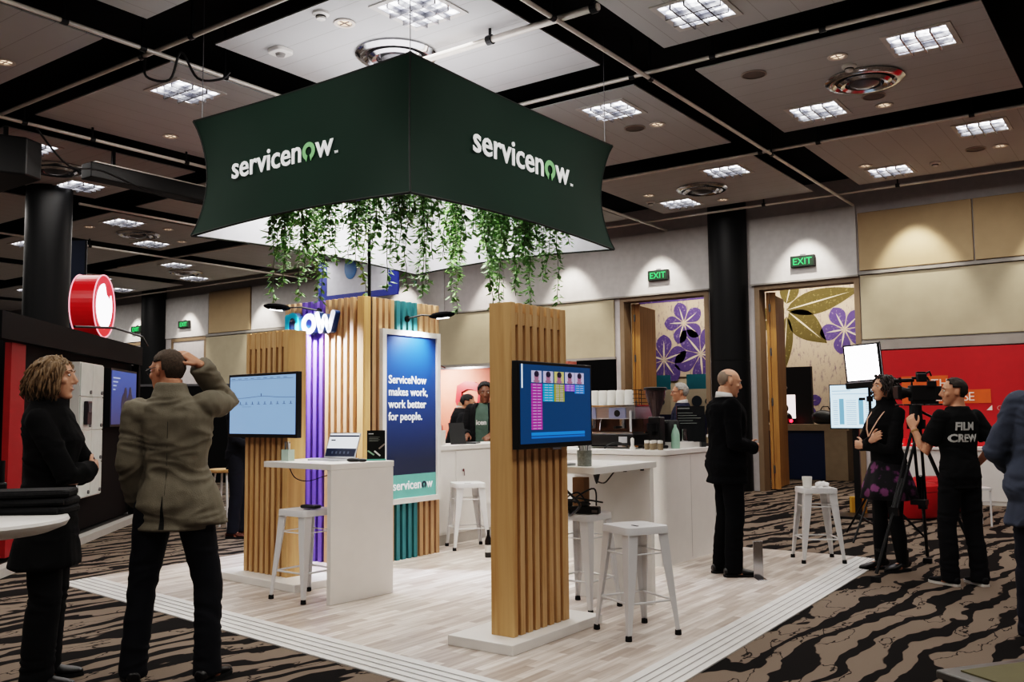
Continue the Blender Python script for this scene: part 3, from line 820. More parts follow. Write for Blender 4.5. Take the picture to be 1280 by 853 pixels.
# ------------------------------------------------------------------ screens on the pillars
def screen_left():
    x0, x1, z0, z1, y = -6.62, -5.66, 1.222, 1.757, 4.93
    r = thing('wall_screen', 'flat screen showing a pale blue chart on the left slatted pillar', 'screen', ((x0 + x1) / 2, y, z0))
    MB().box((x0, y, z0), (x1, y + .045, z1)).build('bezel', BLACK, r, bevel=.004)
    d = MB().box((x0 + .022, y - .002, z0 + .03), (x1 - .022, y + .001, z1 - .022)).build('display', emis('screen_pale_blue', '#7f9fcd', .72), r)
    ink = emis('screen_ink', '#2c4570', .35)
    g = MB(); yy = y - .004
    w = x1 - x0 - .05; X = lambda t: x0 + .025 + t * w; Z = lambda t: z0 + .03 + t * (z1 - z0 - .055)
    def bar(a, b, c, d_): g.box((X(a), yy, Z(b)), (X(c), yy + .002, Z(d_)))
    bar(.01, .945, .97, .95)
    for k in range(9): bar(.03 + k * .1, .965, .08 + k * .1, .972)
    # chart line with a hump and little labelled branches
    for k in range(40):
        t = k / 40; h = .62 + .03 * math.exp(-((t - .5) * 5) ** 2); bar(t, h, t + .026, h + .006)
    bar(.493, .65, .5, .7)
    for k in range(10):
        t = .07 + k * .096; bar(t, .515, t + .006, .56); bar(t - .02, .512, t + .025, .518)
    bar(.2, .47, .34, .474); bar(.18, .5, .23, .504)
    g.build('chart_lines', ink, d)
    MB().box((-6.3, y + .045, 1.35), (-6.0, 5.018, 1.65)).build('wall_bracket', BLACKM, r)
screen_left()
def screen_right():
    y0, y1, z0, z1, x = 4.39, 5.228, 1.19, 1.715, -3.13
    r = thing('wall_screen', 'flat screen showing columns of colour tiles on the front right pillar', 'screen', (x, (y0 + y1) / 2, z0))
    MB().box((x - .045, y0, z0), (x, y1, z1)).build('bezel', BLACK, r, bevel=.004)
    d = MB().box((x - .001, y0 + .02, z0 + .03), (x + .002, y1 - .02, z1 - .02)).build('display', emis('screen_deep_blue', '#10466f', .5), r)
    w = y1 - y0 - .04; h = z1 - z0 - .05
    Y = lambda t: y0 + .02 + t * w; Z = lambda t: z1 - .02 - t * h
    cols = [('#b0389c', 16, .83), ('#22a3d8', 7, .47), ('#9a9a28', 9, .47), ('#8848d8', 4, .33), ('#2c86e0', 4, .36)]
    xs = [.14, .30, .455, .61, .755]
    for (c, n, end), a in zip(cols, xs):
        col = emis('tile_' + c[1:], c, .6); b = a + .145
        g = MB(); top = .24; st = (end - top) / n
        for k in range(n): g.box((x, Y(a), Z(top + k * st)), (x + .004, Y(b), Z(top + (k + .86) * st)))
        g.build('tile_column', col, d)
        t_ = MB()
        for k in range(n):
            zc = top + (k + .43) * st
            t_.box((x + .004, Y(a + .02), Z(zc - .004)), (x + .0052, Y(a + .065), Z(zc + .004))).box((x + .004, Y(a + .08), Z(zc - .004)), (x + .0052, Y(b - .02), Z(zc + .004)))
        t_.build('tile_text', emis('tile_text_pale', '#c8b8e0', .5), d)
        p = MB().box((x, Y(a + .004), Z(.075)), (x + .003, Y(b - .004), Z(.225))).build('portrait_tile', emis('portrait_' + c[1:], '#a9a6c8' if c != '#9a9a28' else '#b0a868', .7), d)
        yc = (Y(a) + Y(b)) / 2
        fm = MB().ell((x + .003, yc, Z(.155)), (.002, .024, .034), 12, 6).ell((x + .003, yc, Z(.208)), (.002, .034, .010), 12, 6).build('portrait_figure', emis('portrait_face', '#a0708a', .5), p)
        MB().ell((x + .004, yc, Z(.118)), (.002, .027, .02), 12, 6).build('portrait_hair', emis('portrait_hair', '#38304a', .3), p)
    g = MB().box((x, Y(.14), Z(.86)), (x + .003, Y(.9), Z(.9))).build('bottom_bar', emis('bar_blue', '#1f6fc4', .8), d)
    MB().box((x, Y(.14), Z(.91)), (x + .003, Y(.9), Z(.935))).build('bottom_bar', emis('bar_blue2', '#1a60b0', .8), d)
    MB().box((x, Y(.015), Z(.0)), (x + .003, Y(.03), Z(.3))).build('glare_strip', emis('screen_white', '#dfe8f2', .8), d)
    MB().box((x - .09, 4.62, 1.35), (x - .045, 4.92, 1.6)).build('wall_bracket', BLACKM, r)
    MB().box((x - .02, 4.75, z0 - .012), (x + .002, 4.85, z0)).build('badge', CHROME, r)
screen_right()

# ------------------------------------------------------------------ central slatted tower
TX0, TX1, TY0, TY1, TZ = -7.12, -6.03, 6.02, 7.12, 2.5
tw = thing('slat_tower', 'tall square tower clad in pine, purple and teal battens', 'tower', ((TX0 + TX1) / 2, (TY0 + TY1) / 2, FZ))
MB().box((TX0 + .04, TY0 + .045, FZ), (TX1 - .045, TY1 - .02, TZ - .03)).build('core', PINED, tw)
MB().box((TX1 - .085, TY0, FZ), (TX1 - .004, TY0 + .04, TZ)).build('corner_board', PINE2, tw, bevel=.003)
MB().box((TX1 - .04, TY0 + .003, FZ), (TX1, TY0 + .09, TZ)).build('corner_board', PINE2, tw, bevel=.003)
n = 12; p = (TX1 - .10 - TX0) / n
for k in range(n):
    m_ = PURPW if 3 <= k <= 6 else TOWERW
    MB().box((TX0 + k * p, TY0, FZ), (TX0 + k * p + p * .58, TY0 + .045, TZ)).build('batten', m_, tw, bevel=.003)
n = 12; y0 = TY0 + .115; p = (TY1 - y0) / n
for k in range(n):
    m_ = TEALW if 4 <= k <= 7 else TOWERW
    MB().box((TX1 - .045, y0 + k * p, FZ), (TX1, y0 + k * p + p * .58, TZ)).build('batten', m_, tw, bevel=.003)
MB().box((TX1 - .002, TY0 + .096, FZ), (TX1 + .001, TY0 + .104, TZ)).build('dark_joint', BLACK, tw)
# pole from the tower top into the canopy
o = MB().cyl((-6.06, 6.12, TZ - .03), (-6.06, 6.12, 3.7), .016, n=10).build('canopy_pole', BLACKM, None)
setp(o, 'thin black pole rising from the tower corner into the canopy', 'pole')

# illuminated raised letters on the tower
LET = emis('letter_white', '#eef2ff', 1.1); LETB = mat('letter_blue_side', '#12325e', .4)
sg = thing('letter_sign', 'raised white letters spelling now on the purple battens', 'sign', (-6.7, TY0 - .05, 2.16))
def stroke_letter(pts_list, width, depth, y, nm, m_face):
    mb = MB()
    for pts, closed in pts_list:
        k = len(pts)
        for a in range(k if closed else k - 1):
            p, q = Vector(pts[a]), Vector(pts[(a + 1) % k])
            d = (q - p); L_ = d.length; ang = math.atan2(d.y, d.x)
            c = (p + q) / 2
            mt = Matrix.Translation(Vector((c.x, y, c.y))) @ Matrix.Rotation(-ang, 4, 'Y')
            mb.box((-L_ / 2 - .004, -depth, -width / 2), (L_ / 2 + .004, 0, width / 2), 0, mt)
        for pt in pts: mb.cyl((pt[0], y, pt[1]), (pt[0], y - depth, pt[1]), width / 2, n=12)
    return mb
arc = lambda cx, cz, r, a0, a1, n_=14, sx=1: [(cx + sx * r * math.cos(math.radians(a0 + (a1 - a0) * t / n_)), cz + r * math.sin(math.radians(a0 + (a1 - a0) * t / n_))) for t in range(n_ + 1)]
yl = TY0 - .012
for nm, strokes, m_ in (('letter', [([(-7.03, 2.19), (-7.03, 2.36)], False), (arc(-6.955, 2.30, .072, 180, 0), False), ([(-6.883, 2.30), (-6.883, 2.19)], False)], mat('letter_teal', '#1f7f93', .4, emit='#1f9fb8', estr=.25)),
                        ('letter', [(arc(-6.715, 2.275, .073, 0, 360, 22), True)], LET),
                        ('letter', [([(-6.60, 2.36), (-6.55, 2.20), (-6.495, 2.33), (-6.44, 2.20), (-6.385, 2.36)], False)], LET)):
    strokes = [([(q[0] + .03, q[1]) for q in P_], cl) for P_, cl in strokes]
    f = stroke_letter(strokes, .05, .07, yl, nm, m_).build(nm, m_, sg)
    stroke_letter(strokes, .056, .062, yl + .001, nm, LETB).build('letter_return', LETB, f)

# poster in a white frame
po = thing('framed_poster', 'tall blue poster in a white frame on the teal side of the tower', 'poster', (TX1 + .02, 6.63, .56))
def poster_mat():
    m = bpy.data.materials.new('poster_blue'); t, N, L, b = nt(m)
    tc = N.new('ShaderNodeTexCoord'); sx = N.new('ShaderNodeSeparateXYZ'); L.new(tc.outputs['Generated'], sx.inputs[0])
    r = N.new('ShaderNodeValToRGB'); e = r.color_ramp.elements; e[0].position = .1; e[0].color = srgb('#1c2742'); e[1].position = .8; e[1].color = srgb('#1a4690')
    L.new(sx.outputs['Z'], r.inputs['Fac']); L.new(r.outputs[0], b.inputs['Base Color']); b.inputs['Roughness'].default_value = .45
    return m
fx = TX1 + .002
fy0, fy1, fz0, fz1 = 6.225, 7.055, .56, 2.21
fm = MB()
for a, b, c, d in ((fy0, fz0, fy1, fz0 + .05), (fy0, fz1 - .05, fy1, fz1), (fy0, fz0 + .05, fy0 + .05, fz1 - .05), (fy1 - .05, fz0 + .05, fy1, fz1 - .05)):
    fm.box((fx, a, b), (fx + .045, c, d))
fm.build('frame', mat('frame_white', '#dcd9d4', .4), po)
MB().box((fx, fy0 + .05, fz0 + .27), (fx + .02, fy1 - .05, fz1 - .05)).build('blue_print', poster_mat(), po)
MB().box((fx, fy0 + .05, fz0 + .05), (fx + .02, fy1 - .05, fz0 + .27)).build('teal_band', mat('poster_teal', '#6fb5ab', .5), po)
INK = mat('poster_lettering_white', '#f2f4f8', .5, emit='#ffffff', estr=.12)
text('lettering', 'ServiceNow\nmakes work,\nwork better\nfor people.', .108, INK, po, (fx + .021, fy0 + .1, 1.70), (0, 1, 0), (0, 0, 1), bold=.0018, line=1.08)
def logo_o(parent, m_, origin, right, up, R_, th):
    """the open o with a notch at its foot"""
    r_ = Vector(right).normalized(); u = Vector(up).normalized(); nrm = r_.cross(u); O = Vector(origin)
    mb = MB(); k = 34; a0, a1 = -70, 250
    vo = []; vi = []
    for q in range(k + 1):
        a = math.radians(a0 + (a1 - a0) * q / k)
        vo.append((math.cos(a) * R_, math.sin(a) * R_)); vi.append((math.cos(a) * (R_ - th), math.sin(a) * (R_ - th)))
    vo[0] = (vo[0][0] * 1.02, -R_ * 1.12); vo[-1] = (vo[-1][0] * 1.02, -R_ * 1.12)
    for q in range(k):
        a, b, c, d = vo[q], vo[q + 1], vi[q + 1], vi[q]
        P = [O + r_ * p[0] + u * p[1] for p in (a, b, c, d)]
        Q = [p + nrm * .003 for p in P]
        mb.add(P + Q, [(0, 1, 2, 3), (4, 5, 6, 7), (0, 1, 5, 4), (2, 3, 7, 6)])
    return mb.build('logo_o', m_, parent)
def wordmark(par, o, right, size, mw, mo, bold):
    o = Vector(o); r_ = Vector(right).normalized()
    def span(ob):
        W = root_matrix(par); v = [(W @ q.co - o).dot(r_) for q in ob.data.vertices]; return max(v)
    t = text('lettering', 'servicen', size, mw, par, o, right, (0, 0, 1), bold=bold)
    e = span(t); R_ = .27 * size
    logo_o(par, mo, o + r_ * (e + R_ + .06 * size) + Vector((0, 0, .26 * size)), right, (0, 0, 1), R_, .14 * size)
    text('lettering', 'w', size, mw, par, o + r_ * (e + 2 * R_ + .1 * size), right, (0, 0, 1), bold=bold)
wordmark(po, (fx + .021, fy0 + .16, fz0 + .13), (0, 1, 0), .122, INK, mat('logo_navy', '#17233c', .5), .002)

# gooseneck lamps on the tower top
def arm_lamp(lab, base, head, dirv):
    r = thing('arm_lamp', lab, 'lamp', base, 0, 'arm lamps on the tower')
    b = Vector(base); h = Vector(head); d = Vector(dirv).normalized()
    MB().cyl(b, b + d * -.02, .03, n=14).build('wall_plate', BLACKM, r)
    MB().tube([b, b + (h - b) * .5 + Vector((0, 0, .02)), h], .008, 8).build('arm', BLACKM, r)
    e = (h - b).normalized()
    rot = e.to_track_quat('X', 'Z').to_matrix()
    MB().ell(h + e * .06, (.13, .06, .034), 16, 8, rot=rot).build('lamp_head', mat('lamp_matt_black', '#08080a', .9, spec=.05), r, smooth=True)
    c = h + e * .07 - Vector((0, 0, .030))
    MB().cbox(c, (.12, .05, .006), rot).build('lamp_glass', emis('lamp_head_glow', '#ffffff', 6), r)
    return c
c1 = arm_lamp('black arm lamp reaching out over the raised letters', (-6.62, TY0, 2.40), (-6.86, TY0 - .24, 2.43), (0, 1, 0))
c2 = arm_lamp('black arm lamp reaching out over the blue poster', (TX1, 6.60, 2.33), (TX1 + .22, 6.78, 2.36), (-1, 0, 0))
light('letter_lamp_light', 'SPOT', (-6.74, TY0 - .30, 2.36), LAMP_W, (.72, .78, 1), .04, aim=(-6.66, TY0, 1.95), spot=120, blend=.8)
light('poster_lamp_light', 'SPOT', (TX1 + .3, 6.70, 2.31), LAMP_W * .15, (.95, .97, 1), .04, aim=(TX1, 6.65, 1.95), spot=95, blend=.8)

# ------------------------------------------------------------------ canopy of stretched fabric
def canopy_mat():
    m = bpy.data.materials.new('canopy_green_fabric'); t, N, L, b = nt(m)
    tc = N.new('ShaderNodeTexCoord'); nz = N.new('ShaderNodeTexNoise'); nz.inputs['Scale'].default_value = 1.2; L.new(tc.outputs['Object'], nz.inputs['Vector'])
    r = N.new('ShaderNodeValToRGB'); r.color_ramp.elements[0].color = srgb('#0b271c'); r.color_ramp.elements[1].color = srgb('#123226')
    L.new(nz.outputs['Fac'], r.inputs['Fac']); L.new(r.outputs[0], b.inputs['Base Color']); b.inputs['Roughness'].default_value = .6
    b.inputs['Specular IOR Level'].default_value = .2
    wv = N.new('ShaderNodeTexNoise'); wv.inputs['Scale'].default_value = 300; L.new(tc.outputs['Object'], wv.inputs['Vector'])
    bp = N.new('ShaderNodeBump'); bp.inputs['Strength'].default_value = .06; L.new(wv.outputs['Fac'], bp.inputs['Height']); L.new(bp.outputs[0], b.inputs['Normal'])
    return m
KX0, KX1, KY0, KY1, KZ0, KZ1 = -7.22, -4.53, 5.0, 8.06, 3.05, 4.12
cn = thing('hanging_canopy', 'square dark green fabric canopy with curved edges and white inside hung over the stand', 'canopy', ((KX0 + KX1) / 2, (KY0 + KY1) / 2, KZ0))
def face_grid(A, B, off, nx=40, nz=14, c=.095, rise=.05):
    """tensioned panel between the vertical lines at A and B: pinched in at mid height near its ends, edges bowed"""
    A, B = Vector(A), Vector(B); d = (B - A); L_ = d.length; d.normalize(); nrm = Vector(off)
    rows = []
    for i in range(nz + 1):
        v = i / nz; row = []
        pin = math.sin(PI * v) ** .8
        for j in range(nx + 1):
            s = j / nx
            end = abs(2 * s - 1) ** 6
            # corners flare out, mid-height pulled inwards
            u = (s - .5) * (L_ - 2 * c * pin) + L_ * .5
            dep = -c * pin * (.15 + .85 * (abs(2 * s - 1) ** 3))
            zz = KZ0 + v * (KZ1 - KZ0)
            bow = math.sin(PI * s)
            zz += rise * bow * (1 - v) * .9 - rise * bow * v * .4
            row.append(A + d * u + nrm * dep + Vector((0, 0, zz - A.z)))
        rows.append(row)
    return rows
corn = [(KX0, KY0), (KX1, KY0), (KX1, KY1), (KX0, KY1)]
nr = [(0, -1, 0), (1, 0, 0), (0, 1, 0), (-1, 0, 0)]
CG = canopy_mat(); CWHT = mat('canopy_white_lining', '#bdbdc6', .8)
for q in range(4):
    a, b = corn[q], corn[(q + 1) % 4]
    rows = face_grid((a[0], a[1], KZ0), (b[0], b[1], KZ0), nr[q])
    vs = [p for r in rows for p in r]; W_ = len(rows[0]); fs = []
    for i in range(len(rows) - 1):
        for j in range(W_ - 1): fs.append((i * W_ + j, i * W_ + j + 1, (i + 1) * W_ + j + 1, (i + 1) * W_ + j))
    MB().add(vs, fs).build('fabric_panel', CG, cn, smooth='full', fix=False)
    inn = Vector(nr[q]) * -.02
    MB().add([p + inn for p in vs], [tuple(reversed(f)) for f in fs]).build('white_lining', CWHT, cn, smooth='full', fix=False)
    MB().tube([p + inn * .5 for p in rows[0]], .012, 8).build('hem', mat('canopy_hem', '#0b1712', .6), cn)
    MB().tube([p + inn * .5 for p in rows[-1]], .012, 8).build('hem', mat('canopy_hem', '#0b1712', .6), cn)
    MB().tube([r[0] + Vector((0, 0, 0)) for r in rows], .008, 6).build('seam', mat('canopy_hem', '#0b1712', .6), cn)
MB().box((KX0 + .14, KY0 + .14, KZ1 - .08), (KX1 - .14, KY1 - .14, KZ1 - .07)).build('added_bounce_lid', CWHT, cn)  # unseen lid added to keep green leaf bounce off the ceiling
light('canopy_uplight', 'AREA', (-5.9, 6.5, KZ1 + .05), 13, (1, .98, .95), 2.2, aim=(-5.9, 6.5, 6))
# inner grid the plants hang from, and drop wires
g = MB()
for x in (-6.85, -6.35, -5.85, -5.35, -4.9): g.box((x - .01, 5.2, 3.94), (x + .01, 7.9, 3.96))
for y in (5.3, 5.9, 6.5, 7.1, 7.8): g.box((-7.0, y - .01, 3.96), (-4.7, y + .01, 3.98))
g.build('hanging_grid', GREYM, cn)
g = MB()
for x, y in corn: g.cyl((x * .96 - 5.9 * .04, y * .96 + 6.5 * .04, KZ1 - .05), (x * .96 - 5.9 * .04, y * .96 + 6.5 * .04, TOPZ), .004, n=6)
g.build('suspension_wire', GREYM, cn)
LW = mat('canopy_lettering_white', '#eceeec', .6, emit='#ffffff', estr=.25); LG = mat('canopy_lettering_green', '#7fb77e', .6, emit='#7fc77e', estr=.15)
def brand(origin, right, sc):
    """wordmark: letters, the green o with its notch, a final w and a tiny TM, set one after the other"""
    o = Vector(origin); r_ = Vector(right).normalized()
    def span(ob):
        W = root_matrix(cn); v = [(W @ q.co - o).dot(r_) for q in ob.data.vertices]; return min(v), max(v)
    t = text('lettering', 'servicen', .30 * sc, LW, cn, o, right, (0, 0, 1), bold=.0035 * sc, depth=.004)
    e = span(t)[1]; R_ = .082 * sc
    logo_o(cn, LG, o + r_ * (e + R_ + .02 * sc) + Vector((0, 0, .078 * sc)), right, (0, 0, 1), R_, .042 * sc)
    t = text('lettering', 'w', .30 * sc, LW, cn, o + r_ * (e + 2 * R_ + .03 * sc), right, (0, 0, 1), bold=.0035 * sc, depth=.004)
    text('lettering', 'TM', .032 * sc, LW, cn, o + r_ * (span(t)[1] + .015 * sc), right, (0, 0, 1), depth=.003)
brand((-6.655, KY0 + .008, 3.49), (1, 0, 0), .92)
brand((KX1 - .008, 5.76, 3.545), (0, 1, 0), 1.05)
light('canopy_downlight', 'AREA', (-5.9, 6.5, 4.02), CANOPY_W, (1, .97, .93), 1.8, aim=(-5.9, 6.5, 0))

# ------------------------------------------------------------------ trailing plants
LEAF = mat('vine_leaf', '#567f3c', .5, var=.45, scale=14); STEM = mat('vine_stem', '#3a4a24', .7)
def vine_mesh(length, dens, seed):
    R = random.Random(seed)
    st = MB(); lf = MB()
    n = int(length / .06); pts = []
    x = y = 0
    for k in range(n + 1):
        z = -length * k / n
        x += R.uniform(-.014, .014); y += R.uniform(-.014, .014)
        pts.append(Vector((x, y, z)))
    strands = [pts]
    for b in range(7):
        s0 = R.randint(0, n // 3); q = [pts[s0].copy()]; dx, dy = R.uniform(-.034, .034), R.uniform(-.034, .034)
        for k in range(R.randint(n // 4, max(n // 4 + 1, (n - s0) * 4 // 5))):
            q.append(q[-1] + Vector((dx * (.7 ** k) + R.uniform(-.014, .014), dy * (.7 ** k) + R.uniform(-.014, .014), -length / n)))
        strands.append(q)
    for s in strands:
        st.tube(s, .0035, 5)
        for k in range(len(s) - 1):
            for _ in range(dens):
                p = s[k].lerp(s[k + 1], R.random())
                a = R.uniform(0, 2 * PI); L_ = R.uniform(.045, .08); w_ = L_ * R.uniform(.45, .6)
                dr = Vector((math.cos(a), math.sin(a), R.uniform(-1.0, .25))).normalized()
                sd = dr.cross(Vector((0, 0, 1))).normalized(); up = sd.cross(dr)
                b0 = p + dr * .015
                mid = b0 + dr * L_ * .45 + up * L_ * .08; tip = b0 + dr * L_
                q = [b0, b0 + dr * L_ * .22 + sd * w_ * .38, b0 + dr * L_ * .5 + sd * w_ * .5 - up * .003, b0 + dr * L_ * .8 + sd * w_ * .26, tip, b0 + dr * L_ * .8 - sd * w_ * .26, b0 + dr * L_ * .5 - sd * w_ * .5 - up * .003, b0 + dr * L_ * .22 - sd * w_ * .38, mid]
                lf.add(q, [(8, i, (i + 1) % 8) for i in range(8)])
    return st, lf
protos = []
for q, (L_, dn) in enumerate(((1.15, 5), (1.3, 5), (1.45, 5), (1.25, 5), (1.4, 5), (1.55, 5))):
    r = thing('trailing_plant', 'leafy green plant trailing from the canopy', 'hanging plant', (0, 0, 0), 0, 'trailing plants under the canopy')
    st, lf = vine_mesh(L_, dn, 40 + q)
    st.build('stem', STEM, r, world=False, fix=False); lf.build('leaves', LEAF, r, world=False, fix=False)
    protos.append((r, L_, [False]))
VINES = []
R = random.Random(3)
for x in (-6.46, -6.36, -6.28, -6.1, -5.95, -5.78, -5.56, -5.36, -5.18, -5.02, -4.9): VINES.append((x + R.uniform(-.04, .04), 5.32 + R.uniform(-.04, .1)))
for y in (5.55, 5.78, 6.0, 6.22, 6.45, 6.66, 6.86, 7.05, 7.2, 7.35, 7.48): VINES.append((-4.9 + R.uniform(-.07, .05), y + R.uniform(-.06, .06)))
for x in (-6.75, -6.1, -5.45): VINES.append((x + R.uniform(-.1, .1), 6.1 + R.uniform(-.1, .1)))
for x in (-5.7, -5.3): VINES.append((x, 6.9 + R.uniform(-.1, .1)))
for x in (-6.2, -5.7, -5.3): VINES.append((x + R.uniform(-.08, .08), 7.5))
for q, (x, y) in enumerate(VINES):
    pr, L_, used = protos[(q * 5 + q // 3) % 6]
    if not used[0]: o = pr; used[0] = True
    else: o = copy_tree(pr)
    tip = 2.42 + R.uniform(-.07, .28)
    o.location = (x, y, max(3.5, tip + L_)) if tip + L_ < 3.94 else (x, y, 3.94)
    o.location.z = 3.94
    o.scale = (1, 1, (3.94 - tip) / L_ if L_ else 1)
    o.rotation_euler = (0, 0, R.uniform(0, 6.28))
for pr, L_, used in protos:
    if not used[0]:
        for ch in list(pr.children): bpy.data.objects.remove(ch)
        bpy.data.objects.remove(pr)
# ------------------------------------------------------------------ tall stools of white sheet metal
ST = mat('stool_white', '#dddcdc', .35, var=.02)
def stool_proto():
    H = .665; r = thing('metal_stool', 'x', 'stool', (0, 0, FZ))
    s = .158
    mb = MB()
    top = rounded(2 * s, 2 * s, .04, 5)
    rim = rounded(2 * s - .03, 2 * s - .03, .035, 5)
    n = len(top)
    rings = [[Vector((p[0] * 1.01, p[1] * 1.01, H - .045)) for p in top], [Vector((p[0], p[1], H - .006)) for p in top], [Vector((p[0] * .985, p[1] * .985, H)) for p in top], [Vector((p[0], p[1], H - .001)) for p in rim], [Vector((p[0] * .55, p[1] * .55, H - .008)) for p in rim]]
    mb.loft(rings)
    seat = mb.build('seat', ST, r, world=False, smooth=True)
    MB().prism(rounded(.07, .022, .01, 4), H - .0085, H - .006).build('grip_slot', mat('slot_dark', '#2a2a2c', .6), seat, world=False)
    for sx, sy in ((1, 1), (-1, 1), (-1, -1), (1, -1)):
        # tapering folded leg: wide at the seat, narrow at the foot
        rings = []
        for t, w in ((0, .074), (.3, .066), (.6, .050), (.85, .036), (1, .030)):
            c = Vector((sx * (.146 + .046 * t), sy * (.146 + .046 * t), H - .02 - t * (H - .05)))
            e = w
            pts = [(0, 0), (-e, 0), (-e, -.008), (-.010, -.010), (-.008, -e), (0, -e)]
            rings.append([Vector((c.x + sx * q[0], c.y + sy * q[1], c.z)) for q in pts])
        leg = MB().loft(rings).build('leg', ST, r, world=False, bevel=.004)
        c = Vector((sx * .186, sy * .186, 0))
        MB().lathe([(.019, 0), (.021, .004), (.019, .03)], (c.x - sx * .004, c.y - sy * .004, 0), 12).build('rubber_foot', RUBBER, leg, world=False)
    for z, t_ in ((.21, .007), (.50, .005)):
        q = .146 + .046 * (1 - (z / H)) - .015
        for a, b in (((q, q), (-q, q)), ((-q, q), (-q, -q)), ((-q, -q), (q, -q)), ((q, -q), (q, q))):
            MB().cyl((a[0], a[1], z), (b[0], b[1], z), t_, n=10).build('crossbar', ST, r, world=False)
    return r
stp = stool_proto()
for q, (x, y, a, lab) in enumerate(((-2.82, 5.215, -27.8, 'empty white metal stool at the front, right of the slatted pillar'), (-5.37, 4.81, 3, 'white metal stool under the left desk with a black gadget on its seat'),
        (-6.0, 7.50, 52, 'white metal stool in front of the low cupboard counter'), (-3.48, 5.66, -3.5, 'white metal stool under the right desk piled with cables'),
        (-2.755, 8.60, 34, 'white metal stool at the platform edge with a cup and napkin on it'))):
    o = stp if q == 0 else copy_tree(stp)
    o.location = (x, y, FZ); o.rotation_euler = (0, 0, math.radians(a)); o['label'] = lab; o['group'] = 'white metal stools'
SEATZ = FZ + .665

# ------------------------------------------------------------------ left desk
DZ = 1.045
dk = thing('standing_desk', 'white standing desk with a full-height end panel joined to the left pillar', 'desk', (-5.4, 5.0, FZ))
MB().prism([(-5.80, 4.72), (-4.98, 4.72), (-4.98, 5.345), (-5.90, 5.345), (-5.90, 5.015), (-5.80, 5.015)], DZ - .045, DZ).build('worktop', WHITE, dk, bevel=.003)
MB().box((-5.025, 4.725, FZ), (-4.982, 5.34, DZ - .046)).build('end_panel', WHITE, dk, bevel=.003)
MB().box((-5.045, 5.22, DZ - .16), (-5.026, 5.32, DZ - .05)).build('socket_box', WHITEP, dk)
# right desk
dr = thing('standing_desk', 'white standing desk with a wide end panel behind the front right pillar', 'desk', (-3.35, 5.5, FZ))
MB().prism([(-3.75, 5.20), (-3.10, 5.20), (-3.10, 6.08), (-3.75, 6.08)], DZ - .045, DZ).build('worktop', WHITE, dr, bevel=.003)
MB().box((-3.75, 5.98, FZ), (-3.102, 6.03, DZ - .046)).build('end_panel', WHITE, dr, bevel=.003)
MB().box((-3.75, 5.10, DZ - .045), (-3.40, 5.20, DZ)).build('rear_shelf', WHITE, dr)
for x, y in ((-3.18, 5.75), (-3.14, 5.93)): MB().cyl((x, y, DZ - .06), (x, y, DZ - .044), .014, n=10).build('cable_grommet', BLACK, dr)

# items on the left desk
def laptop(lab, c, rot, lid_ang, w_=.31, d_=.215, lidcol=None, scr=True):
    r = thing('laptop', lab, 'laptop', c, rot)
    A = math.radians(180 - lid_ang)
    al = mat('laptop_aluminium', '#b9bbbf', .3, metal=.7)
    b = MB().prism(rounded(w_, d_, .012), 0, .016).build('base', lidcol or al, r, world=False, bevel=.002)
    MB().box((-w_ / 2 + .02, -.02, .0155), (w_ / 2 - .02, .085, .0168)).build('keyboard', mat('keys_black', '#1a1a1c', .5), b, world=False)
    MB().box((-.045, -.095, .0155), (.045, -.035, .0164)).build('trackpad', mat('trackpad_grey', '#9d9fa3', .4), b, world=False)
    mt = Matrix.Translation((0, d_ / 2 - .006, .014)) @ Matrix.Rotation(A, 4, 'X')
    lid = MB().prism(rounded(w_, d_, .012, cy=d_ / 2), 0, .007, fn=lambda p: mt @ Vector((p.x, p.y, p.z - .0035))).build('lid', lidcol or al, r, world=False)
    if scr:
        s = .0034
        def rect(x0, y0, x1, y1, dz, nm, m_, par): return MB().box((x0, y0, s), (x1, y1, s + dz), 0, mt).build(nm, m_, par, world=False)
        d = rect(-w_ / 2 + .008, .012, w_ / 2 - .008, d_ - .008, .0006, 'display', emis('laptop_white', '#e3e8f0', .85), lid)
        rect(-w_ / 2 + .008, d_ - .036, w_ / 2 - .008, d_ - .022, .0012, 'menu_bar', mat('menu_dark', '#1d2a44', .4), d)
        rect(-w_ / 2 + .008, .012, w_ / 2 - .008, .08, .0012, 'dark_banner', mat('banner_dark', '#151d2e', .4, emit='#1a2740', estr=.3), d)
        for k in range(5): rect(-.09 + k * .04, .035, -.075 + k * .04, .055, .0018, 'banner_icon', mat('icon_grey', '#5b6478', .5), d)
        rect(-w_ / 2 + .03, .145, -w_ / 2 + .075, .155, .0012, 'page_heading', mat('heading_ink', '#30343c', .5), d)
    return r
laptop('open silver laptop with a lit screen on the left desk', (-5.43, 5.09, DZ), math.radians(12), 112)
cd = thing('brochure_holder', 'clear acrylic holder of white pens at the pillar end of the left desk', 'pen holder', (-5.68, 4.86, DZ))
AC = mat('frosted_acrylic', '#c3d8cc', .2, alpha=.75)
MB().box((-.045, -.03, 0), (.045, .03, .09)).build('box', AC, cd, world=False)
R = random.Random(5)
for k in range(8):
    x, y = -.034 + k * .0095, R.uniform(-.018, .018)
    MB().cyl((x, y, .05), (x + R.uniform(-.012, .012), y, .135 + R.uniform(0, .02)), .004, n=8).build('pen', WHITEP if k % 2 else GREYM, cd, world=False)
sgn = thing('desk_sign', 'small black card sign with pictured pens on the left desk corner', 'sign', (-5.105, 5.27, DZ), math.radians(50))
MB().box((-.075, -.02, 0), (.075, .035, .012)).build('teal_foot', mat('teal_acrylic', '#5fae9e', .3), sgn, world=False)
cdp = MB().box((-.07, -.003, .012), (.07, .003, .235)).build('card', mat('sign_black', '#0e1110', .35), sgn, world=False)
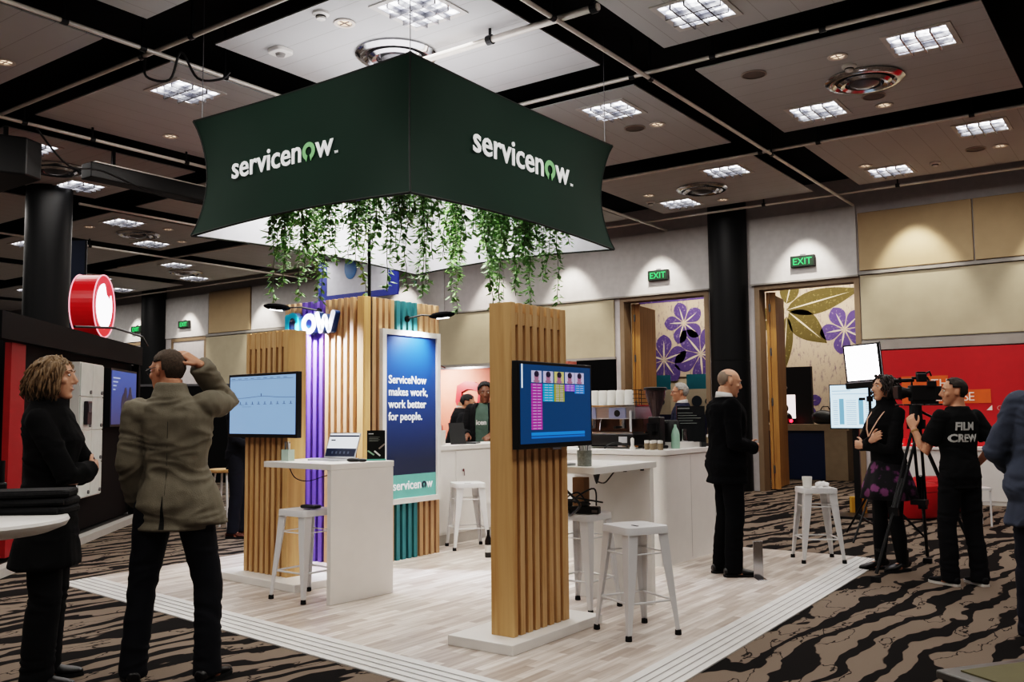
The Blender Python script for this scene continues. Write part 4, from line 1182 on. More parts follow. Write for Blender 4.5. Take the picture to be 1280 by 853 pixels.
for k, (a, b, c, m_) in enumerate(((-.04, .06, -55, '#8fb59a'), (.01, .055, -50, '#d8d8d4'), (.045, .11, 50, '#9a8f88'))):
    mt = Matrix.Translation((a, -.0055, b)) @ Matrix.Rotation(math.radians(c), 4, 'Y')
    MB().box((-.006, -.001, -.03), (.006, .001, .03), 0, mt).build('pictured_pen', mat('pen_pic_%d' % k, m_, .4), cdp, world=False)
MB().box((-.058, -.0045, .205), (-.02, -.0035, .212)).build('heading_line', mat('print_white', '#d6d8d6', .5), cdp, world=False)
g = MB()
for k in range(4): g.box((-.055, -.0045, .18 - k * .010), (.03 - .012 * (k % 2), -.0035, .183 - k * .010))
g.build('text_lines', mat('print_grey', '#8a8f8c', .5), cdp, world=False)
o = MB().ell((-5.10, 5.04, DZ + .014), (.055, .032, .019), 16, 8, rot=rz(.6)).ell((-5.03, 5.065, DZ + .012), (.04, .02, .014), 12, 6, rot=rz(.3)).build('computer_mouse', BLACK, None, smooth='full')
setp(o, 'black computer mouse beside the laptop on the left desk', 'mouse')
o = MB().box((-5.50, 4.86, DZ), (-5.26, 4.98, DZ + .002)).build('paper_sheet', mat('paper', '#e8e6e8', .7), None)
setp(o, 'white leaflet lying in front of the laptop on the left desk', 'paper')
cable('power_cable', 'thin dark cable hanging under the left desk top', [(-5.62, 4.83, DZ - .045), (-5.58, 4.86, DZ - .13), (-5.46, 4.9, DZ - .15), (-5.3, 5.0, DZ - .10), (-5.1, 5.2, DZ - .1)], .004)
o = MB().prism(rounded(.15, .085, .02), 0, .022).v and MB().cbox((-5.36, 4.84, SEATZ + .014), (.15, .08, .026), rz(.2)).build('card_reader', BLACK, None, bevel=.01)
setp(o, 'black gadget lying on the stool under the left desk', 'gadget')

# items on the right desk
pot = thing('pen_pot', 'grey mottled pot full of pens on the right desk', 'pen pot', (-3.25, 5.32, DZ))
MB().lathe([(.046, 0), (.048, .003), (.05, .105), (.046, .105), (.044, .01), (0, .01)], n=24).build('pot', mat('stone_grey', '#8f948e', .7, scale=60, var=.25), pot, world=False, smooth=True)
for k in range(13):
    a = k * 2.4; rr = .012 + .022 * R.random()
    p0 = Vector((rr * math.cos(a), rr * math.sin(a), .02)); p1 = p0 + Vector((.018 * math.cos(a), .018 * math.sin(a), .16 + .025 * R.random()))
    MB().cyl(p0, p1, .0042, n=8).build('pen', (WHITEP, WHITEP, mat('pen_grey_white', '#b9bebc', .4), mat('pen_dark', '#5a6264', .4))[k % 4], pot, world=False)
laptop('silver laptop seen from behind, half hidden by the front right pillar', (-3.53, 5.35, DZ), math.radians(150), 105, scr=False)
o = MB().box((-3.21, 5.55, DZ), (-3.13, 5.75, DZ + .003)).build('paper_sheet', mat('paper', '#e8e6e8', .7), None); setp(o, 'white leaflet beside the pen pot on the right desk', 'paper')
o = MB().lathe([(.004, -.07), (.012, -.05), (.02, -.02), (.026, 0)], (-3.17, 5.34, DZ - .046), 14).build('cable_plug', BLACK, None); setp(o, 'black plug hanging under the right desk top', 'plug')
cable('power_cable', 'black cable drooping under the right desk top', [(-3.17, 5.34, DZ - .10), (-3.2, 5.5, DZ - .12), (-3.2, 5.62, DZ - .06), (-3.22, 5.7, DZ - .05)], .005)
cable('power_cable', 'thick black cable loop falling behind the front right pillar', [(-3.5, 5.25, DZ - .05), (-3.36, 5.3, .86), (-3.3, 5.33, .78), (-3.42, 5.4, .70), (-3.5, 5.52, .715)], .009)
pb = thing('power_board', 'black power board on the cable-covered stool under the right desk', 'power board', (-3.46, 5.58, SEATZ), .3)
MB().box((-.15, -.035, 0), (.15, .035, .05)).build('strip', BLACK, pb, world=False, bevel=.006)
MB().box((-.1, -.02, .05), (-.05, .02, .10)).build('plug', mat('plug_dark', '#1c1d20', .5), pb, world=False, bevel=.005)
MB().box((.02, -.02, .05), (.07, .02, .085)).build('plug', mat('plug_dark', '#1c1d20', .5), pb, world=False, bevel=.005)
MB().box((.10, -.036, .012), (.14, -.0345, .03)).build('label_patch', GREYM, pb, world=False)
for q in range(3):
    a = q * 1.7
    cable('cable_tangle', 'black cable curled over the power board under the right desk', [(-3.45 + .12 * math.cos(a), 5.6 + .1 * math.sin(a), SEATZ + .06), (-3.43 + .08 * math.cos(a + 1), 5.6 + .08 * math.sin(a + 1), SEATZ + .17 - .03 * q), (-3.46 + .11 * math.cos(a + 2.4), 5.6 + .1 * math.sin(a + 2.4), SEATZ + .1), (-3.4 + .1 * math.cos(a + 3.6), 5.62 + .09 * math.sin(a + 3.6), SEATZ + .075)], .006, grp='cables on the stool')
o = MB().box((-3.60, 5.72, SEATZ), (-3.50, 5.79, SEATZ + .24)).build('cardboard_box', mat('cardboard', '#8a6a48', .8), None); setp(o, 'upright brown cardboard box on the stool under the right desk', 'box')

# ------------------------------------------------------------------ coffee counter
CX, CY0, CY1, CTZ = -3.75, 7.50, 9.05, 1.06
cc = thing('coffee_counter', 'long white coffee counter with a rounded front corner', 'counter', (-4.6, 8.1, FZ))
pts = [(CX, CY1), (-4.35, CY1), (-4.35, 8.15), (-5.3, 8.15), (-5.3, CY0)] + [(CX - .06 + .06 * math.sin(a), CY0 + .06 - .06 * math.cos(a)) for a in [PI / 2 * k / 5 for k in range(6)]]
MB().prism(pts, FZ, CTZ - .05).build('carcass', WHITE, cc)
MB().prism([(x + (.012 if x > -4.3 else 0), y - (.012 if y < 7.6 else 0)) for x, y in pts], CTZ - .046, CTZ).build('worktop', WHITE, cc, bevel=.004)
g = MB()
for y in (8.05, 8.6): g.box((CX - .001, y - .002, FZ + .02), (CX + .0012, y + .002, CTZ - .06))
g.build('panel_joint', mat('joint_grey', '#a9a6a2', .6), cc)
st = thing('counter_step', 'raised white step shelf on the coffee counter', 'shelf', (-4.0, 8.3, CTZ))
MB().box((-4.3, 8.05, CTZ), (-3.86, 8.62, CTZ + .055)).build('slab', WHITE, st, bevel=.003)
MB().box((-4.3, 8.42, CTZ + .055), (-4.02, 8.62, CTZ + .19)).build('riser_box', WHITE, st, bevel=.003)
# back cupboard counter
bc = thing('cupboard_counter', 'white cupboard counter with two lockable doors behind the tower', 'counter', (-6.6, 8.2, FZ))
BX, BY0, BY1 = -6.30, 7.14, 9.1
MB().box((BX - .5, BY0, FZ + .11), (BX, BY1, 1.02)).build('carcass', WHITE, bc)
MB().box((BX - .5, BY0, FZ), (BX - .02, BY1, FZ + .11)).build('plinth', mat('plinth_grey', '#b4afa8', .5), bc)
MB().box((BX - .52, BY0, 1.02), (BX + .015, BY1, 1.07)).build('worktop', WHITE, bc, bevel=.003)
for k, (a, b) in enumerate(((BY0 + .01, 7.66), (7.67, 8.36), (8.37, 9.08))):
    d = MB().box((BX, a, FZ + .13), (BX + .012 - .008 * (k == 0), b, 1.005)).build('door', WHITE, bc, bevel=.002)
    if k: 
        MB().cyl((BX + .012, a + .10, .80), (BX + .03, a + .10, .80), .016, n=12).build('lock', CHROME, d)
        MB().box((BX + .02, a + .12, .74), (BX + .024, a + .128, .79)).build('key', CHROME, d)

# ------------------------------------------------------------------ coffee machine and bar things
em = thing('espresso_machine', 'two-group steel espresso machine on the coffee counter', 'espresso machine', (-4.5, 7.85, CTZ))
x0, x1, y0, y1 = -4.86, -4.17, 7.72, 8.12
MB().box((x0, y0, CTZ + .03), (x1, y1, CTZ + .14)).build('base', BLACK, em, bevel=.01)
for x in (x0 + .06, x1 - .06): MB().cyl((x, y0 + .06, CTZ), (x, y0 + .06, CTZ + .03), .02, n=12).build('foot', BLACKM, em)
MB().box((x0 + .02, y0 + .01, CTZ + .14), (x1 - .02, y0 + .25, CTZ + .155)).build('drip_tray', STEEL, em)
MB().box((x0 + .02, y0 + .24, CTZ + .155), (x1 - .02, y1 - .01, CTZ + .28)).build('back_splash', mat('splash_brown', '#5b463c', .3, metal=.6), em)
MB().box((x0, y0 + .04, CTZ + .28), (x1, y1, CTZ + .40)).build('upper_body', STEEL, em, bevel=.008)
MB().box((x0 - .01, y0 + .02, CTZ + .40), (x1 + .01, y1 + .01, CTZ + .415)).build('cup_tray', CHROME, em)
for k, x in enumerate((x0 + .17, x1 - .19)):
    pan = MB().box((x - .09, y0 + .03, CTZ + .285), (x + .09, y0 + .042, CTZ + .39)).build('front_panel', mat('panel_blue_steel', '#8b95b5', .3, metal=.5), em)
    MB().lathe([(.032, 0), (.032, .004), (0, .005)], (0, 0, 0), 18).build('gauge', BLACK, pan, world=False).matrix_local = root_matrix(em).inverted() @ Matrix.Translation((x, y0 + .03, CTZ + .335)) @ Matrix.Rotation(PI / 2, 4, 'X')
    MB().cyl((x, y0 + .14, CTZ + .22), (x, y0 + .14, CTZ + .285), .035, n=18).build('group_head', CHROME, em)
    pf = MB().cyl((x, y0 + .14, CTZ + .19), (x, y0 + .14, CTZ + .225), .038, n=18).build('portafilter', CHROME, em)
    MB().tube([(x, y0 + .11, CTZ + .205), (x, y0 - .02, CTZ + .20)], [.011, .014], 10).build('handle', BLACK, pf)
    MB().tube([(x + .13, y0 + .08, CTZ + .30), (x + .13, y0 + .05, CTZ + .24), (x + .135, y0 + .03, CTZ + .17)], .005, 8).build('steam_wand', CHROME, em)
MB().cyl((x1 - .04, y0 + .02, CTZ + .16), (x1 - .04, y0 + .02, CTZ + .36), .012, n=10).build('sight_glass', mat('glass_pale', '#c9c9cc', .1), em)
bd = MB()
for k in range(28):
    a = 2 * PI * k / 28; b = 2 * PI * (k + 1) / 28
    bd.tube([(x0 + .17 + .055 * math.cos(a), y0 - .002, CTZ + .085 + .022 * math.sin(a)), (x0 + .17 + .055 * math.cos(b), y0 - .002, CTZ + .085 + .022 * math.sin(b))], .003, 5)
bd.box((x0 + .14, y0 - .004, CTZ + .08), (x0 + .20, y0 - .001, CTZ + .09)).box((x0 + .166, y0 - .004, CTZ + .05), (x0 + .174, y0 - .001, CTZ + .065))
bd.build('oval_badge', mat('badge_white', '#d8d8d8', .4), em)
MB().box((x1 - .16, y0 - .004, CTZ + .055), (x1 - .07, y0, CTZ + .115)).build('notice_plate', mat('plate_grey', '#b9b9bb', .5), em)
CUP = mat('paper_cup_white', '#eceae4', .6, var=.02)
for k in range(5):
    c = (x0 + .20 + k * .096, y0 + .12, CTZ + .415)
    t = thing('paper_cup_stack', 'white paper cups upside down on the espresso machine', 'cups', c, 0, 'paper cups on the espresso machine')
    MB().lathe([(.046, 0), (.048, .006), (.044, .02), (.043, .125), (.041, .14), (.036, .145), (0, .145)], n=24).build('outer_cup', CUP, t, world=False, smooth=True)
    for z in (.012, .024): MB().lathe([(.0475, z), (.0485, z + .004), (.0465, z + .008)], n=24, cap=False).build('cup_rim', CUP, t, world=False)
rk = thing('cup_rack', 'dark wire cup rack at the end of the espresso machine', 'rack', (x1 - .03, y0 + .2, CTZ + .415))
g = MB()
for z in (.02, .06, .10, .14): g.box((-.06, -.09, z), (.06, -.085, z + .006)).box((-.06, .085, z), (.06, .09, z + .006))
for x in (-.06, .055):
    for y in (-.09, .085): g.box((x, y, 0), (x + .006, y + .006, .15))
g.build('wire_frame', BLACKM, rk, world=False)
gr = thing('coffee_grinder', 'black coffee grinder with a tall clear bean hopper', 'grinder', (-4.02, 7.86, CTZ))
MB().box((-.085, -.10, 0), (.085, .12, .03)).box((-.06, -.02, .03), (.06, .10, .30)).build('body', BLACK, gr, world=False, bevel=.012)
MB().cyl((0, -.05, .16), (0, -.05, .24), .05, n=18).box((-.018, -.10, .13), (.018, -.03, .16)).build('dosing_chamber', BLACKM, gr, world=False)
hp = MB().lathe([(.035, .30), (.04, .33), (.095, .50), (.098, .55), (.0, .55)], (0, .03, 0), 24).build('bean_hopper', mat('smoked_plastic', '#3c2f33', .12, alpha=.8, coat=.5), gr, world=False, smooth=True)
MB().lathe([(.112, .55), (.112, .575), (.1, .58), (0, .58)], (0, .03, 0), 24).build('lid', BLACK, hp, world=False)
MB().lathe([(.04, .27), (.045, .30), (.03, .305)], (0, .03, 0), 20).build('collar', CHROME, gr, world=False, smooth=True)
def bar_item(nm, lab, cat, prof, c, m_, cap=None, capm=None, grp=None, n=18):
    t = thing(nm, lab, cat, c, 0, grp)
    MB().lathe(prof, n=n).build('body', m_, t, world=False, smooth=True)
    if cap: MB().lathe(cap, n=n).build('lid', capm, t, world=False, smooth=True)
    return t
JAR = mat('jar_glass', '#9a8a72', .15, alpha=.8); LID = mat('lid_white', '#e2e0da', .4)
for k, (x, y) in enumerate(((-3.97, 7.60), (-3.925, 7.66), (-3.90, 7.57), (-3.855, 7.63), (-3.82, 7.58))):
    bar_item('spice_jar', 'small glass jar with a white lid in the cluster beside the grinder', 'jar', [(.022, 0), (.024, .01), (.024, .055), (.018, .062)], (x, y, CTZ), JAR, [(.021, .06), (.022, .085), (0, .087)], LID, 'jars beside the grinder')
bar_item('salt_shaker', 'white pepper-mill shaped shaker on the coffee counter', 'shaker', [(.028, 0), (.03, .01), (.014, .04), (.018, .08), (.016, .10), (0, .112)], (-4.12, 7.60, CTZ), LID)
bar_item('milk_bottle', 'mint green bottle with a spout beside the grinder', 'bottle', [(.04, 0), (.042, .02), (.04, .13), (.03, .17), (.014, .20), (.013, .225), (0, .227)], (-3.87, 7.99, CTZ), mat('mint_plastic', '#9fc3b0', .4))
kb = thing('black_canister', 'wide black canister on the raised step of the coffee counter', 'canister', (-4.0, 8.16, CTZ + .055))
MB().lathe([(.085, 0), (.088, .01), (.088, .20), (.08, .21), (0, .212)], n=26).build('body', BLACK, kb, world=False, smooth=True)
MB().box((-.006, -.09, .03), (.006, -.086, .18)).build('ridge', BLACKM, kb, world=False)
bar_item('black_canister', 'slim black canister left of the menu sign', 'canister', [(.06, 0), (.062, .01), (.062, .17), (.05, .185), (0, .187)], (-4.2, 8.14, CTZ + .055), BLACK)
bar_item('steel_jug', 'small steel milk jug beside the menu sign', 'jug', [(.045, 0), (.048, .01), (.036, .09), (.042, .12), (.036, .118), (0, .02)], (-3.93, 8.28, CTZ + .055), CHROME)
ms = thing('menu_sign', 'dark glass menu sign standing on the coffee counter', 'sign', (-3.88, 8.36, CTZ + .0), math.radians(40))
MB().box((-.14, -.004, .05), (.14, .004, .40)).build('panel', mat('smoked_acrylic', '#26282a', .15, alpha=.92), ms, world=False)
MB().box((.09, -.03, 0), (.14, .03, .05)).box((-.14, -.03, .0), (-.09, .03, .05)).build('foot', mat('clear_acrylic', '#3a3c3d', .2), ms, world=False)
g = MB()
for k in range(5): g.box((-.13, -.006, .33 - k * .025), (.02 + .04 * (k % 3), -.0042, .336 - k * .025))
g.box((-.13, -.006, .372), (-.01, -.0042, .384))
g.build('text_lines', mat('print_grey', '#8a8f8c', .5), ms, world=False)
bx = thing('sample_box', 'small dark display box of three white-lidded jars at the counter end', 'display box', (-3.84, 8.72, CTZ), .0)
MB().box((-.05, -.09, 0), (.05, .09, .03)).box((-.05, -.09, .03), (-.044, .09, .10)).build('box', mat('dark_wood_box', '#2a1c16', .5), bx, world=False)
for k in range(3):
    bar_item('spice_jar', 'small white-lidded jar standing in the dark display box', 'jar', [(.022, 0), (.024, .01), (.024, .055), (.018, .062)], (-3.83, 8.66 + .06 * k, CTZ + .03), JAR, [(.021, .06), (.022, .085), (0, .087)], LID, 'jars in the display box')
cable('power_cable', 'short black flex in front of the espresso machine', [(-4.42, 7.60, CTZ + .01), (-4.36, 7.62, CTZ + .05), (-4.28, 7.64, CTZ + .06), (-4.2, 7.66, CTZ + .02)], .008)
# items on the cupboard counter
bar_item('straw_tumbler', 'white tumbler of straws at the left end of the cupboard counter', 'tumbler', [(.042, 0), (.045, .005), (.05, .16), (.046, .16), (.04, .01), (0, .01)], (-6.40, 7.55, 1.07), CUP)
for k in range(5):
    o = MB().cyl((-6.41 + .008 * k, 7.54 + .006 * (k % 3), 1.085), (-6.425 + .013 * k, 7.53 + .01 * (k % 3), 1.285), .004, n=6).build('straw', WHITEP if k % 2 else BLACK, None); setp(o, 'drinking straw in the white tumbler on the cupboard counter', 'straw', 'straws in the tumbler')
lp = laptop('dark laptop with a round pale sticker, seen from behind on the cupboard counter', (-6.5, 8.15, 1.07), math.radians(118), 105, lidcol=mat('laptop_dark', '#2b2e31', .4), scr=False)
mtx = Matrix.Translation((0, .215 / 2 - .006, .014)) @ Matrix.Rotation(math.radians(75), 4, 'X')
k_ = MB().lathe([(.042, 0), (.042, .001)], n=24).build('round_sticker', mat('sticker_pale_green', '#b9c9a8', .5), lp, world=False); k_.matrix_local = mtx @ Matrix.Translation((0, .10, -.0046))
o = MB().box((-6.55, 7.35, 1.07), (-6.38, 7.47, 1.08)).build('paper_sheet', mat('paper', '#e8e6e8', .7), None); setp(o, 'stack of white leaflets on the cupboard counter', 'paper')
tb = thing('tablet_stand', 'black tablet leaning on a stand on the cupboard counter', 'tablet', (-6.42, 7.87, 1.07), math.radians(60))
mt = Matrix.Rotation(math.radians(-20), 4, 'X')
MB().box((-.09, -.004, 0), (.09, .004, .25), 0, mt).build('tablet', BLACK, tb, world=False)
MB().box((-.05, .0, 0), (.05, .08, .008)).build('stand', GREYM, tb, world=False)
# cup and napkin on the edge stool
bar_item('paper_cup', 'white cup on the stool at the platform edge', 'cup', [(.036, 0), (.038, .004), (.046, .10), (.043, .10), (.034, .01), (0, .01)], (-2.82, 8.56, SEATZ), CUP)
def crumple(p):
    q = p * 1.0; k = 1 + .45 * noise.noise(p * 45) + .2 * noise.noise(p * 90); return q * k
o = MB().ell((-2.70, 8.60, SEATZ + .026), (.062, .05, .03), 18, 10, fn=crumple).box((-2.72, 8.52, SEATZ), (-2.6, 8.63, SEATZ + .006)).build('paper_napkin', mat('napkin_white', '#eeeceb', .8), None); setp(o, 'crumpled white napkin beside the cup on the edge stool', 'napkin')
# steel sign foot by the bald man's shoe and black bottles behind the pillar
ls = thing('steel_stand', 'small upright polished steel stand on the platform beside the bald man', 'stand', (-2.88, 7.44, FZ), math.radians(35))
MB().box((-.04, -.005, 0), (.04, .005, .30)).box((-.04, -.14, 0), (.04, .0, .008)).build('bent_plate', CHROME, ls, world=False, bevel=.003)
for k, (x, y) in enumerate(((-5.43, 7.10), (-5.40, 7.19))):
    t = bar_item('drink_bottle', 'dark drink bottle on the floor, mostly hidden by the front right pillar', 'bottle', [(.032, 0), (.034, .01), (.034, .16), (.014, .21), (.013, .24)], (x, y, FZ), mat('bottle_dark', '#161212', .2), [(.015, .235), (.015, .26), (0, .262)], BLACK, 'bottles on the floor')
    MB().lathe([(.0345, .05), (.0345, .12)], n=18, cap=False).build('paper_label', LID, t, world=False)
# ------------------------------------------------------------------ dark angled stand at left
A45 = math.radians(43.3)
dv = Vector((-math.sin(A45), math.cos(A45), 0)); nv = Vector((dv.y, -dv.x, 0))
B0 = Vector((-11.87, 7.47, 0))          # right-hand end of its front
bs = thing('dark_exhibit_stand', 'black angled exhibition stand with a deep black fascia at the left', 'stand', B0, math.atan2(dv.y, dv.x))
# local axes: x along the front (negative = towards the camera), y into the stand
W_BLACK = mat('stand_black', '#050506', .6, spec=.15); W_BROWN = mat('stand_dark_brown', '#120c0b', .7, spec=.2)
MB().box((-4.75, 0, 2.13), (.0, .09, 2.385)).build('fascia', W_BLACK, bs, world=False)
MB().box((-.10, .02, 0), (.0, .12, 2.13)).build('corner_post', W_BLACK, bs, world=False)
MB().box((-4.2, .14, .08), (-.02, .20, 2.16)).build('back_panel', W_BROWN, bs, world=False)
MB().box((-4.3, .35, 0), (.6, .42, 2.3)).build('side_wall', W_BLACK, bs, world=False)
MB().box((-6.2, -.12, 0), (3.0, .0, .08)).build('floor_edge', mat('edge_pale', '#b3afa9', .5), bs, world=False)
MB().box((-6.2, .0, 0), (.6, .9, .06)).build('stand_floor', mat('stand_floor_dark', '#2b2724', .6), bs, world=False)
MB().box((-4.36, .06, .1), (-4.02, .12, 2.12)).build('red_panel', mat('stand_red', '#8e0c14', .5), bs, world=False)
MB().box((-5.1, .3, .1), (-4.40, .36, 2.12)).build('tan_panel', mat('stand_tan', '#a58659', .6), bs, world=False)
MB().box((-3.9, .125, .6), (-3.72, .14, 1.95)).build('narrow_black_panel', W_BLACK, bs, world=False)
wire = MB(); wire.tube([(-3.0, -.05, 2.40), (-2.2, -.25, 2.46), (-1.2, -.3, 2.44), (-.2, -.12, 2.39)], .014, 8); wire.build('awning_rod', BLACKM, bs, world=False)
sbm = root_matrix(bs)
def stand_pt(x, y, z): return sbm @ Vector((x, y, z))
# phone-charging lockers
lk = thing('locker_bank', 'white bank of small lockers with round locks on the dark stand', 'lockers', stand_pt(-2.2, .0, .48), math.atan2(dv.y, dv.x))
MB().box((-.42, .0, 0), (.42, .10, 1.555)).build('carcass', WHITE, lk, world=False)
for k in range(2):
    for q in range(4):
        x_0 = -.41 + k * .415; z0 = .01 + q * .385
        d = MB().box((x_0, -.015, z0), (x_0 + .405, 0, z0 + .375)).build('door', mat('locker_white', '#d5d9d4', .4), lk, world=False, bevel=.003)
        MB().cyl((x_0 + .33, -.03, z0 + .05), (x_0 + .33, -.015, z0 + .05), .022, n=12).build('lock', GREYM, d, world=False)
dv2 = thing('card_terminal', 'dark payment terminal fixed to the white lockers', 'terminal', stand_pt(-2.42, -.03, 1.32), math.atan2(dv.y, dv.x))
MB().box((-.08, -.03, 0), (.08, .012, .27)).build('body', mat('terminal_dark', '#221a22', .4), dv2, world=False, bevel=.008)
MB().box((-.06, -.034, .14), (.06, -.03, .24)).build('display', mat('terminal_screen', '#2a2330', .2), dv2, world=False)
# screen on the stand
tv = thing('stand_screen', 'blue advertising screen on the dark stand beside the lockers', 'screen', stand_pt(-.8, .02, 1.28), math.atan2(dv.y, dv.x))
MB().box((-.58, 0, 0), (.60, .08, .75)).build('bezel', BLACK, tv, world=False)
def grad(name, c1, c2, s):
    m = bpy.data.materials.new(name); t, N, L, b = nt(m)
    tc = N.new('ShaderNodeTexCoord'); sx = N.new('ShaderNodeSeparateXYZ'); L.new(tc.outputs['Generated'], sx.inputs[0])
    r = N.new('ShaderNodeValToRGB'); r.color_ramp.elements[0].color = srgb(c1); r.color_ramp.elements[1].color = srgb(c2)
    L.new(sx.outputs['Z'], r.inputs['Fac']); L.new(r.outputs[0], b.inputs['Emission Color']); b.inputs['Emission Strength'].default_value = s
    b.inputs['Base Color'].default_value = (.02, .02, .03, 1); b.inputs['Roughness'].default_value = .3
    return m
d = MB().box((-.55, -.004, .03), (.57, 0, .72)).build('display', grad('advert_blue', '#2a2f66', '#2d55b0', .5), tv, world=False)
MB().ell((.02, -.005, .25), (.16, .003, .2), 16, 8).ell((.28, -.005, .27), (.15, .003, .19), 16, 8).ell((.06, -.006, .44), (.07, .003, .08), 14, 8).ell((.28, -.006, .45), (.065, .003, .08), 14, 8).build('pictured_couple', emis('advert_figures', '#2b2540', .35), d, world=False)
g = MB(); 
for k in range(4): g.box((-.5, -.007, .62 - .05 * k), (-.5 + (.3, .2, .14, .1)[k], -.005, .635 - .05 * k))
g.build('text_lines', emis('advert_text', '#b9c4e8', .5), d, world=False)
# round illuminated sign above the stand
ds = thing('round_lit_sign', 'thick red round sign with a glowing white disc above the dark stand', 'sign', stand_pt(-1.28, .30, 2.385), math.radians(131.6))
RD = emis('sign_red_glow', '#e8202a', .75)
rim = MB(); prof = []
R_ = .40; D_ = .14
cz = .44
def disc(mb, r, y0, y1, n=48, zc=cz, xs=0):
    vs = []; 
    for y in (y0, y1):
        for k in range(n): a = 2 * PI * k / n; vs.append((xs + r * math.cos(a), y, zc + r * math.sin(a)))
    mb.add(vs, [tuple(range(n)), tuple(range(2 * n - 1, n - 1, -1))] + [(k, n + k, n + (k + 1) % n, (k + 1) % n) for k in range(n)])
    return mb
disc(rim, R_, -D_, D_).build('drum', mat('sign_red_drum', '#c8141c', .3, emit='#b01018', estr=.12), ds, world=False)
fc = disc(MB(), R_ * .985, -D_ - .006, -D_).build('red_face', RD, ds, world=False)
def crescent():
    mb = MB(); n = 40; pts = []
    for k in range(n + 1):
        a = math.radians(95 + 300 * k / n); pts.append((.29 * math.cos(a), .29 * math.sin(a)))
    pts += [(.20, .10), (.06, .16), (.03, .24)]
    m_ = len(pts)
    vs = [(p[0], -D_ - .012, cz + p[1]) for p in pts] + [(p[0], -D_ - .006, cz + p[1]) for p in pts]
    mb.add(vs, [tuple(range(m_)), tuple(range(2 * m_ - 1, m_ - 1, -1))] + [(k, m_ + k, m_ + (k + 1) % m_, (k + 1) % m_) for k in range(m_)])
    return mb
crescent().build('white_emblem', emis('sign_white_glow', '#fff6ff', 4.0), ds, world=False)
for y in (-D_ - .008, D_):
    rg = MB()
    for k in range(48):
        a, b = 2 * PI * k / 48, 2 * PI * (k + 1) / 48
        rg.tube([(R_ * math.cos(a), y, cz + R_ * math.sin(a)), (R_ * math.cos(b), y, cz + R_ * math.sin(b))], .009, 5)
    rg.build('lit_rim', emis('sign_pink_rim', '#ff9aa8', 1.2), ds, world=False)
MB().box((-.15, -.1, -.0), (.15, .1, .06)).build('foot', BLACKM, ds, world=False)

# tall banner beside the big column
tb = thing('tall_banner', 'tall navy banner with a white lower half beside the big black column', 'banner', (-15.02, 8.12, 0), YAW)
MB().box((-.16, 0, 2.75), (.20, .02, 4.4)).build('navy_upper', mat('banner_navy', '#14243f', .6), tb, world=False)
MB().box((-.16, 0, .05), (.20, .02, 2.75)).build('white_lower', mat('banner_white', '#c9cccf', .6), tb, world=False)
MB().box((.20, 0, 0), (.23, .025, 4.4)).build('pole', BLACKM, tb, world=False)

# large hung frame banner behind the tower
bb = thing('hung_banner', 'white banner with a thick blue border hung far behind the tower', 'banner', (-14.8, 14.5, 4.0))
fb = mat('border_blue', '#1f2f86', .5)
MB().box((-16.0, 14.5, 4.0), (-15.72, 14.54, 5.2)).box((-15.72, 14.5, 4.0), (-13.5, 14.54, 4.14)).box((-13.78, 14.5, 4.14), (-13.5, 14.54, 5.2)).build('blue_border', fb, bb)
MB().box((-15.72, 14.51, 4.14), (-13.78, 14.54, 5.2)).build('white_field', mat('field_white', '#c9cbd6', .7), bb)
MB().ell((-14.95, 14.5, 4.72), (.2, .012, .26), 20, 10).build('blue_emblem', mat('emblem_blue', '#2a6fae', .5), bb)
g = MB()
for x in (-15.85, -13.6): g.cyl((x, 14.52, 5.2), (x, 14.52, TOPZ), .006, n=6)
g.build('suspension_wire', GREYM, bb)

# ------------------------------------------------------------------ foreground at left: round table with folded black clothes
rt = thing('round_table', 'white round high table cut by the left edge', 'table', (-3.26, 1.60, 0))
tz = 1.06
MB().lathe([(.02, tz - .05), (.30, tz - .048), (.345, tz - .03), (.355, tz - .012), (.35, tz - .002), (.34, tz), (0, tz)], (-3.36, 1.43, 0), 48).build('tabletop', WHITE, rt, smooth=True)
MB().cyl((-3.36, 1.43, .02), (-3.36, 1.43, tz - .05), .035, n=20).build('stem', CHROME, rt)
MB().lathe([(.26, 0), (.26, .012), (.04, .03)], (-3.36, 1.43, 0), 36).build('base', CHROME, rt)
for k in range(3):
    t = thing('folded_garment', 'folded black garment in the pile on the white round table', 'clothes', (-3.37 - .006 * k, 1.69 + .008 * k, tz + .028 * k), .62 + .12 * k, 'black garments on the round table')
    def drape(p): return p * (1 + .12 * noise.noise(p * 14 + Vector((k * 3, 0, 0))))
    mb = MB(); pts = rounded(.30 - .01 * k, .17, .03, 4)
    rings = []
    for z, s in ((0, .97), (.006, 1.0), (.019, 1.0), (.0255, .96)):
        rings.append([drape(Vector((p[0] * s, p[1] * s, 0))) + Vector((0, 0, z + .003 * noise.noise(Vector((p[0] * 12, p[1] * 12, k))))) for p in pts])
    mb.loft(rings).build('folded_cloth', mat('garment_black', '#0d0d0f', .9, bump=.3, bscale=120), t, world=False, smooth=True)
    MB().tube([(-.14, -.082, .013), (0, -.085, .012), (.14, -.082, .013)], .010, 6).build('fold_edge', mat('garment_black', '#0d0d0f', .9), t, world=False)
pp = thing('pen_pot', 'black pot crammed with dark pens at the left edge', 'pen pot', (-3.66, 1.66, tz))
MB().box((-.06, -.06, 0), (.06, .06, .10)).build('pot', BLACK, pp, world=False, bevel=.008)
for k in range(16):
    x, y = -.045 + .03 * (k % 4), -.045 + .03 * (k // 4)
    p = MB().cyl((x, y, .02), (x + R.uniform(-.01, .01), y + R.uniform(-.01, .01), .15 + R.uniform(0, .03)), .009, n=8).build('pen', BLACK, pp, world=False)
MB().box((.06, -.05, 0), (.07, -.02, .14)).build('tan_strap', mat('strap_tan', '#9a7050', .6), pp, world=False)

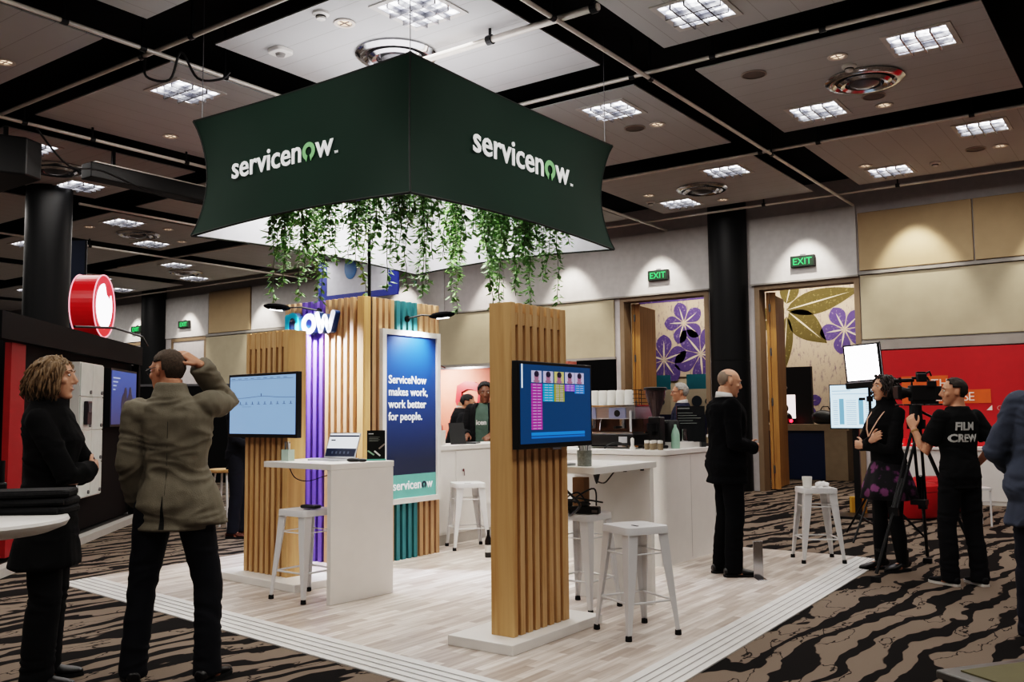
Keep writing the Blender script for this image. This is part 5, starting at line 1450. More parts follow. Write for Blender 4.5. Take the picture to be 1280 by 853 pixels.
# ------------------------------------------------------------------ behind the left pillar: small distant furniture
cb = thing('distant_cabinet', 'distant white cabinet seen between the grey jacket and the left pillar', 'cabinet', (-14.0, 11.2, 0), YAW)
MB().box((-.5, 0, 0), (.5, .4, 1.0)).build('carcass', WHITE, cb, world=False); MB().box((-.47, -.015, .05), (-.01, 0, .95)).build('door', WHITE, cb, world=False); MB().box((.01, -.015, .05), (.47, 0, .95)).build('door', WHITE, cb, world=False)
ws = thing('wooden_stool', 'distant wooden-topped stool with white legs behind the grey jacket', 'stool', (-9.75, 7.3, 0), .4)
MB().lathe([(.18, .70), (.19, .71), (.19, .735), (.18, .745), (0, .745)], n=24).build('seat', PINE2, ws, world=False)
for k in range(4):
    a = PI / 4 + k * PI / 2; MB().cyl((.11 * math.cos(a), .11 * math.sin(a), .70), (.2 * math.cos(a), .2 * math.sin(a), 0), .014, n=8).build('leg', WHITEP, ws, world=False)
rg = MB()
for k in range(4):
    a, b = PI / 4 + k * PI / 2, PI / 4 + (k + 1) * PI / 2; rg.cyl((.17 * math.cos(a), .17 * math.sin(a), .25), (.17 * math.cos(b), .17 * math.sin(b), .25), .008, n=8)
rg.build('foot_ring', WHITEP, ws, world=False)
lt = thing('low_table', 'distant low white table behind the left pillar', 'table', (-10.6, 8.9, 0), YAW)
MB().box((-.4, -.25, .42), (.4, .25, .45)).build('top', WHITE, lt, world=False)
for x in (-.37, .37):
    for y in (-.22, .22): MB().box((x - .015, y - .015, 0), (x + .015, y + .015, .42)).build('leg', WHITEP, lt, world=False)
dp_ = thing('dark_backdrop', 'dark exhibition backdrop far behind the man scratching his head', 'backdrop', (-17.5, 11.6, 0), YAW)
MB().box((-1.5, 0, 0), (2.2, .1, 2.05)).build('panel', W_BLACK, dp_, world=False); MB().box((-.2, -.01, 1.78), (.45, 0, 1.84)).build('white_stripe', mat('stripe_white', '#bfbfc4', .6), dp_, world=False)
MB().box((-1.5, -.02, 2.05), (2.2, .12, 2.1)).build('head_rail', GREYM, dp_, world=False)

# ------------------------------------------------------------------ coral stand behind the bar
CORAL = mat('coral_wall', '#dd7a68', .7)
cs_ = thing('coral_stand', 'coral pink walled stand behind the bar', 'stand', (-9.8, 13.5, 0))
MB().box((-11.9, 13.5, 0), (-8.2, 13.6, 2.27)).build('back_wall', CORAL, cs_)
MB().box((-8.28, 12.95, 0), (-8.2, 13.5, 2.27)).build('side_wall', CORAL, cs_)
MB().box((-11.9, 13.47, 2.25), (-8.2, 13.62, 2.29)).build('head_rail', GREYM, cs_)
def emblem():
    mb = MB()
    out = [(-.30, .32), (-.1, .40), (.12, .38), (.34, .30), (.30, .02), (.14, -.28), (-.02, -.40), (-.2, -.28), (-.34, .02)]
    n = len(out); inn = [(p[0] * .62, p[1] * .62) for p in out]
    for k in range(n):
        a, b, c, d_ = out[k], out[(k + 1) % n], inn[(k + 1) % n], inn[k]
        P = [(-10.72 + q[0], 13.495, 1.62 + q[1]) for q in (a, b, c, d_)]; Q = [(p[0], p[1] - .03, p[2]) for p in P]
        mb.add(P + Q, [(0, 1, 2, 3), (4, 5, 6, 7), (0, 1, 5, 4), (2, 3, 7, 6), (1, 2, 6, 5), (3, 0, 4, 7)])
    return mb
emblem().build('red_shield_emblem', mat('emblem_red', '#c23438', .4), cs_)
al_ = thing('clip_spotlight', 'small black clip-on spotlight on the coral wall rail', 'spotlight', (-11.3, 13.4, 2.29))
MB().tube([(-11.3, 13.45, 2.29), (-11.3, 13.2, 2.36), (-11.42, 13.05, 2.34)], .012, 8).build('arm', BLACKM, al_)
MB().cyl((-11.42, 13.05, 2.36), (-11.46, 13.08, 2.2), .03, .05, n=14).build('lamp_head', BLACK, al_)
light('coral_spot', 'SPOT', (-11.3, 12.7, 2.25), 130, (1, .9, .84), .05, aim=(-11.1, 13.5, 1.75), spot=110, blend=.8)
kb_ = thing('dark_kiosk', 'tall plain black panel beside the coral wall', 'panel', (-7.6, 13.2, 0))
MB().box((-8.16, 13.15, 0), (-7.45, 13.25, 2.28)).build('panel', W_BLACK, kb_)
o = MB().box((-8.235, 12.7, .2), (-8.2, 12.9, 1.4)).build('dark_strip', W_BLACK, None); bpy.data.objects.remove(o)
rc = thing('red_armchair', 'red chair in the coral stand behind the bar', 'chair', (-11.2, 12.6, 0), .3)
MB().prism(rounded(.55, .5, .1), .25, .48).build('seat', RED, rc, world=False, bevel=.03)
MB().prism(rounded(.55, .12, .05, cy=.24), .48, .95).build('backrest', RED, rc, world=False, bevel=.03)
for x in (-.22, .22):
    for y in (-.18, .18): MB().cyl((x, y, 0), (x, y, .25), .02, n=8).build('leg', BLACKM, rc, world=False)

# ------------------------------------------------------------------ right-hand side
rb = thing('red_banner', 'wide red banner wall with orange word blocks at the right', 'banner', (-1.5, 15.6, 0))
MB().box((-3.98, 15.62, .02), (2.2, 15.66, 2.37)).build('red_field', mat('banner_red', '#b0121a', .55), rb)
ORG = mat('block_orange', '#cf5a1c', .55)
MB().box((-3.57, 15.612, 1.715), (-2.88, 15.62, 1.94)).build('orange_block', ORG, rb)
MB().box((-3.57, 15.612, 1.50), (-2.29, 15.62, 1.712)).build('orange_block', ORG, rb)
WT = mat('banner_white_text', '#e9dcd4', .6)
text('lettering', 'THE', .19, WT, rb, (-3.13, 15.61, 1.755), (1, 0, 0), (0, 0, 1))
text('lettering', 'ENTERPRISE', .19, WT, rb, (-3.42, 15.61, 1.54), (1, 0, 0), (0, 0, 1), spacing=.88)
MB().add([(-2.36, 15.61, 1.39), (-2.28, 15.61, 1.39), (-2.28, 15.61, 1.47)], [(0, 1, 2)]).build('small_arrow', WT, rb)
text('lettering', 'Conv', .11, mat('banner_pale_text', '#c98a86', .6), rb, (-2.22, 15.61, 1.385), (1, 0, 0), (0, 0, 1))
wc = thing('white_cabinet', 'low white cabinet with a keyed door in front of the red banner', 'cabinet', (-3.2, 15.3, 0))
MB().box((-3.75, 15.1, 0), (-1.9, 15.58, .80)).build('carcass', WHITE, wc)
for a, b in ((-3.73, -2.85), (-2.83, -1.92)): 
    d = MB().box((a, 15.085, .06), (b, 15.1, .77)).build('door', WHITE, wc)
    MB().cyl((b - .1, 15.07, .3), (b - .1, 15.085, .3), .025, n=10).build('lock', GREYM, d)
MB().box((-3.77, 15.06, .80), (-1.88, 15.6, .84)).build('worktop', WHITE, wc)
for k in range(5):
    t = thing('red_leaflet_stack', 'small bright red leaflet box on the white cabinet', 'leaflet box', (-3.55 + .22 * k, 15.3, .84), 0, 'red leaflet boxes on the cabinet')
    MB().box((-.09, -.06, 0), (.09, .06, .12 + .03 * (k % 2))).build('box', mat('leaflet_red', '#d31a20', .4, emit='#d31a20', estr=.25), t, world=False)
    MB().box((-.05, -.062, .03), (.05, -.06, .05)).build('white_mark', WT, t, world=False)
def ottoman(lab, c, r_):
    t = thing('ottoman', lab, 'ottoman', c, 0, 'red ottomans')
    MB().lathe([(r_ * .95, .02), (r_, .05), (r_, .36), (r_ * .97, .42), (r_ * .85, .45), (0, .455)], n=36).build('upholstery', mat('ottoman_red', '#b3151c', .5), t, world=False, smooth=True)
    MB().lathe([(r_ * 1.005, .345), (r_ * 1.01, .35), (r_ * 1.005, .355)], n=36, cap=False).build('piping', mat('piping_dark_red', '#7c0c12', .6), t, world=False)
    MB().lathe([(r_ * .9, 0), (r_ * .9, .02)], n=30).build('base', BLACK, t, world=False)
ottoman('nearer round red ottoman behind the camera tripod', (-2.95, 12.95, 0), .40)
ottoman('farther round red ottoman half hidden behind the nearer one', (-2.75, 14.1, 0), .42)
ww = thing('white_metal_stool', 'white tubular frame table between the ottomans and the film crew man', 'table', (-2.15, 12.4, 0), .5)
MB().prism(rounded(.5, .35, .02), .43, .46).build('top', WHITEP, ww, world=False)
for x in (-.23, .23):
    for y in (-.15, .15): MB().cyl((x, y, 0), (x, y, .43), .012, n=8).build('leg', WHITEP, ww, world=False)
for y in (-.15, .15): MB().cyl((-.23, y, .30), (.23, y, .30), .008, n=8).build('rail', WHITEP, ww, world=False)
o = MB().box((-.08, -.06, 0), (.08, .06, .22)).v and MB().cbox((-3.62, 13.1, .11), (.20, .12, .22), rz(.5)).build('yellow_box', mat('yellow_card', '#c99a2e', .6), None); setp(o, 'small yellow box on the carpet behind the patterned skirt', 'box')
# reception desk in the right doorway
rd = thing('reception_desk', 'beige framed reception desk with a dark blue front in the right doorway', 'desk', (-6.3, 19.2, 0))
DK = mat('desk_beige', '#a8987f', .5)
MB().box((-7.6, 18.9, 1.0), (-5.35, 19.6, 1.13)).build('worktop', DK, rd)
MB().box((-5.85, 18.92, 0), (-5.4, 19.55, 1.0)).build('end_pier', DK, rd)
MB().box((-7.6, 19.0, 0), (-5.85, 19.05, 1.0)).build('blue_front', mat('desk_navy', '#0e2a55', .5), rd)
kx = thing('black_photo_kiosk', 'black kiosk with a bright white screen on the reception desk', 'kiosk', (-6.6, 19.3, 1.13))
MB().box((-7.1, 19.3, 1.13), (-6.2, 19.4, 2.34)).build('panel', BLACK, kx)
MB().box((-7.05, 19.29, 1.25), (-6.55, 19.3, 1.75)).build('white_screen', emis('kiosk_white', '#ffe9e6', 1.3), kx)
text('lettering', 'PHOTO', .07, WT, kx, (-6.95, 19.29, 1.88), (1, 0, 0), (0, 0, 1), bold=.002)
def blob(nm, lab, cat, c, rr, m_, extra=None):
    t = thing(nm, lab, cat, c)
    MB().ell((0, 0, rr[2]), rr, 16, 10).build('body', m_, t, world=False, smooth='full')
    MB().ell((0, 0, rr[2] * 2 + rr[0] * .45), (rr[0] * .55, rr[0] * .55, rr[0] * .6), 14, 8).build('top_knob', m_, t, world=False, smooth='full')
    return t
blob('desk_ornament', 'dark rounded ornament in front of the white kiosk screen', 'ornament', (-6.72, 19.1, 1.13), (.16, .12, .13), mat('ornament_dark', '#1b1517', .3))
blob('desk_ornament', 'dark rounded ornament at the left side of the white kiosk screen', 'ornament', (-6.98, 19.1, 1.13), (.12, .1, .17), mat('ornament_dark', '#1b1517', .3))
o = MB().ell((-6.55, 19.0, 1.2), .035, 12, 8).build('red_indicator', emis('red_led', '#ff2030', 6), None); setp(o, 'tiny glowing red light on the reception desk', 'light')
bgk = thing('black_bag', 'black bag slumped on the reception desk behind the blue screen', 'bag', (-5.9, 19.2, 1.13))
MB().ell((0, 0, .13), (.28, .16, .16), 18, 10, fn=lambda p: p * (1 + .25 * noise.noise(p * 6))).build('bag_body', BLACK, bgk, world=False, smooth='full')
MB().tube([(-.12, 0, .25), (-.05, 0, .36), (.06, 0, .36), (.12, 0, .25)], .012, 8).build('handle', BLACK, bgk, world=False)
# bright blue screen on a floor stand
fs = thing('floor_screen', 'bright pale blue table screen on a floor stand in front of the right doorway', 'screen', (-3.47, 12.5, 0))
MB().box((-3.78, 12.5, 1.16), (-3.17, 12.55, 1.755)).build('bezel', BLACK, fs)
d = MB().box((-3.765, 12.492, 1.175), (-3.185, 12.5, 1.74)).build('display', emis('screen_ice', '#bcdcf2', 1.3), fs)
g = MB(); 
for a, b in ((-3.65, -3.59), (-3.40, -3.34)): MB().box((a, 12.486, 1.22), (b, 12.492, 1.56)).build('blue_column', emis('screen_blue_col', '#6f9fc0', .85), d)
g = MB()
for k in range(13): g.box((-3.73, 12.487, 1.22 + k * .026), (-3.67, 12.491, 1.226 + k * .026)).box((-3.56, 12.487, 1.22 + k * .026), (-3.43, 12.491, 1.226 + k * .026)).box((-3.31, 12.487, 1.22 + k * .026), (-3.22, 12.491, 1.226 + k * .026))
g.box((-3.74, 12.487, 1.62), (-3.22, 12.491, 1.626)).box((-3.74, 12.487, 1.66), (-3.5, 12.491, 1.668))
g.build('table_lines', emis('screen_lines', '#7f9fc0', .6), d)
MB().box((-3.51, 12.55, .03), (-3.43, 12.60, 1.5)).build('post', BLACKM, fs); MB().box((-3.8, 12.3, 0), (-3.14, 12.85, .03)).build('foot_plate', BLACKM, fs)
MB().box((-3.26, 12.52, .05), (-3.12, 12.62, 1.16)).build('lower_panel', W_BLACK, fs)
# LED panel light on a stand
LP = Vector((-2.80, 10.5, 0))
ld = thing('led_panel_light', 'bright white square film light on a black light stand', 'film light', LP)
q = Matrix.Translation((LP.x, LP.y, 1.93)) @ Matrix.Rotation(math.radians(8), 4, 'Z') @ Matrix.Rotation(math.radians(-4), 4, 'Y')
MB().box((-.19, 0, -.21), (.19, .09, .21), 0, q).build('housing', BLACK, ld, bevel=.01)
MB().box((-.17, -.006, -.19), (.165, 0, .19), 0, q).build('light_face', emis('film_light_face', '#fff4fb', 7), ld)
MB().box((-.20, -.03, -.28), (.20, .06, -.21), 0, q).build('battery_bar', BLACK, ld, bevel=.01)
MB().box((.19, -.10, -.21), (.20, .02, .21), 0, q @ Matrix.Rotation(math.radians(10), 4, 'Z')).build('barn_door', BLACK, ld)
MB().cyl((LP.x + .05, LP.y + .05, .55), (LP.x + .05, LP.y + .05, 1.68), .016, n=12).build('pole', BLACKM, ld)
MB().cyl((LP.x + .05, LP.y + .05, .10), (LP.x + .05, LP.y + .05, .6), .02, n=12).build('lower_tube', BLACKM, ld)
MB().cyl((LP.x + .05, LP.y + .05, 1.5), (LP.x + .05, LP.y + .05, 1.56), .035, n=12).box((LP.x, LP.y + .03, 1.515), (LP.x - .06, LP.y + .06, 1.545)).build('tightening_knob', BLACKM, ld)
for k in range(3):
    a = math.radians(20 + 120 * k)
    MB().cyl((LP.x + .05 + .03 * math.cos(a), LP.y + .05 + .03 * math.sin(a), .55), (LP.x + .05 + .52 * math.cos(a), LP.y + .05 + .52 * math.sin(a), .015), .012, n=8).build('leg', BLACKM, ld)
    MB().cyl((LP.x + .05, LP.y + .05, .15), (LP.x + .05 + .3 * math.cos(a), LP.y + .05 + .3 * math.sin(a), .24), .008, n=8).build('leg_brace', BLACKM, ld)
# film camera on a tripod
TP = Vector((-1.88, 8.5, 0))
tr = thing('camera_tripod', 'black twin-tube camera tripod on the carpet', 'tripod', TP)
top = Vector((-1.82, 8.42, 1.27))
for f_ in ((-2.075, 7.93), (-1.93, 9.15), (-1.38, 8.58)):
    ft = Vector((f_[0], f_[1], .0)); d_ = (ft - top); s_ = d_.cross(Vector((0, 0, 1))).normalized() * .03
    e_ = d_.normalized()
    a_ = top + e_ * .02
    l = MB().tube([a_ + s_, a_ + d_ * .55 + s_ * .8], .013, 8).tube([a_ - s_, a_ + d_ * .55 - s_ * .8], .013, 8).build('leg', BLACKM, tr)
    MB().tube([top + d_ * .35, ft + Vector((0, 0, .05)) - e_ * .02], .015, 8).build('lower_tube', BLACK, l)
    MB().cbox(top + d_ * .56, (.07, .05, .07)).build('leg_clamp', BLACKM, l)
    MB().cbox(ft + Vector((0, 0, .022)), (.07, .05, .045)).build('foot', RUBBER, l)
MB().cyl(top - Vector((0, 0, .03)), top + Vector((0, 0, .05)), .075, n=20).build('crown', BLACKM, tr)
MB().cyl(top + Vector((0, 0, .05)), top + Vector((0, 0, .17)), .055, .05, n=18).build('fluid_head', BLACK, tr)
wd = Vector((.81, .585, 0))
MB().tube([top + Vector((0, 0, .14)), top + wd * .22 + Vector((0, 0, .03)), top + wd * .52 + Vector((0, 0, -.12))], .011, 8).build('pan_handle', BLACKM, tr)
MB().cbox((top.x, top.y, .62), (.12, .12, .04)).build('spreader', BLACKM, tr)
cm = thing('film_camera', 'black shoulder film camera with a long lens on the tripod', 'camera', top + Vector((.05, .035, .19)), math.atan2(wd.y, wd.x))
cm.scale = (.66, .7, .9)
# local x points to the operator
CBM = mat('camera_body', '#121214', .45)
MB().box((-.16, -.06, .02), (.16, .06, .17)).build('body', CBM, cm, world=False, bevel=.012)
MB().tube([(-.16, 0, .10), (-.20, 0, .10), (-.24, 0, .10), (-.29, 0, .10)], [.05, .045, .055, .06], 20).build('lens', BLACK, cm, world=False, smooth=True)
MB().box((-.345, -.075, .04), (-.29, .075, .165)).build('lens_hood', BLACK, cm, world=False, bevel=.008)
MB().tube([(-.13, 0, .17), (-.12, 0, .24), (.08, 0, .24), (.12, 0, .17)], .014, 10).build('top_handle', BLACK, cm, world=False)
MB().tube([(-.36, 0, .215), (-.1, 0, .22)], .018, 12).box((-.3, -.02, .19), (-.27, .02, .245)).build('microphone', BLACK, cm, world=False)
MB().box((-.10, -.12, .20), (.02, -.06, .28)).box((.04, -.1, .15), (.15, -.05, .21)).build('viewfinder', CBM, cm, world=False, bevel=.008)
MB().box((-.06, -.02, .24), (.05, .03, .30)).tube([(.05, 0, .28), (.10, -.02, .30), (.13, 0, .26)], .012, 8).build('radio_receiver', CBM, cm, world=False, bevel=.005)
MB().box((.16, -.05, .03), (.24, .05, .16)).build('battery', CBM, cm, world=False, bevel=.008)
MB().box((-.12, -.07, -.02), (.18, .07, .02)).build('shoe_plate', BLACKM, cm, world=False)
MB().cyl((-.30, -.12, -.015), (.26, -.12, -.015), .007, n=8).cyl((-.30, .12, -.015), (.26, .12, -.015), .007, n=8).build('rod', CHROME, cm, world=False)
MB().box((-.05, -.14, -.02), (-.03, .14, -.008)).build('rod_bracket', BLACKM, cm, world=False)
# metal edged case at the lower right corner
mc = thing('metal_edged_case', 'grey metal-edged case corner at the lower right edge', 'case', (-.45, 4.35, 0), YAW + .35)
MB().box((0, -.5, 0), (.9, .6, .18)).build('body', mat('case_dark', '#2b2a29', .5), mc, world=False)
MB().box((-.02, -.52, .16), (.92, .62, .20)).build('metal_lip', mat('case_metal', '#6f6e6b', .35, metal=.8), mc, world=False, bevel=.008)
MB().box((.06, -.45, .2), (.86, .55, .206)).build('top_mat', mat('case_top_olive', '#5a5436', .7), mc, world=False)
# ------------------------------------------------------------------ people
def skin_mat(name, col): return mat(name, col, .5, var=.08, scale=22, bump=.03, bscale=180)
SKIN = skin_mat('skin_light', '#c48d70'); SKIN2 = skin_mat('skin_fair', '#cf9c80'); SKIN3 = skin_mat('skin_brown', '#6f4632')
EYE = mat('eye_white', '#dcd8d2', .25); IRIS = mat('iris_dark', '#2b1d14', .2)

def remesh(mb, voxel, name, m, parent, smooth=2, wr=0.0, wfreq=(9, 9, 20), seed=0, label=None):
    me = mb.mesh('tmp')
    bm = bmesh.new(); bm.from_mesh(me); bmesh.ops.recalc_face_normals(bm, faces=bm.faces); bm.to_mesh(me); bm.free()
    o = bpy.data.objects.new('tmp', me); COL.objects.link(o)
    r = o.modifiers.new('r', 'REMESH'); r.mode = 'VOXEL'; r.voxel_size = voxel; r.adaptivity = 0
    if smooth:
        s = o.modifiers.new('s', 'SMOOTH'); s.factor = .5; s.iterations = smooth
    dg = bpy.context.evaluated_depsgraph_get()
    me2 = bpy.data.meshes.new_from_object(o.evaluated_get(dg))
    bpy.data.objects.remove(o); bpy.data.meshes.remove(me)
    if wr > 0:
        off = Vector((seed * 3.1, seed * 1.7, seed)); f = Vector(wfreq)
        ns = [v.normal.copy() for v in me2.vertices]
        for v, n_ in zip(me2.vertices, ns):
            p = Vector((v.co.x * f.x, v.co.y * f.y, v.co.z * f.z)) + off
            q = noise.noise(p + Vector((0, 0, 2 * noise.noise(p * .5))))
            v.co += n_ * wr * (1 - 2 * abs(q)) * 1.2
    for p in me2.polygons: p.use_smooth = True
    me2.materials.clear(); me2.materials.append(m); me2.name = name
    ob = bpy.data.objects.new(name, me2); COL.objects.link(ob); ob.parent = parent
    if label: ob['label'] = label
    return ob

def ering(c, rx, ry, n=20, yaw=0.0, pw=1.0):
    out = []
    for k in range(n):
        a = 2 * PI * k / n; ca, sa = math.cos(a), math.sin(a)
        x = rx * math.copysign(abs(ca) ** pw, ca); y = ry * math.copysign(abs(sa) ** pw, sa)
        out.append(Vector((c[0] + x * math.cos(yaw) - y * math.sin(yaw), c[1] + x * math.sin(yaw) + y * math.cos(yaw), c[2])))
    return out

TORSO = [(.84, .13, .095, 0), (.92, .163, .112, -.012), (1.00, .158, .108, -.01), (1.10, .138, .096, 0), (1.20, .146, .103, .004), (1.30, .162, .110, .004), (1.38, .172, .108, -.006), (1.44, .150, .090, -.014), (1.48, .095, .070, -.018), (1.53, .060, .060, -.01), (1.585, .055, .058, .0)]
DEF = dict(hip=(.088, 0, .93), knee=(.10, .015, .50), ankle=(.105, -.03, .085), shoulder=(.178, -.02, 1.425), elbow=(.225, -.045, 1.13), wrist=(.225, .05, .90))

class Person:
    def __init__(s, label, loc, rotz, H=1.76, J=None, head=(0, 0, 0), female=False, spine=None, skin=None, headoff=(0, 0, 0), voxel=.006, girth=1.0):
        s.root = thing('person', label, 'person', loc, math.radians(rotz))
        s.S = H / 1.76; s.female = female; s.skin = skin or SKIN; s.vox = voxel; s.g = girth
        s.J = {}
        for k, v in DEF.items():
            for sd, sg in (('R', 1), ('L', -1)): s.J[k + sd] = Vector((v[0] * sg, v[1], v[2]))
        if female:
            for sd, sg in (('R', 1), ('L', -1)): s.J['shoulder' + sd].x *= .9
        for k, v in (J or {}).items(): s.J[k] = Vector(v)
        s.spine = spine or [(0, 0, 0), (2, 0, 0)]
        s.head = head; s.headoff = Vector(headoff)
        s.B = MB(); s.hands = {}
    def off(s, z):
        sp = s.spine
        for a, b in zip(sp, sp[1:]):
            if a[0] <= z <= b[0]:
                t = (z - a[0]) / (b[0] - a[0]); t = t * t * (3 - 2 * t)
                return Vector((a[1] + (b[1] - a[1]) * t, a[2] + (b[2] - a[2]) * t, 0))
        return Vector((sp[-1][1], sp[-1][2], 0))
    def j(s, k):
        p = s.J[k]; return (p + (s.off(p.z) if k[:-1] in ('shoulder', 'hip') else Vector()))
    def pt(s, p): return Vector(p) * s.S
    def torso(s, z0, z1, add=0.0, flare=None, mb=None, zs=None):
        mb = mb or s.B
        rows = []
        zz = sorted(set([z0, z1] + [t[0] for t in TORSO if z0 < t[0] < z1]))
        for z in zz:
            a = TORSO[0]; b = TORSO[-1]
            for u, v in zip(TORSO, TORSO[1:]):
                if u[0] <= z <= v[0]: a, b = u, v; break
            t = 0 if b[0] == a[0] else min(1, max(0, (z - a[0]) / (b[0] - a[0])))
            rx = a[1] + (b[1] - a[1]) * t; ry = a[2] + (b[2] - a[2]) * t; dy = a[3] + (b[3] - a[3]) * t
            if z < .84: rx, ry, dy = .150, .105, -.01
            if s.female:
                if z > 1.2: rx *= .92
                if 1.05 < z < 1.2: rx *= .9; ry *= .92
                if z < 1.0: rx *= 1.05
                if 1.24 < z < 1.36: ry *= 1.12; dy += .012
            if z < 1.45: rx *= s.g; ry *= s.g * (1.08 if s.g > 1 else 1)
            e = add
            if flare and z < flare[0]: e += flare[1] * (flare[0] - z)
            o = s.off(z)
            rows.append([q * s.S for q in ering((o.x, o.y + dy, z), rx + e, ry + e, 22, pw=.86)])
        mb.loft(rows); return mb
    def limb(s, pts, rad, mb=None, n=14):
        mb = mb or s.B
        mb.tube([p * s.S for p in pts], [((r[0] * s.S, r[1] * s.S) if isinstance(r, tuple) else r * s.S) for r in rad], n)
        mb.ell(pts[0] * s.S, (rad[0] if not isinstance(rad[0], tuple) else rad[0][0]) * s.S * .98, 12, 8)
        return mb
    def headmat(s):
        nb = Vector((0, -.012, 1.52)) + s.off(1.53)
        yw, pt_, rl = [math.radians(a) for a in s.head]
        R_ = Matrix.Rotation(yw, 3, 'Z') @ Matrix.Rotation(pt_, 3, 'X') @ Matrix.Rotation(rl, 3, 'Y')
        c = nb + s.headoff + R_ @ Vector((0, .022, .125))
        return Matrix.Translation(c) @ R_.to_4x4(), nb
    def make_head(s, k=1.0):
        Hm, nb = s.headmat(); s.Hm = Hm
        T = MB()
        T.ell((0, -.012, .027), (.0755, .096, .086), 22, 14)
        rows = []
        for z, cy, rx, ry in ((-.120, .056, .018, .018), (-.110, .049, .034, .034), (-.088, .034, .047, .052), (-.055, .020, .059, .070), (-.015, .008, .068, .084), (.03, .0, .072, .090), (.06, -.006, .066, .082)):
            rows.append(ering((0, cy, z), rx, ry, 20, pw=.9))
        T.loft(rows)
        T.tube([(0, .082, .028), (0, .096, .004), (0, .110, -.022), (0, .102, -.034)], [.008, .010, .0135, .010], 10)
        for sg in (-1, 1):
            T.ell((sg * .010, .096, -.031), (.009, .010, .008), 8, 6)
            T.ell((sg * .031, .078, .031), (.026, .012, .0085), 10, 6)
            T.ell((sg * .044, .058, -.02), (.022, .022, .022), 10, 6)
            T.ell((sg * .078, -.012, -.006), (.009, .019, .031), 10, 8, rot=Matrix.Rotation(sg * .35, 3, 'Z'))
            T.ell((sg * .074, -.006, -.012), (.012, .011, .016), 8, 6)
        T.ell((0, .085, -.061), (.023, .011, .0065), 10, 6); T.ell((0, .083, -.071), (.021, .011, .0075), 10, 6)
        T.ell((0, .078, -.103), (.020, .017, .016), 10, 6)
        s.B.add([(Hm @ p) * s.S for p in T.v], T.f)
        base = Hm @ Vector((0, -.028, -.05))
        s.B.tube([(nb + Vector((0, -.006, -.06))) * s.S, nb * s.S, (base * .5 + nb * .5) * s.S, base * s.S], [.064 * s.S, .058 * s.S, .055 * s.S, .056 * s.S], 16)
        return s
    def hp(s, p): return (s.Hm @ Vector(p)) * s.S
    def hand(s, sd, fdir, palm, curl=(25, 30, 20), spread=1.0, sc=1.0):
        w = s.J['wrist' + sd]; f = Vector(fdir).normalized(); n = Vector(palm); n = (n - f * n.dot(f)).normalized()
        side = f.cross(n) * (1 if sd == 'R' else -1)      # towards the thumb
        side = side.normalized(); k = s.S * sc; W = w * s.S
        P = lambda a, b, c: W + (f * a + side * b + n * c) * k
        B = s.B
        B.tube([P(-.02, 0, 0), P(.015, 0, 0), P(.05, 0, .002), P(.092, 0, .002)], [(.026 * k, .019 * k), (.031 * k, .019 * k), (.041 * k, .0175 * k), (.039 * k, .0145 * k)], 14, up=side)
        B.ell(P(.03, .022, .008), (.02 * k, .02 * k, .02 * k), 8, 6)
        for b, L_, r_ in ((.030, .072, .0088), (.0105, .080, .009), (-.0095, .074, .0086), (-.029, .057, .0076)):
            base = P(.085, b, 0); d = (f + side * (b * 2.2 * spread)).normalized(); a = 0; pts = [base]; p = base
            for seg, c in zip((.46, .31, .23), curl):
                a += math.radians(c); dd = d * math.cos(a) + n * math.sin(a); p = p + dd * (L_ * seg * k); pts.append(p)
            B.tube(pts, [r_ * k * 1.05, r_ * k, r_ * k * .92, r_ * k * .7], 9); B.ell(pts[-1], r_ * k * .72, 8, 6)
        t0 = P(.018, .028, .006); t1 = P(.052, .056, .016); t2 = P(.083, .066, .024); t3 = P(.104, .066, .030)
        B.tube([t0, t1, t2, t3], [.0125 * k, .0105 * k, .0095 * k, .0075 * k], 9); B.ell(t3, .0078 * k, 8, 6)
    def body(s):
        s.torso(.84, 1.585, 0)
        for sd in 'RL':
            h, kn, an = s.j('hip' + sd), s.J['knee' + sd], s.J['ankle' + sd]
            s.limb([h, h.lerp(kn, .4), kn, kn.lerp(an, .3), an], [.082, .070, .052, .054, .036])
            f = s.footdir(sd)
            s.B.ell((an + f * .06 + Vector((0, 0, -.045))) * s.S, (.042 * s.S, .042 * s.S, .038 * s.S), 10, 6); s.B.tube([(an + Vector((0, 0, -.03))) * s.S, (an + f * .15 + Vector((0, 0, -.06))) * s.S], [.036 * s.S, .022 * s.S], 10)
            a, e, w = s.j('shoulder' + sd), s.J['elbow' + sd], s.J['wrist' + sd]
            q = .88 if s.female else 1.0
            s.limb([a, a.lerp(e, .45), e, e.lerp(w, .3), w], [.052 * q, .045 * q, .037 * q, .039 * q, .026 * q])
        s.make_head()
        s.ob = remesh(s.B, s.vox, 'body', s.skin, s.root, 1)
        for sg in (-1, 1):
            c = s.hp((sg * .031, .0795, .0115))
            R_ = s.Hm.to_3x3()
            e = MB().ell(c, (.0125 * s.S, .009 * s.S, .0075 * s.S), 12, 8, rot=R_).build('eye', EYE, s.ob, world=False, smooth='full')
            MB().ell(s.hp((sg * .031, .0865, .0115)), (.0055 * s.S, .003 * s.S, .0055 * s.S), 10, 6, rot=R_).build('iris', IRIS, e, world=False, smooth='full')
            MB().tube([s.hp((sg * .012, .090, .033)), s.hp((sg * .032, .090, .039)), s.hp((sg * .052, .078, .034))], [.003 * s.S, .0042 * s.S, .002 * s.S], 6).build('eyebrow', s.hairm if hasattr(s, 'hairm') else IRIS, s.ob, world=False)
        mo = MB().ell(s.hp((0, .0945, -.0655)), (.021 * s.S, .004 * s.S, .0035 * s.S), 10, 6, rot=s.Hm.to_3x3()).build('mouth', mat('lip_tone', '#8d4f45', .5), s.ob, world=False)
        return s
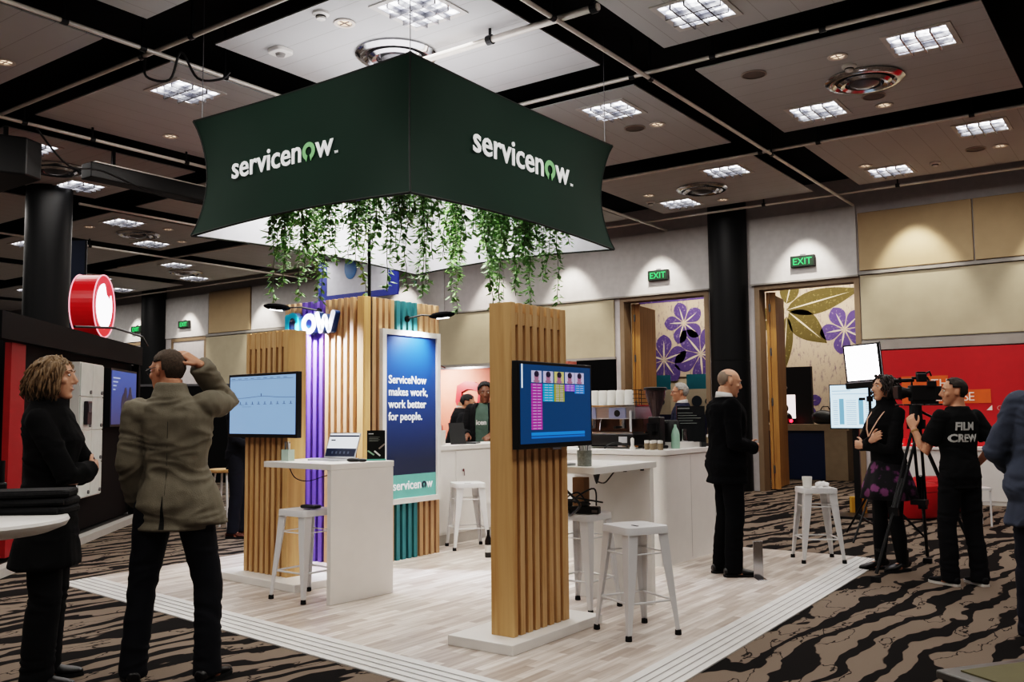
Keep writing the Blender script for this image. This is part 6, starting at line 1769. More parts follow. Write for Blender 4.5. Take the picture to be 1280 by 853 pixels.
    def footdir(s, sd):
        k = s.J.get('foot' + sd)
        return Vector(k).normalized() if k is not None else Vector((.12 if sd == 'R' else -.12, 1, 0)).normalized()
    # ---------------- clothing
    def top(s, name, m, z0, z1, add=.016, sleeve=(.064, .056, .046), sleeve_to=.96, flare=None, voxel=.010, wr=.005, label=None, seed=1, extra=None, wfreq=(7, 7, 16)):
        mb = MB(); s.torso(z0, z1, add, flare, mb)
        for sd in 'RL':
            a, e, w = s.j('shoulder' + sd), s.J['elbow' + sd], s.J['wrist' + sd]
            if sleeve_to <= .55:
                pts = [a, a.lerp(e, .5), a.lerp(e, sleeve_to * 1.6)]; rr = [sleeve[0], sleeve[1] * 1.05, sleeve[1] * 1.08]
            else:
                wv = e.lerp(w, sleeve_to); pts = [a, a.lerp(e, .5), e, e.lerp(wv, .5), wv]; rr = [sleeve[0], sleeve[0] * .95, sleeve[1], (sleeve[1] + sleeve[2]) / 2, sleeve[2]]
            s.limb(pts, rr, mb)
            # rounded shoulder cap joining the torso
            mb.ell((a + Vector((-.02 if sd == 'R' else .02, 0, -.01))) * s.S, ((sleeve[0] + .012) * s.S, (sleeve[0] + .01) * s.S, (sleeve[0]) * s.S), 14, 8)
        if extra: extra(s, mb)
        return remesh(mb, voxel, name, m, s.root, 2, wr, wfreq, seed, label)
    def trousers(s, m, name='trousers', rad=(.098, .080, .066, .060, .058), wr=.004, voxel=.010, top=.98, ank=.055, seed=2, label=None):
        mb = MB(); s.torso(.84, top, .010, None, mb)
        mb.ell((s.off(.86) + Vector((0, -.005, .86))) * s.S, (.13 * s.S, .10 * s.S, .06 * s.S), 14, 8)
        for sd in 'RL':
            h, kn, an = s.j('hip' + sd), s.J['knee' + sd], s.J['ankle' + sd]
            e = an + Vector((0, .008, -(an.z - ank)))
            s.limb([h, h.lerp(kn, .45), kn, kn.lerp(an, .5), e.lerp(kn, .08), e], list(rad) + [rad[-1]], mb, 16)
        return remesh(mb, voxel, name, m, s.root, 2, wr, (6, 6, 14), seed, label)
    def shoes(s, m, sole, L_=.285, h=.075, name='shoe', heel=.0, boot=False, solecol=True):
        for sd in 'RL':
            an = s.J['ankle' + sd]; f = s.footdir(sd); sd_ = Vector((f.y, -f.x, 0))
            o = Vector((an.x, an.y, 0)) - f * .075
            mb = MB(); rows = []
            for t, w_, hh in ((0, .026, .055), (.06, .036, .066), (.25, .038, .078), (.45, .040, .066), (.65, .047, .048), (.85, .043, .036), (.96, .026, .028), (1.0, .010, .020)):
                c = o + f * (t * L_); z0 = .014 + heel * max(0, 1 - t * 2.2)
                ring = []
                for k in range(14):
                    a = 2 * PI * k / 14
                    ring.append((c + sd_ * (w_ * math.cos(a)) + Vector((0, 0, z0 + hh / 2 + (hh / 2) * math.sin(a)))) * s.S)
                rows.append(ring)
            mb.loft(rows)
            if boot: mb.tube([(o + f * .07 + Vector((0, 0, .06))) * s.S, (Vector((an.x, an.y, an.z + .11))) * s.S], [.047 * s.S, .052 * s.S], 14)
            sh = remesh(mb, .007, name, m, s.root, 2)
            b = MB(); pts = []
            for t, w_ in ((0, .02), (.05, .036), (.25, .038), (.45, .041), (.65, .049), (.85, .045), (.96, .028), (1.01, .008)): pts.append((t, w_))
            poly = [(o + f * (t * L_) + sd_ * w_) for t, w_ in pts] + [(o + f * (t * L_) - sd_ * w_) for t, w_ in reversed(pts)]
            n = len(poly); zt = .020 * s.S
            vs = [Vector((p.x * s.S, p.y * s.S, .0)) for p in poly] + [Vector((p.x * s.S, p.y * s.S, zt)) for p in poly]
            b.add(vs, [tuple(range(n)), tuple(range(2 * n - 1, n - 1, -1))] + [(i, n + i, n + (i + 1) % n, (i + 1) % n) for i in range(n)])
            b.build('sole', sole, sh, world=False)
    def collar(s, m, z=1.50, h=.045, r=(.072, .072), name='shirt_collar', dz=.02):
        o = s.off(1.5); mb = MB(); n = 28; rows = []
        for zz, k in ((z, 1.08), (z + h * .55, 1.0), (z + h, .93)):
            ring = []
            for q in range(n):
                a = PI / 2 + .25 + (2 * PI - .5) * q / (n - 1)
                ring.append(Vector((o.x + r[0] * k * math.cos(a), o.y - .012 + r[1] * k * math.sin(a), zz + dz * (-math.sin(a)) * .6)) * s.S)
            rows.append(ring)
        vs = [p for r_ in rows for p in r_]; fs = []
        for i in range(2):
            for q in range(n - 1): fs.append((i * n + q, i * n + q + 1, (i + 1) * n + q + 1, (i + 1) * n + q))
        ob = mb.add(vs, fs).build(name, m, s.root, world=False, smooth='full', fix=False)
        sd = ob.modifiers.new('solid', 'SOLIDIFY'); sd.thickness = .006; sd.offset = 0
        return ob
    def hair_cap(s, m, name='hair', zlow=-.02, thick=.010, front=.055, temple=.0, wr=.003, nape=-.06, voxel=.006, freq=60, seed=3, top=True):
        """close-cropped hair: a shell over the skull cut back from the face"""
        me = MB(); N_ = 40; K_ = 22; vs = []; keep = {}
        for i in range(K_ + 1):
            ph = PI / 2 - (PI * .86) * i / K_
            for q in range(N_):
                a = 2 * PI * q / N_
                d = Vector((math.cos(ph) * math.cos(a), math.cos(ph) * math.sin(a), math.sin(ph)))
                t = thick * (1 + .6 * noise.noise(d * freq / 12 + Vector((seed, 0, 0))))
                p = Vector((d.x * (.0755 + t), -.012 + d.y * (.096 + t), .027 + d.z * (.086 + t)))
                if p.z < .0: p.y = min(p.y, -.012 + d.y * (.096 + t))
                vs.append(p)
                ok = True
                if p.y > front - max(0, (.06 - p.z)) * .55: ok = False          # forehead line
                if abs(p.x) > .05 and p.y > .03 + temple and p.z < .07: ok = False # temples
                lim = nape if p.y < -.035 else (zlow if p.y < .012 else zlow + .03)
                if p.z < lim: ok = False
                if abs(p.x) > .055 and -.040 < p.y < .022 and p.z < .036: ok = False    # clear the ear
                if not top and p.z > .058 and (Vector((p.x, p.y + .01)).length < .075): ok = False
                keep[len(vs) - 1] = ok
        fs = []
        for i in range(K_):
            for q in range(N_):
                f = (i * N_ + q, (i + 1) * N_ + q, (i + 1) * N_ + (q + 1) % N_, i * N_ + (q + 1) % N_)
                if all(keep[v] for v in f): fs.append(f)
        used = sorted({v for f in fs for v in f}); idx = {v: k for k, v in enumerate(used)}
        me.add([s.hp(vs[v]) for v in used], [tuple(idx[v] for v in f) for f in fs])
        ob = me.build(name, m, s.root, world=False, smooth='full', fix=False)
        sd = ob.modifiers.new('solid', 'SOLIDIFY'); sd.thickness = thick * 1.3; sd.offset = -1
        return ob
    def locks(s, m, n, seed, length=(.07, .13), spread=.02, low=-.09, front=.05, curl=1.0, r_=.006, name='hair', back=1.0, base=True, vol=.012):
        """tousled hair: a fitted shell plus many curved locks, one mesh"""
        R_ = random.Random(seed); mb = MB()
        if base:
            def cut(p): return p
            mb2 = MB(); mb2.ell((0, -.020, .030), (.084, .098, .090), 24, 14)
            vs = [q for q in mb2.v]
            mb.add([s.hp(q) for q in vs], [f for f in mb2.f if all((vs[i].y < front - .35 * max(0, .07 - vs[i].z)) and (vs[i].z > -.05 or vs[i].y < -.02) for i in f)])
        for _ in range(n):
            while True:
                a = R_.uniform(0, 2 * PI); z = R_.uniform(-.45, 1)
                d = Vector((math.sqrt(1 - z * z) * math.cos(a), math.sqrt(1 - z * z) * math.sin(a), z))
                p = Vector((d.x * .078, -.014 + d.y * .097, .028 + d.z * .086))
                if p.y < front - .35 * max(0, .07 - p.z) and (p.z > -.03 or p.y < -.02): break
            L_ = R_.uniform(*length); o = d * vol
            w1 = Vector((R_.uniform(-1, 1), R_.uniform(-1, 1), R_.uniform(-.5, .5))) * spread
            q0 = p; q1 = p + o + Vector((0, -.03 * L_, -.22 * L_)) + w1 * .6
            q2 = q1 + Vector((d.x * .010, d.y * .010 - .02 * L_, -.5 * L_)) + w1 * curl
            q3 = q2 + Vector((-w1.x * 1.2, -w1.y, -.35 * L_)) * 1
            if q3.y > .045 and q3.z < .05: q3.y = .045; q2.y = min(q2.y, .05)
            if q3.z < low: q3.z = low + R_.uniform(-.015, .015)
            mb.tube([s.hp(v) for v in (q0, q1, q2, q3)], [r_, r_ * 1.2, r_ * .9, r_ * .25], 5)
        return mb.build(name, m, s.root, world=False, smooth='full', fix=False)
    def glasses(s, m):
        mb = MB()
        for sg in (-1, 1):
            pts = []
            for k in range(17):
                a = 2 * PI * k / 16; pts.append(s.hp((sg * .034 + .025 * math.cos(a), .103 - .006 * abs(math.cos(a)), .010 + .018 * math.sin(a))))
            mb.tube(pts, .0018, 6, cap=False)
            mb.tube([s.hp((sg * .058, .098, .014)), s.hp((sg * .080, .04, .014)), s.hp((sg * .083, -.015, .012)), s.hp((sg * .078, -.03, -.008))], .0022, 6)
        mb.tube([s.hp((-.009, .103, .013)), s.hp((.009, .103, .013))], .0018, 6)
        return mb.build('glasses', m, s.root, world=False, smooth='full')

def cloth(name, col, rough=.85, var=.12, bump=.15, scale=6, spec=.25): return mat(name, col, rough, var=var, scale=scale, bump=bump, bscale=260, spec=spec)

# 1 ---- woman in black at left, arms folded
p = Person('woman with tousled light brown hair in a long black coat, arms folded, at left', (-4.915, 2.565, 0), -44, 1.735,
           dict(elbowR=(.215, .15, 1.11), wristR=(-.03, .20, 1.14), elbowL=(-.205, .14, 1.12), wristL=(.04, .165, 1.10), kneeR=(.085, .02, .49), ankleR=(.085, -.02, .085), kneeL=(-.10, .0, .49), ankleL=(-.13, -.05, .085), shoulderR=(.158, -.015, 1.41), shoulderL=(-.158, -.015, 1.41)),
           head=(-3, -2, 0), female=True, skin=SKIN2, voxel=.0055)
HAIRW = mat('hair_ash_brown', '#7b6347', .55, var=.35, scale=40); p.hairm = HAIRW
p.hand('R', (-1, .1, .05), (0, -1, 0), (20, 25, 20)); p.hand('L', (1, .0, 0), (0, -1, .1), (30, 35, 25))
p.body()
BLK = cloth('black_wool', '#0d0c0d', .9)
p.top('coat', BLK, .63, 1.52, .022, (.062, .058, .05), .92, flare=(1.05, .10), wr=.006, seed=3)
p.trousers(cloth('black_trouser', '#0c0c0e'), rad=(.092, .085, .078, .078, .08), ank=.05, seed=8, wr=.007)
p.shoes(mat('boot_black', '#0f0d0d', .4), RUBBER, boot=True, name='boot')
p.collar(BLK, 1.50, .035, (.07, .07), 'coat_collar')
p.locks(HAIRW, 520, 11, (.07, .15), .020, -.125, .060, 1.0, .0060, vol=.020)

# 2 ---- man in grey jacket scratching his head
p = Person('man in a rumpled grey-green blazer seen from behind, one hand on his head', (-4.38, 2.99, 0), 45, 1.78,
           dict(shoulderR=(.185, .0, 1.455), elbowR=(.205, .24, 1.45), wristR=(.092, .0, 1.668), elbowL=(-.245, -.03, 1.14), wristL=(-.225, .10, .92), shoulderL=(-.19, -.02, 1.415),
                hipR=(.09, 0, .92), kneeR=(.155, .02, .49), ankleR=(.165, -.04, .085), hipL=(-.10, 0, .92), kneeL=(-.18, .02, .49), ankleL=(-.215, .0, .085), footR=(.45, 1, 0), footL=(-.35, 1, 0)),
           head=(52, -8, 3), headoff=(0, 0, -.012), spine=[(0, 0, 0), (.95, -.02, 0), (1.30, -.01, -.02), (1.55, -.045, -.02), (2, -.05, -.02)], skin=SKIN, voxel=.0055)
HAIRG = mat('hair_cropped_brown', '#4d4034', .8, var=.3, scale=90, bump=.4, bscale=300); p.hairm = HAIRG
p.hand('R', (-.72, -.05, .52), (-.45, .30, -.65), (18, 22, 15)); p.hand('L', (.15, .5, -.8), (.9, .2, .1), (30, 35, 25))
p.body()
def lapel(s, mb):
    o = s.off(1.5)
    rows = [ering((o.x, o.y - .02, 1.47), .10, .088, 18), ering((o.x, o.y - .02, 1.56), .073, .073, 18)]
    mb.loft([[q * s.S for q in r] for r in rows])
    # flying right-hand tail of the jacket
    mb.loft([[q * s.S for q in ering((.0, -.01, 1.16), .12, .09, 20)], [q * s.S for q in ering((.035, -.01, 1.02), .155, .115, 20)], [q * s.S for q in ering((.065, -.01, .90), .165, .13, 20)], [q * s.S for q in ering((.085, -.01, .82), .168, .135, 20)]])
BLZ = cloth('blazer_grey_green', '#7a7466', .85, var=.16, bump=.25, scale=10)
jk = p.top('blazer', BLZ, .80, 1.50, .015, (.070, .066, .057), .97, flare=(1.1, .055), wr=.008, seed=5, extra=lapel, voxel=.009, wfreq=(6, 6, 15))
from mathutils.bvhtree import BVHTree
bvj = BVHTree.FromPolygons([v_.co for v_ in jk.data.vertices], [list(q.vertices) for q in jk.data.polygons])
def on_back(x, z, lift):
    h = bvj.ray_cast(Vector((x, -.8, z)), Vector((0, 1, 0)))
    return (h[0] if h[0] is not None else Vector((x, -.15, z))) + Vector((0, -lift, 0))
mb = MB(); vs = []; n_ = 9
for k in range(n_ + 1):
    z = (.805 + .17 * k / n_) * p.S; w_ = .016 * (1 - k / n_) + .0015
    vs += [on_back(-.055 - w_, z, .003), on_back(-.055 + w_ * .6, z, .003)]
mb.add(vs, [(2 * k, 2 * k + 1, 2 * k + 3, 2 * k + 2) for k in range(n_)])
mb.build('vent', mat('blazer_shadow', '#15140f', .9), jk, world=False, fix=False)
mb = MB(); pts = [on_back(-.045 + .01 * k / 9, (.98 + .38 * k / 9) * p.S, -.001) for k in range(10)]
mb.tube(pts, .0022, 5).build('back_seam', mat('blazer_seam', '#4e4a40', .9), jk, world=False)
p.trousers(cloth('dark_denim', '#14151c', .8), rad=(.102, .085, .070, .066, .068), wr=.006, seed=4, ank=.04)
p.shoes(mat('shoe_black', '#0d0c0c', .3), RUBBER)
p.hair_cap(HAIRG, thick=.006, front=.058, nape=-.07)
p.glasses(mat('glasses_dark', '#2a2522', .3))

# 3 ---- bald man in black suit
p = Person('bald man in a black suit with a white shirt collar beside the coffee counter', (-3.13, 7.45, FZ), -45, 1.745,
           dict(elbowR=(.24, -.03, 1.12), wristR=(.08, .215, 1.07), elbowL=(-.235, .0, 1.13), wristL=(-.06, .235, 1.08), ankleR=(.10, -.02, .085), ankleL=(-.11, -.05, .085)),
           head=(-4, -13, 0), skin=SKIN2, voxel=.007, girth=1.12)
p.hairm = mat('hair_grey_stubble', '#8a7a6c', .8)
p.hand('R', (-.85, .45, -.1), (-.2, -1, 0), (45, 50, 35)); p.hand('L', (.85, .45, -.05), (.2, -1, 0), (45, 50, 35))
p.body()
SUIT = cloth('suit_black', '#08080a', .85, spec=.1)
p.top('suit_jacket', SUIT, .78, 1.505, .022, (.072, .064, .052), .97, flare=(1.1, .05), wr=.006, seed=6)
p.collar(cloth('shirt_white', '#dcdad8', .7), 1.488, .058, (.071, .071))
p.trousers(SUIT, rad=(.105, .088, .078, .074, .072), wr=.004, seed=7, ank=.03)
p.shoes(mat('shoe_black', '#0d0c0c', .3), RUBBER, L_=.30)
MB().ell((0, 0, 0), .01).v
p.hair_cap(mat('hair_grey_stubble', '#a3826c', .8), thick=.0022, nape=-.06, zlow=-.01, top=False, front=.0)

# 4 ---- woman with folded arms at right
p = Person('woman in a black polo neck and purple patterned skirt, arms folded, wearing a lanyard', (-2.11, 8.60, 0), 142, 1.715,
           dict(elbowR=(.205, .12, 1.10), wristR=(-.07, .215, 1.17), elbowL=(-.205, .12, 1.09), wristL=(.06, .21, 1.12), kneeR=(.085, .03, .49), ankleR=(.075, .06, .085), kneeL=(-.08, .0, .49), ankleL=(-.075, -.06, .085), shoulderR=(.158, -.015, 1.41), shoulderL=(-.158, -.015, 1.41)),
           head=(-8, 2, 0), female=True, skin=SKIN2, voxel=.0065)
HAIRD = mat('hair_dark_brown', '#241710', .5, var=.4, scale=40); p.hairm = HAIRD
p.hand('R', (-.9, .2, .35), (.1, -1, 0), (15, 20, 15)); p.hand('L', (.9, .1, .05), (0, -1, 0), (30, 35, 25))
p.body()
PN = cloth('black_knit', '#0e0d0f', .9)
p.top('polo_neck_jumper', PN, .96, 1.56, .014, (.056, .050, .042), .93, wr=.004, seed=9)
sk = MB(); rows = []
for z, rx, ry in ((1.00, .150, .112), (.94, .185, .145), (.85, .215, .18), (.75, .245, .215), (.64, .262, .235)):
    ring = []
    for q in range(44):
        a = 2 * PI * q / 44; k = 1 + (.05 * math.sin(a * 7 + 1) + .03 * math.sin(a * 11)) * (1.0 - z) / .34
        ring.append(Vector((rx * k * math.cos(a), ry * k * math.sin(a) - .005, z)) * p.S)
    rows.append(ring)
def skirt_mat():
    m = bpy.data.materials.new('skirt_print'); t, N, L, b = nt(m)
    tc = N.new('ShaderNodeTexCoord'); vo = N.new('ShaderNodeTexVoronoi'); vo.inputs['Scale'].default_value = 11; L.new(tc.outputs['Object'], vo.inputs['Vector'])
    nz = N.new('ShaderNodeTexNoise'); nz.inputs['Scale'].default_value = 28; nz.inputs['Detail'].default_value = 3; L.new(tc.outputs['Object'], nz.inputs['Vector'])
    ad = N.new('ShaderNodeMath'); ad.operation = 'MULTIPLY_ADD'; ad.inputs[1].default_value = .5; L.new(nz.outputs['Fac'], ad.inputs[0]); L.new(vo.outputs['Distance'], ad.inputs[2])
    r = N.new('ShaderNodeValToRGB'); e = r.color_ramp.elements; e[0].position = .58; e[0].color = srgb('#7a4870'); e[1].position = .76; e[1].color = srgb('#141016')
    m2 = e.new(.65); m2.color = srgb('#5b2f55'); m3 = e.new(.70); m3.color = srgb('#2c1a30')
    L.new(ad.outputs[0], r.inputs['Fac']); L.new(r.outputs[0], b.inputs['Base Color']); b.inputs['Roughness'].default_value = .85
    return m
sk.loft(rows).build('patterned_skirt', skirt_mat(), p.root, world=False, smooth='full')
p.trousers(cloth('black_tights', '#0b0a0c', .8), 'tights', rad=(.092, .080, .062, .066, .046), wr=.0, seed=3, ank=.06, voxel=.009)
p.shoes(mat('boot_black', '#0f0d0d', .4), RUBBER, boot=True, name='boot', heel=.02)
p.locks(HAIRD, 340, 21, (.07, .13), .026, -.10, .056, 1.2, .0065, vol=.020)
MB().tube([Vector(q) * p.S for q in ((.066, -.03, 1.51), (.083, .06, 1.45), (.078, .140, 1.36), (.05, .172, 1.27), (.02, .18, 1.20))], [(.009, .002)] * 5, 8).tube([Vector(q) * p.S for q in ((-.066, -.03, 1.51), (-.083, .06, 1.45), (-.078, .140, 1.36), (-.03, .172, 1.27), (.02, .18, 1.20))], [(.009, .002)] * 5, 8).build('lanyard', mat('lanyard_cream', '#d3a78c', .6), p.root, world=False)
MB().ell(p.hp((.034, .060, .108)), (.026, .012, .016), 12, 8, rot=p.Hm.to_3x3()).ell(p.hp((-.034, .060, .108)), (.026, .012, .016), 12, 8, rot=p.Hm.to_3x3()).tube([p.hp((-.06, .05, .10)), p.hp((.06, .05, .10))], .003, 6).build('sunglasses', mat('sunglass_lens', '#1a1a20', .08, coat=1), p.root, world=False, smooth='full')
MB().box(Vector((.215, .02, 1.085)) * p.S, Vector((.235, .06, 1.115)) * p.S).v

# 5 ---- film crew man
p = Person('man in a black FILM CREW T-shirt seen from behind, reaching to the film camera', (-1.455, 8.17, 0), 53, 1.655,
           dict(shoulderL=(-.18, -.01, 1.43), elbowL=(-.29, .07, 1.12), wristL=(-.30, .18, 1.33), elbowR=(.28, -.09, 1.17), wristR=(.235, .06, 1.0), ankleR=(.12, -.06, .085), ankleL=(-.11, .03, .085), footL=(-.15, 1, 0), footR=(.2, 1, 0), kneeL=(-.11, .05, .49), kneeR=(.12, .0, .49)),
           head=(61, -2, 0), skin=SKIN, voxel=.0065)
HAIRF = mat('hair_short_dark', '#2a2019', .7, var=.4, scale=60, bump=.3); p.hairm = HAIRF
p.hand('L', (.05, .45, .85), (.8, .3, -.3), (20, 25, 18)); p.hand('R', (.0, .4, -.9), (-1, 0, 0), (35, 40, 25))
p.body()
TS = cloth('tshirt_black', '#0b0b0d', .85)
ts = p.top('tshirt', TS, .82, 1.515, .016, (.066, .068, .06), .46, wr=.005, seed=12)
FW_ = mat('print_white_worn', '#c9c9c6', .7)
for k, wd_ in enumerate(('FILM', 'CREW')):
    tx = text('lettering', wd_, .086, FW_, None, (0, 0, 0), (1, 0, 0), (0, 0, 1), bold=.0035, align='CENTER', depth=0.0)
    w_ = tx.data.vertices
    me_ = tx.data
    # flow the print over the curved back of the shirt
    from mathutils.bvhtree import BVHTree
    bv = BVHTree.FromPolygons([v_.co for v_ in ts.data.vertices], [list(q.vertices) for q in ts.data.polygons])
    bm = bmesh.new(); bm.from_mesh(me_); bmesh.ops.triangulate(bm, faces=bm.faces)
    for _ in range(4):
        bmesh.ops.subdivide_edges(bm, edges=[e for e in bm.edges if e.calc_length() > .016], cuts=1); bmesh.ops.triangulate(bm, faces=bm.faces)
    for v_ in bm.verts:
        lx = -.036 + v_.co.x * .92; lz = 1.24 - k * .094 + v_.co.z
        hit = bv.ray_cast(Vector((lx, -.6, lz)), Vector((0, 1, 0)))
        if hit[0] is not None: v_.co = hit[0] + (hit[1] if hit[1].y < 0 else -hit[1]) * .007
        else: v_.co = Vector((lx, -.12, lz))
    bm.to_mesh(me_); bm.free(); tx.parent = ts
p.trousers(cloth('black_denim', '#0d0d11', .85), rad=(.100, .086, .074, .070, .072), wr=.006, seed=14, ank=.035)
p.shoes(cloth('trainer_black', '#121214', .7), mat('sole_white', '#d6d3cc', .6), L_=.30)
p.hair_cap(HAIRF, thick=.012, front=.045, nape=-.065, wr=.004)
MB().lathe([(.03, 0), (.031, .008), (.03, .016)], (0, 0, 0), 14, cap=False).build('wristband', mat('band_tan', '#a07848', .6), p.root, world=False).matrix_local = Matrix.Translation(Vector((-.298, .165, 1.30)) * p.S) @ Vector((-.01, .11, .21)).to_track_quat('Z', 'Y').to_matrix().to_4x4()

# 6 ---- man cut by the right edge
p = Person('man in a slate blue jacket and dark trousers cut by the right edge', (-.66, 6.42, 0), 5, 1.77,
           dict(elbowL=(-.27, .02, 1.13), wristL=(-.17, .22, 1.02), ankleL=(-.11, -.05, .085), ankleR=(.12, .05, .085)), head=(-10, -8, 0), skin=SKIN2, voxel=.008, girth=1.1,
           spine=[(0, 0, 0), (1.0, 0, 0), (1.5, .06, .02), (2, .06, .02)])
p.hairm = HAIRF
p.hand('L', (.8, .5, 0), (0, -.5, 1), (30, 35, 25)); p.hand('R', (.1, .3, -1), (-1, 0, 0), (30, 35, 25))
p.body()
p.top('jacket', cloth('jacket_slate', '#454b58', .9, var=.18, bump=.3), .70, 1.515, .030, (.080, .074, .062), .92, flare=(1.2, .09), wr=.009, seed=15)
p.trousers(cloth('navy_trouser', '#1b1c26', .85), rad=(.112, .100, .090, .084, .082), wr=.006, seed=16, ank=.04)
p.shoes(mat('shoe_black', '#0d0c0c', .3), RUBBER)
p.hair_cap(HAIRF, thick=.010)
p.collar(cloth('jacket_slate', '#454b58'), 1.49, .05, (.08, .078), 'jacket_collar')

# 7 ---- person half hidden behind the left pillar
p = Person('person in dark clothes and brown shoes, mostly hidden behind the left pillar', (-8.92, 6.88, 0), -60, 1.74, dict(elbowR=(.23, .05, 1.13), wristR=(.15, .22, 1.06)), skin=SKIN, voxel=.009)
p.hairm = HAIRF
p.hand('R', (-.4, .9, 0), (-.7, -.3, 0), (40, 40, 30)); p.hand('L', (0, .3, -1), (1, 0, 0), (30, 35, 25))
p.body()
p.top('dark_jacket', cloth('jacket_ink', '#12131c', .85), .80, 1.51, .02, wr=.006, seed=18, voxel=.012)
p.trousers(cloth('navy_trouser', '#1b1c26'), rad=(.10, .085, .074, .07, .068), seed=19, voxel=.012)
p.shoes(mat('shoe_brown', '#4a2416', .4), RUBBER)
p.hair_cap(HAIRF, thick=.012)

# 8 ---- man behind the cupboard counter
p = Person('dark-haired man in an open black jacket and printed T-shirt behind the cupboard counter', (-7.05, 9.16, 0), 200, 1.80, dict(elbowR=(.25, .02, 1.14), wristR=(.14, .24, 1.12), elbowL=(-.25, .02, 1.14), wristL=(-.14, .24, 1.12)), head=(20, -14, 0), skin=SKIN3, voxel=.008)
HAIRB = mat('hair_black', '#0d0b0b', .6); p.hairm = HAIRB
p.hand('R', (0, 1, -.2), (0, -.2, -1), (25, 30, 20)); p.hand('L', (0, 1, -.2), (0, -.2, -1), (25, 30, 20))
p.body()
ts = MB(); p.torso(.9, 1.50, .014, None, ts)
tsh = remesh(ts, .011, 'printed_tshirt', cloth('tshirt_grey_green', '#4a5a52', .9), p.root, 2, .003)
text('lettering', 'icen', .085, mat('print_white_worn', '#c9c9c6', .7), None, (0, 0, 0), (1, 0, 0), (0, 0, 1), bold=.002, align='CENTER').name = 'lettering'
tx = bpy.context.scene.objects['lettering'] if False else [o for o in COL.objects if o.parent is None and o.type == 'MESH' and o.name.startswith('lettering')][-1]
tx.data.transform(Matrix.Translation((0, .142, 1.27)) @ Matrix.Rotation(PI, 4, 'Z')); tx.parent = tsh
def open_front(s, mb): pass
jm = MB()
for sg in (-1, 1):
    rows = []
    for z in (.80, .95, 1.1, 1.25, 1.38, 1.46, 1.51):
        k = 1.0 if z < 1.4 else (.9 if z < 1.48 else .6)
        ring = []
        for q in range(15):
            a = math.radians(90 - sg * (28 + 152 * q / 14)); ring.append(Vector((.19 * k * math.cos(a), .145 * k * math.sin(a) - .005, z)) * p.S)
        for q in range(14, -1, -1):
            a = math.radians(90 - sg * (28 + 152 * q / 14)); ring.append(Vector((.172 * k * math.cos(a), .127 * k * math.sin(a) - .005, z)) * p.S)
        rows.append(ring)
    jm.loft(rows)
for sd in 'RL':
    a, e, w_ = p.j('shoulder' + sd), p.J['elbow' + sd], p.J['wrist' + sd]
    p.limb([a, a.lerp(e, .5), e, e.lerp(w_, .5), e.lerp(w_, .95)], [.075, .07, .062, .056, .05], jm)
remesh(jm, .010, 'open_jacket', cloth('jacket_black', '#100f12', .8), p.root, 2, .004, seed=20)
p.trousers(cloth('black_denim', '#0d0d11'), voxel=.014); p.shoes(mat('shoe_black', '#0d0c0c', .3), RUBBER)
p.hair_cap(HAIRB, thick=.020, front=.062, nape=-.05, freq=90)

# 9 ---- man in suit bending behind
p = Person('man in a dark suit leaning over in front of the coral wall', (-7.97, 9.67, 0), -62, 1.74, dict(elbowR=(.25, .12, 1.08), wristR=(.16, .34, 1.05), elbowL=(-.24, .12, 1.08), wristL=(-.12, .34, 1.03), shoulderR=(.178, .06, 1.37), shoulderL=(-.178, .06, 1.37)),
           head=(0, -14, 0), spine=[(0, 0, 0), (.95, 0, 0), (1.5, 0, .12), (2, 0, .14)], headoff=(0, .04, -.07), skin=SKIN, voxel=.009)
p.hairm = HAIRB
p.hand('R', (-.3, 1, 0), (-.7, 0, -.5), (30, 35, 25)); p.hand('L', (.3, 1, 0), (.7, 0, -.5), (30, 35, 25))
p.body()
p.top('suit_jacket', cloth('suit_charcoal', '#17181b', .8), .80, 1.50, .022, (.072, .064, .052), .95, wr=.006, seed=22, voxel=.012)
p.collar(cloth('shirt_white', '#dcdad8', .7), 1.47, .055, (.07, .07))
p.trousers(cloth('suit_charcoal', '#17181b'), voxel=.014); p.shoes(mat('shoe_black', '#0d0c0c', .3), RUBBER)
p.hair_cap(HAIRB, thick=.014)

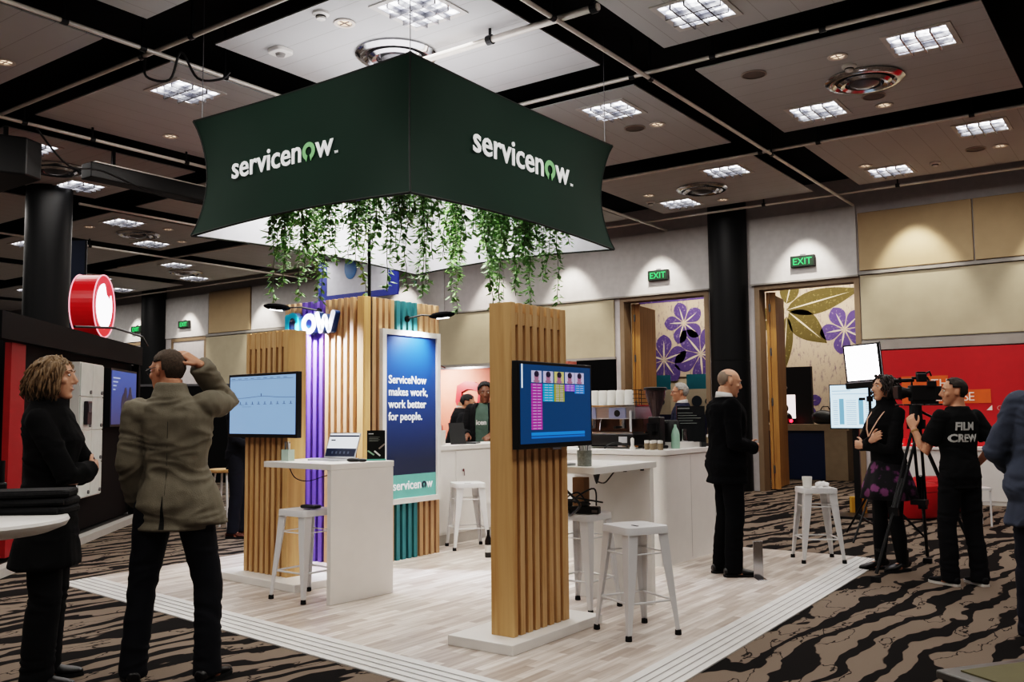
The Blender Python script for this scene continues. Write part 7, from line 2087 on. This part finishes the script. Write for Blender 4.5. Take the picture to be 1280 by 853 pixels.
# 10 ---- white-haired man
p = Person('white-haired man with glasses and a navy jacket beyond the coffee counter', (-5.33, 11.2, 0), 112, 1.78, dict(elbowL=(-.24, .06, 1.12), wristL=(-.14, .25, 1.1)), head=(8, -4, 0), skin=SKIN, voxel=.008)
HAIRS = mat('hair_silver', '#a8a49e', .6, var=.3, scale=50, bump=.3); p.hairm = HAIRS
p.hand('R', (0, .3, -1), (-1, 0, 0), (30, 35, 25)); p.hand('L', (.3, 1, 0), (0, 0, 1), (30, 35, 25))
p.body()
p.top('navy_jacket', cloth('jacket_navy', '#1c2136', .8), .80, 1.505, .022, (.072, .064, .052), .95, wr=.005, seed=24, voxel=.012)
p.collar(cloth('shirt_white', '#dcdad8', .7), 1.488, .055, (.071, .071))
p.trousers(cloth('navy_trouser', '#1b1c26'), voxel=.014); p.shoes(mat('shoe_black', '#0d0c0c', .3), RUBBER)
p.hair_cap(HAIRS, thick=.016, front=.05, nape=-.06, freq=80)
p.glasses(mat('glasses_red', '#6a2a22', .3))
# the left pillar, its screen, the desk and what stands on it are turned a few degrees
PIV = Vector((-5.0, 4.74, 0)); TURN = math.radians(-4)
for o in list(COL.objects):
    if o.parent is None and o.type in ('MESH', 'EMPTY') and 'label' in o:
        x, y = o.location.x, o.location.y
        if -6.8 < x < -4.9 and 4.6 < y < 5.6 and o.location.z < 2 and o.name.split('.')[0] not in ('exhibit_platform', 'trailing_plant', 'person'):
            d = Matrix.Rotation(TURN, 3, 'Z') @ Vector((x - PIV.x, y - PIV.y, 0))
            o.location = (PIV.x + d.x - .045, PIV.y + d.y - .032, o.location.z); o.rotation_euler.z += TURN
# ------------------------------------------------------------------ world and colour
wd_ = bpy.data.worlds.new('world'); SC.world = wd_
wd_.use_nodes = True
wd_.node_tree.nodes['Background'].inputs['Color'].default_value = (.02, .02, .022, 1)
wd_.node_tree.nodes['Background'].inputs['Strength'].default_value = 1.0
SC.view_settings.view_transform = 'Filmic'
SC.view_settings.look = 'High Contrast'
SC.view_settings.exposure = 0.5
SC.cycles.max_bounces = 6
SC.cycles.diffuse_bounces = 3
SC.cycles.use_denoising = True
SC.cycles.sample_clamp_indirect = 6.0
bpy.context.view_layer.update()
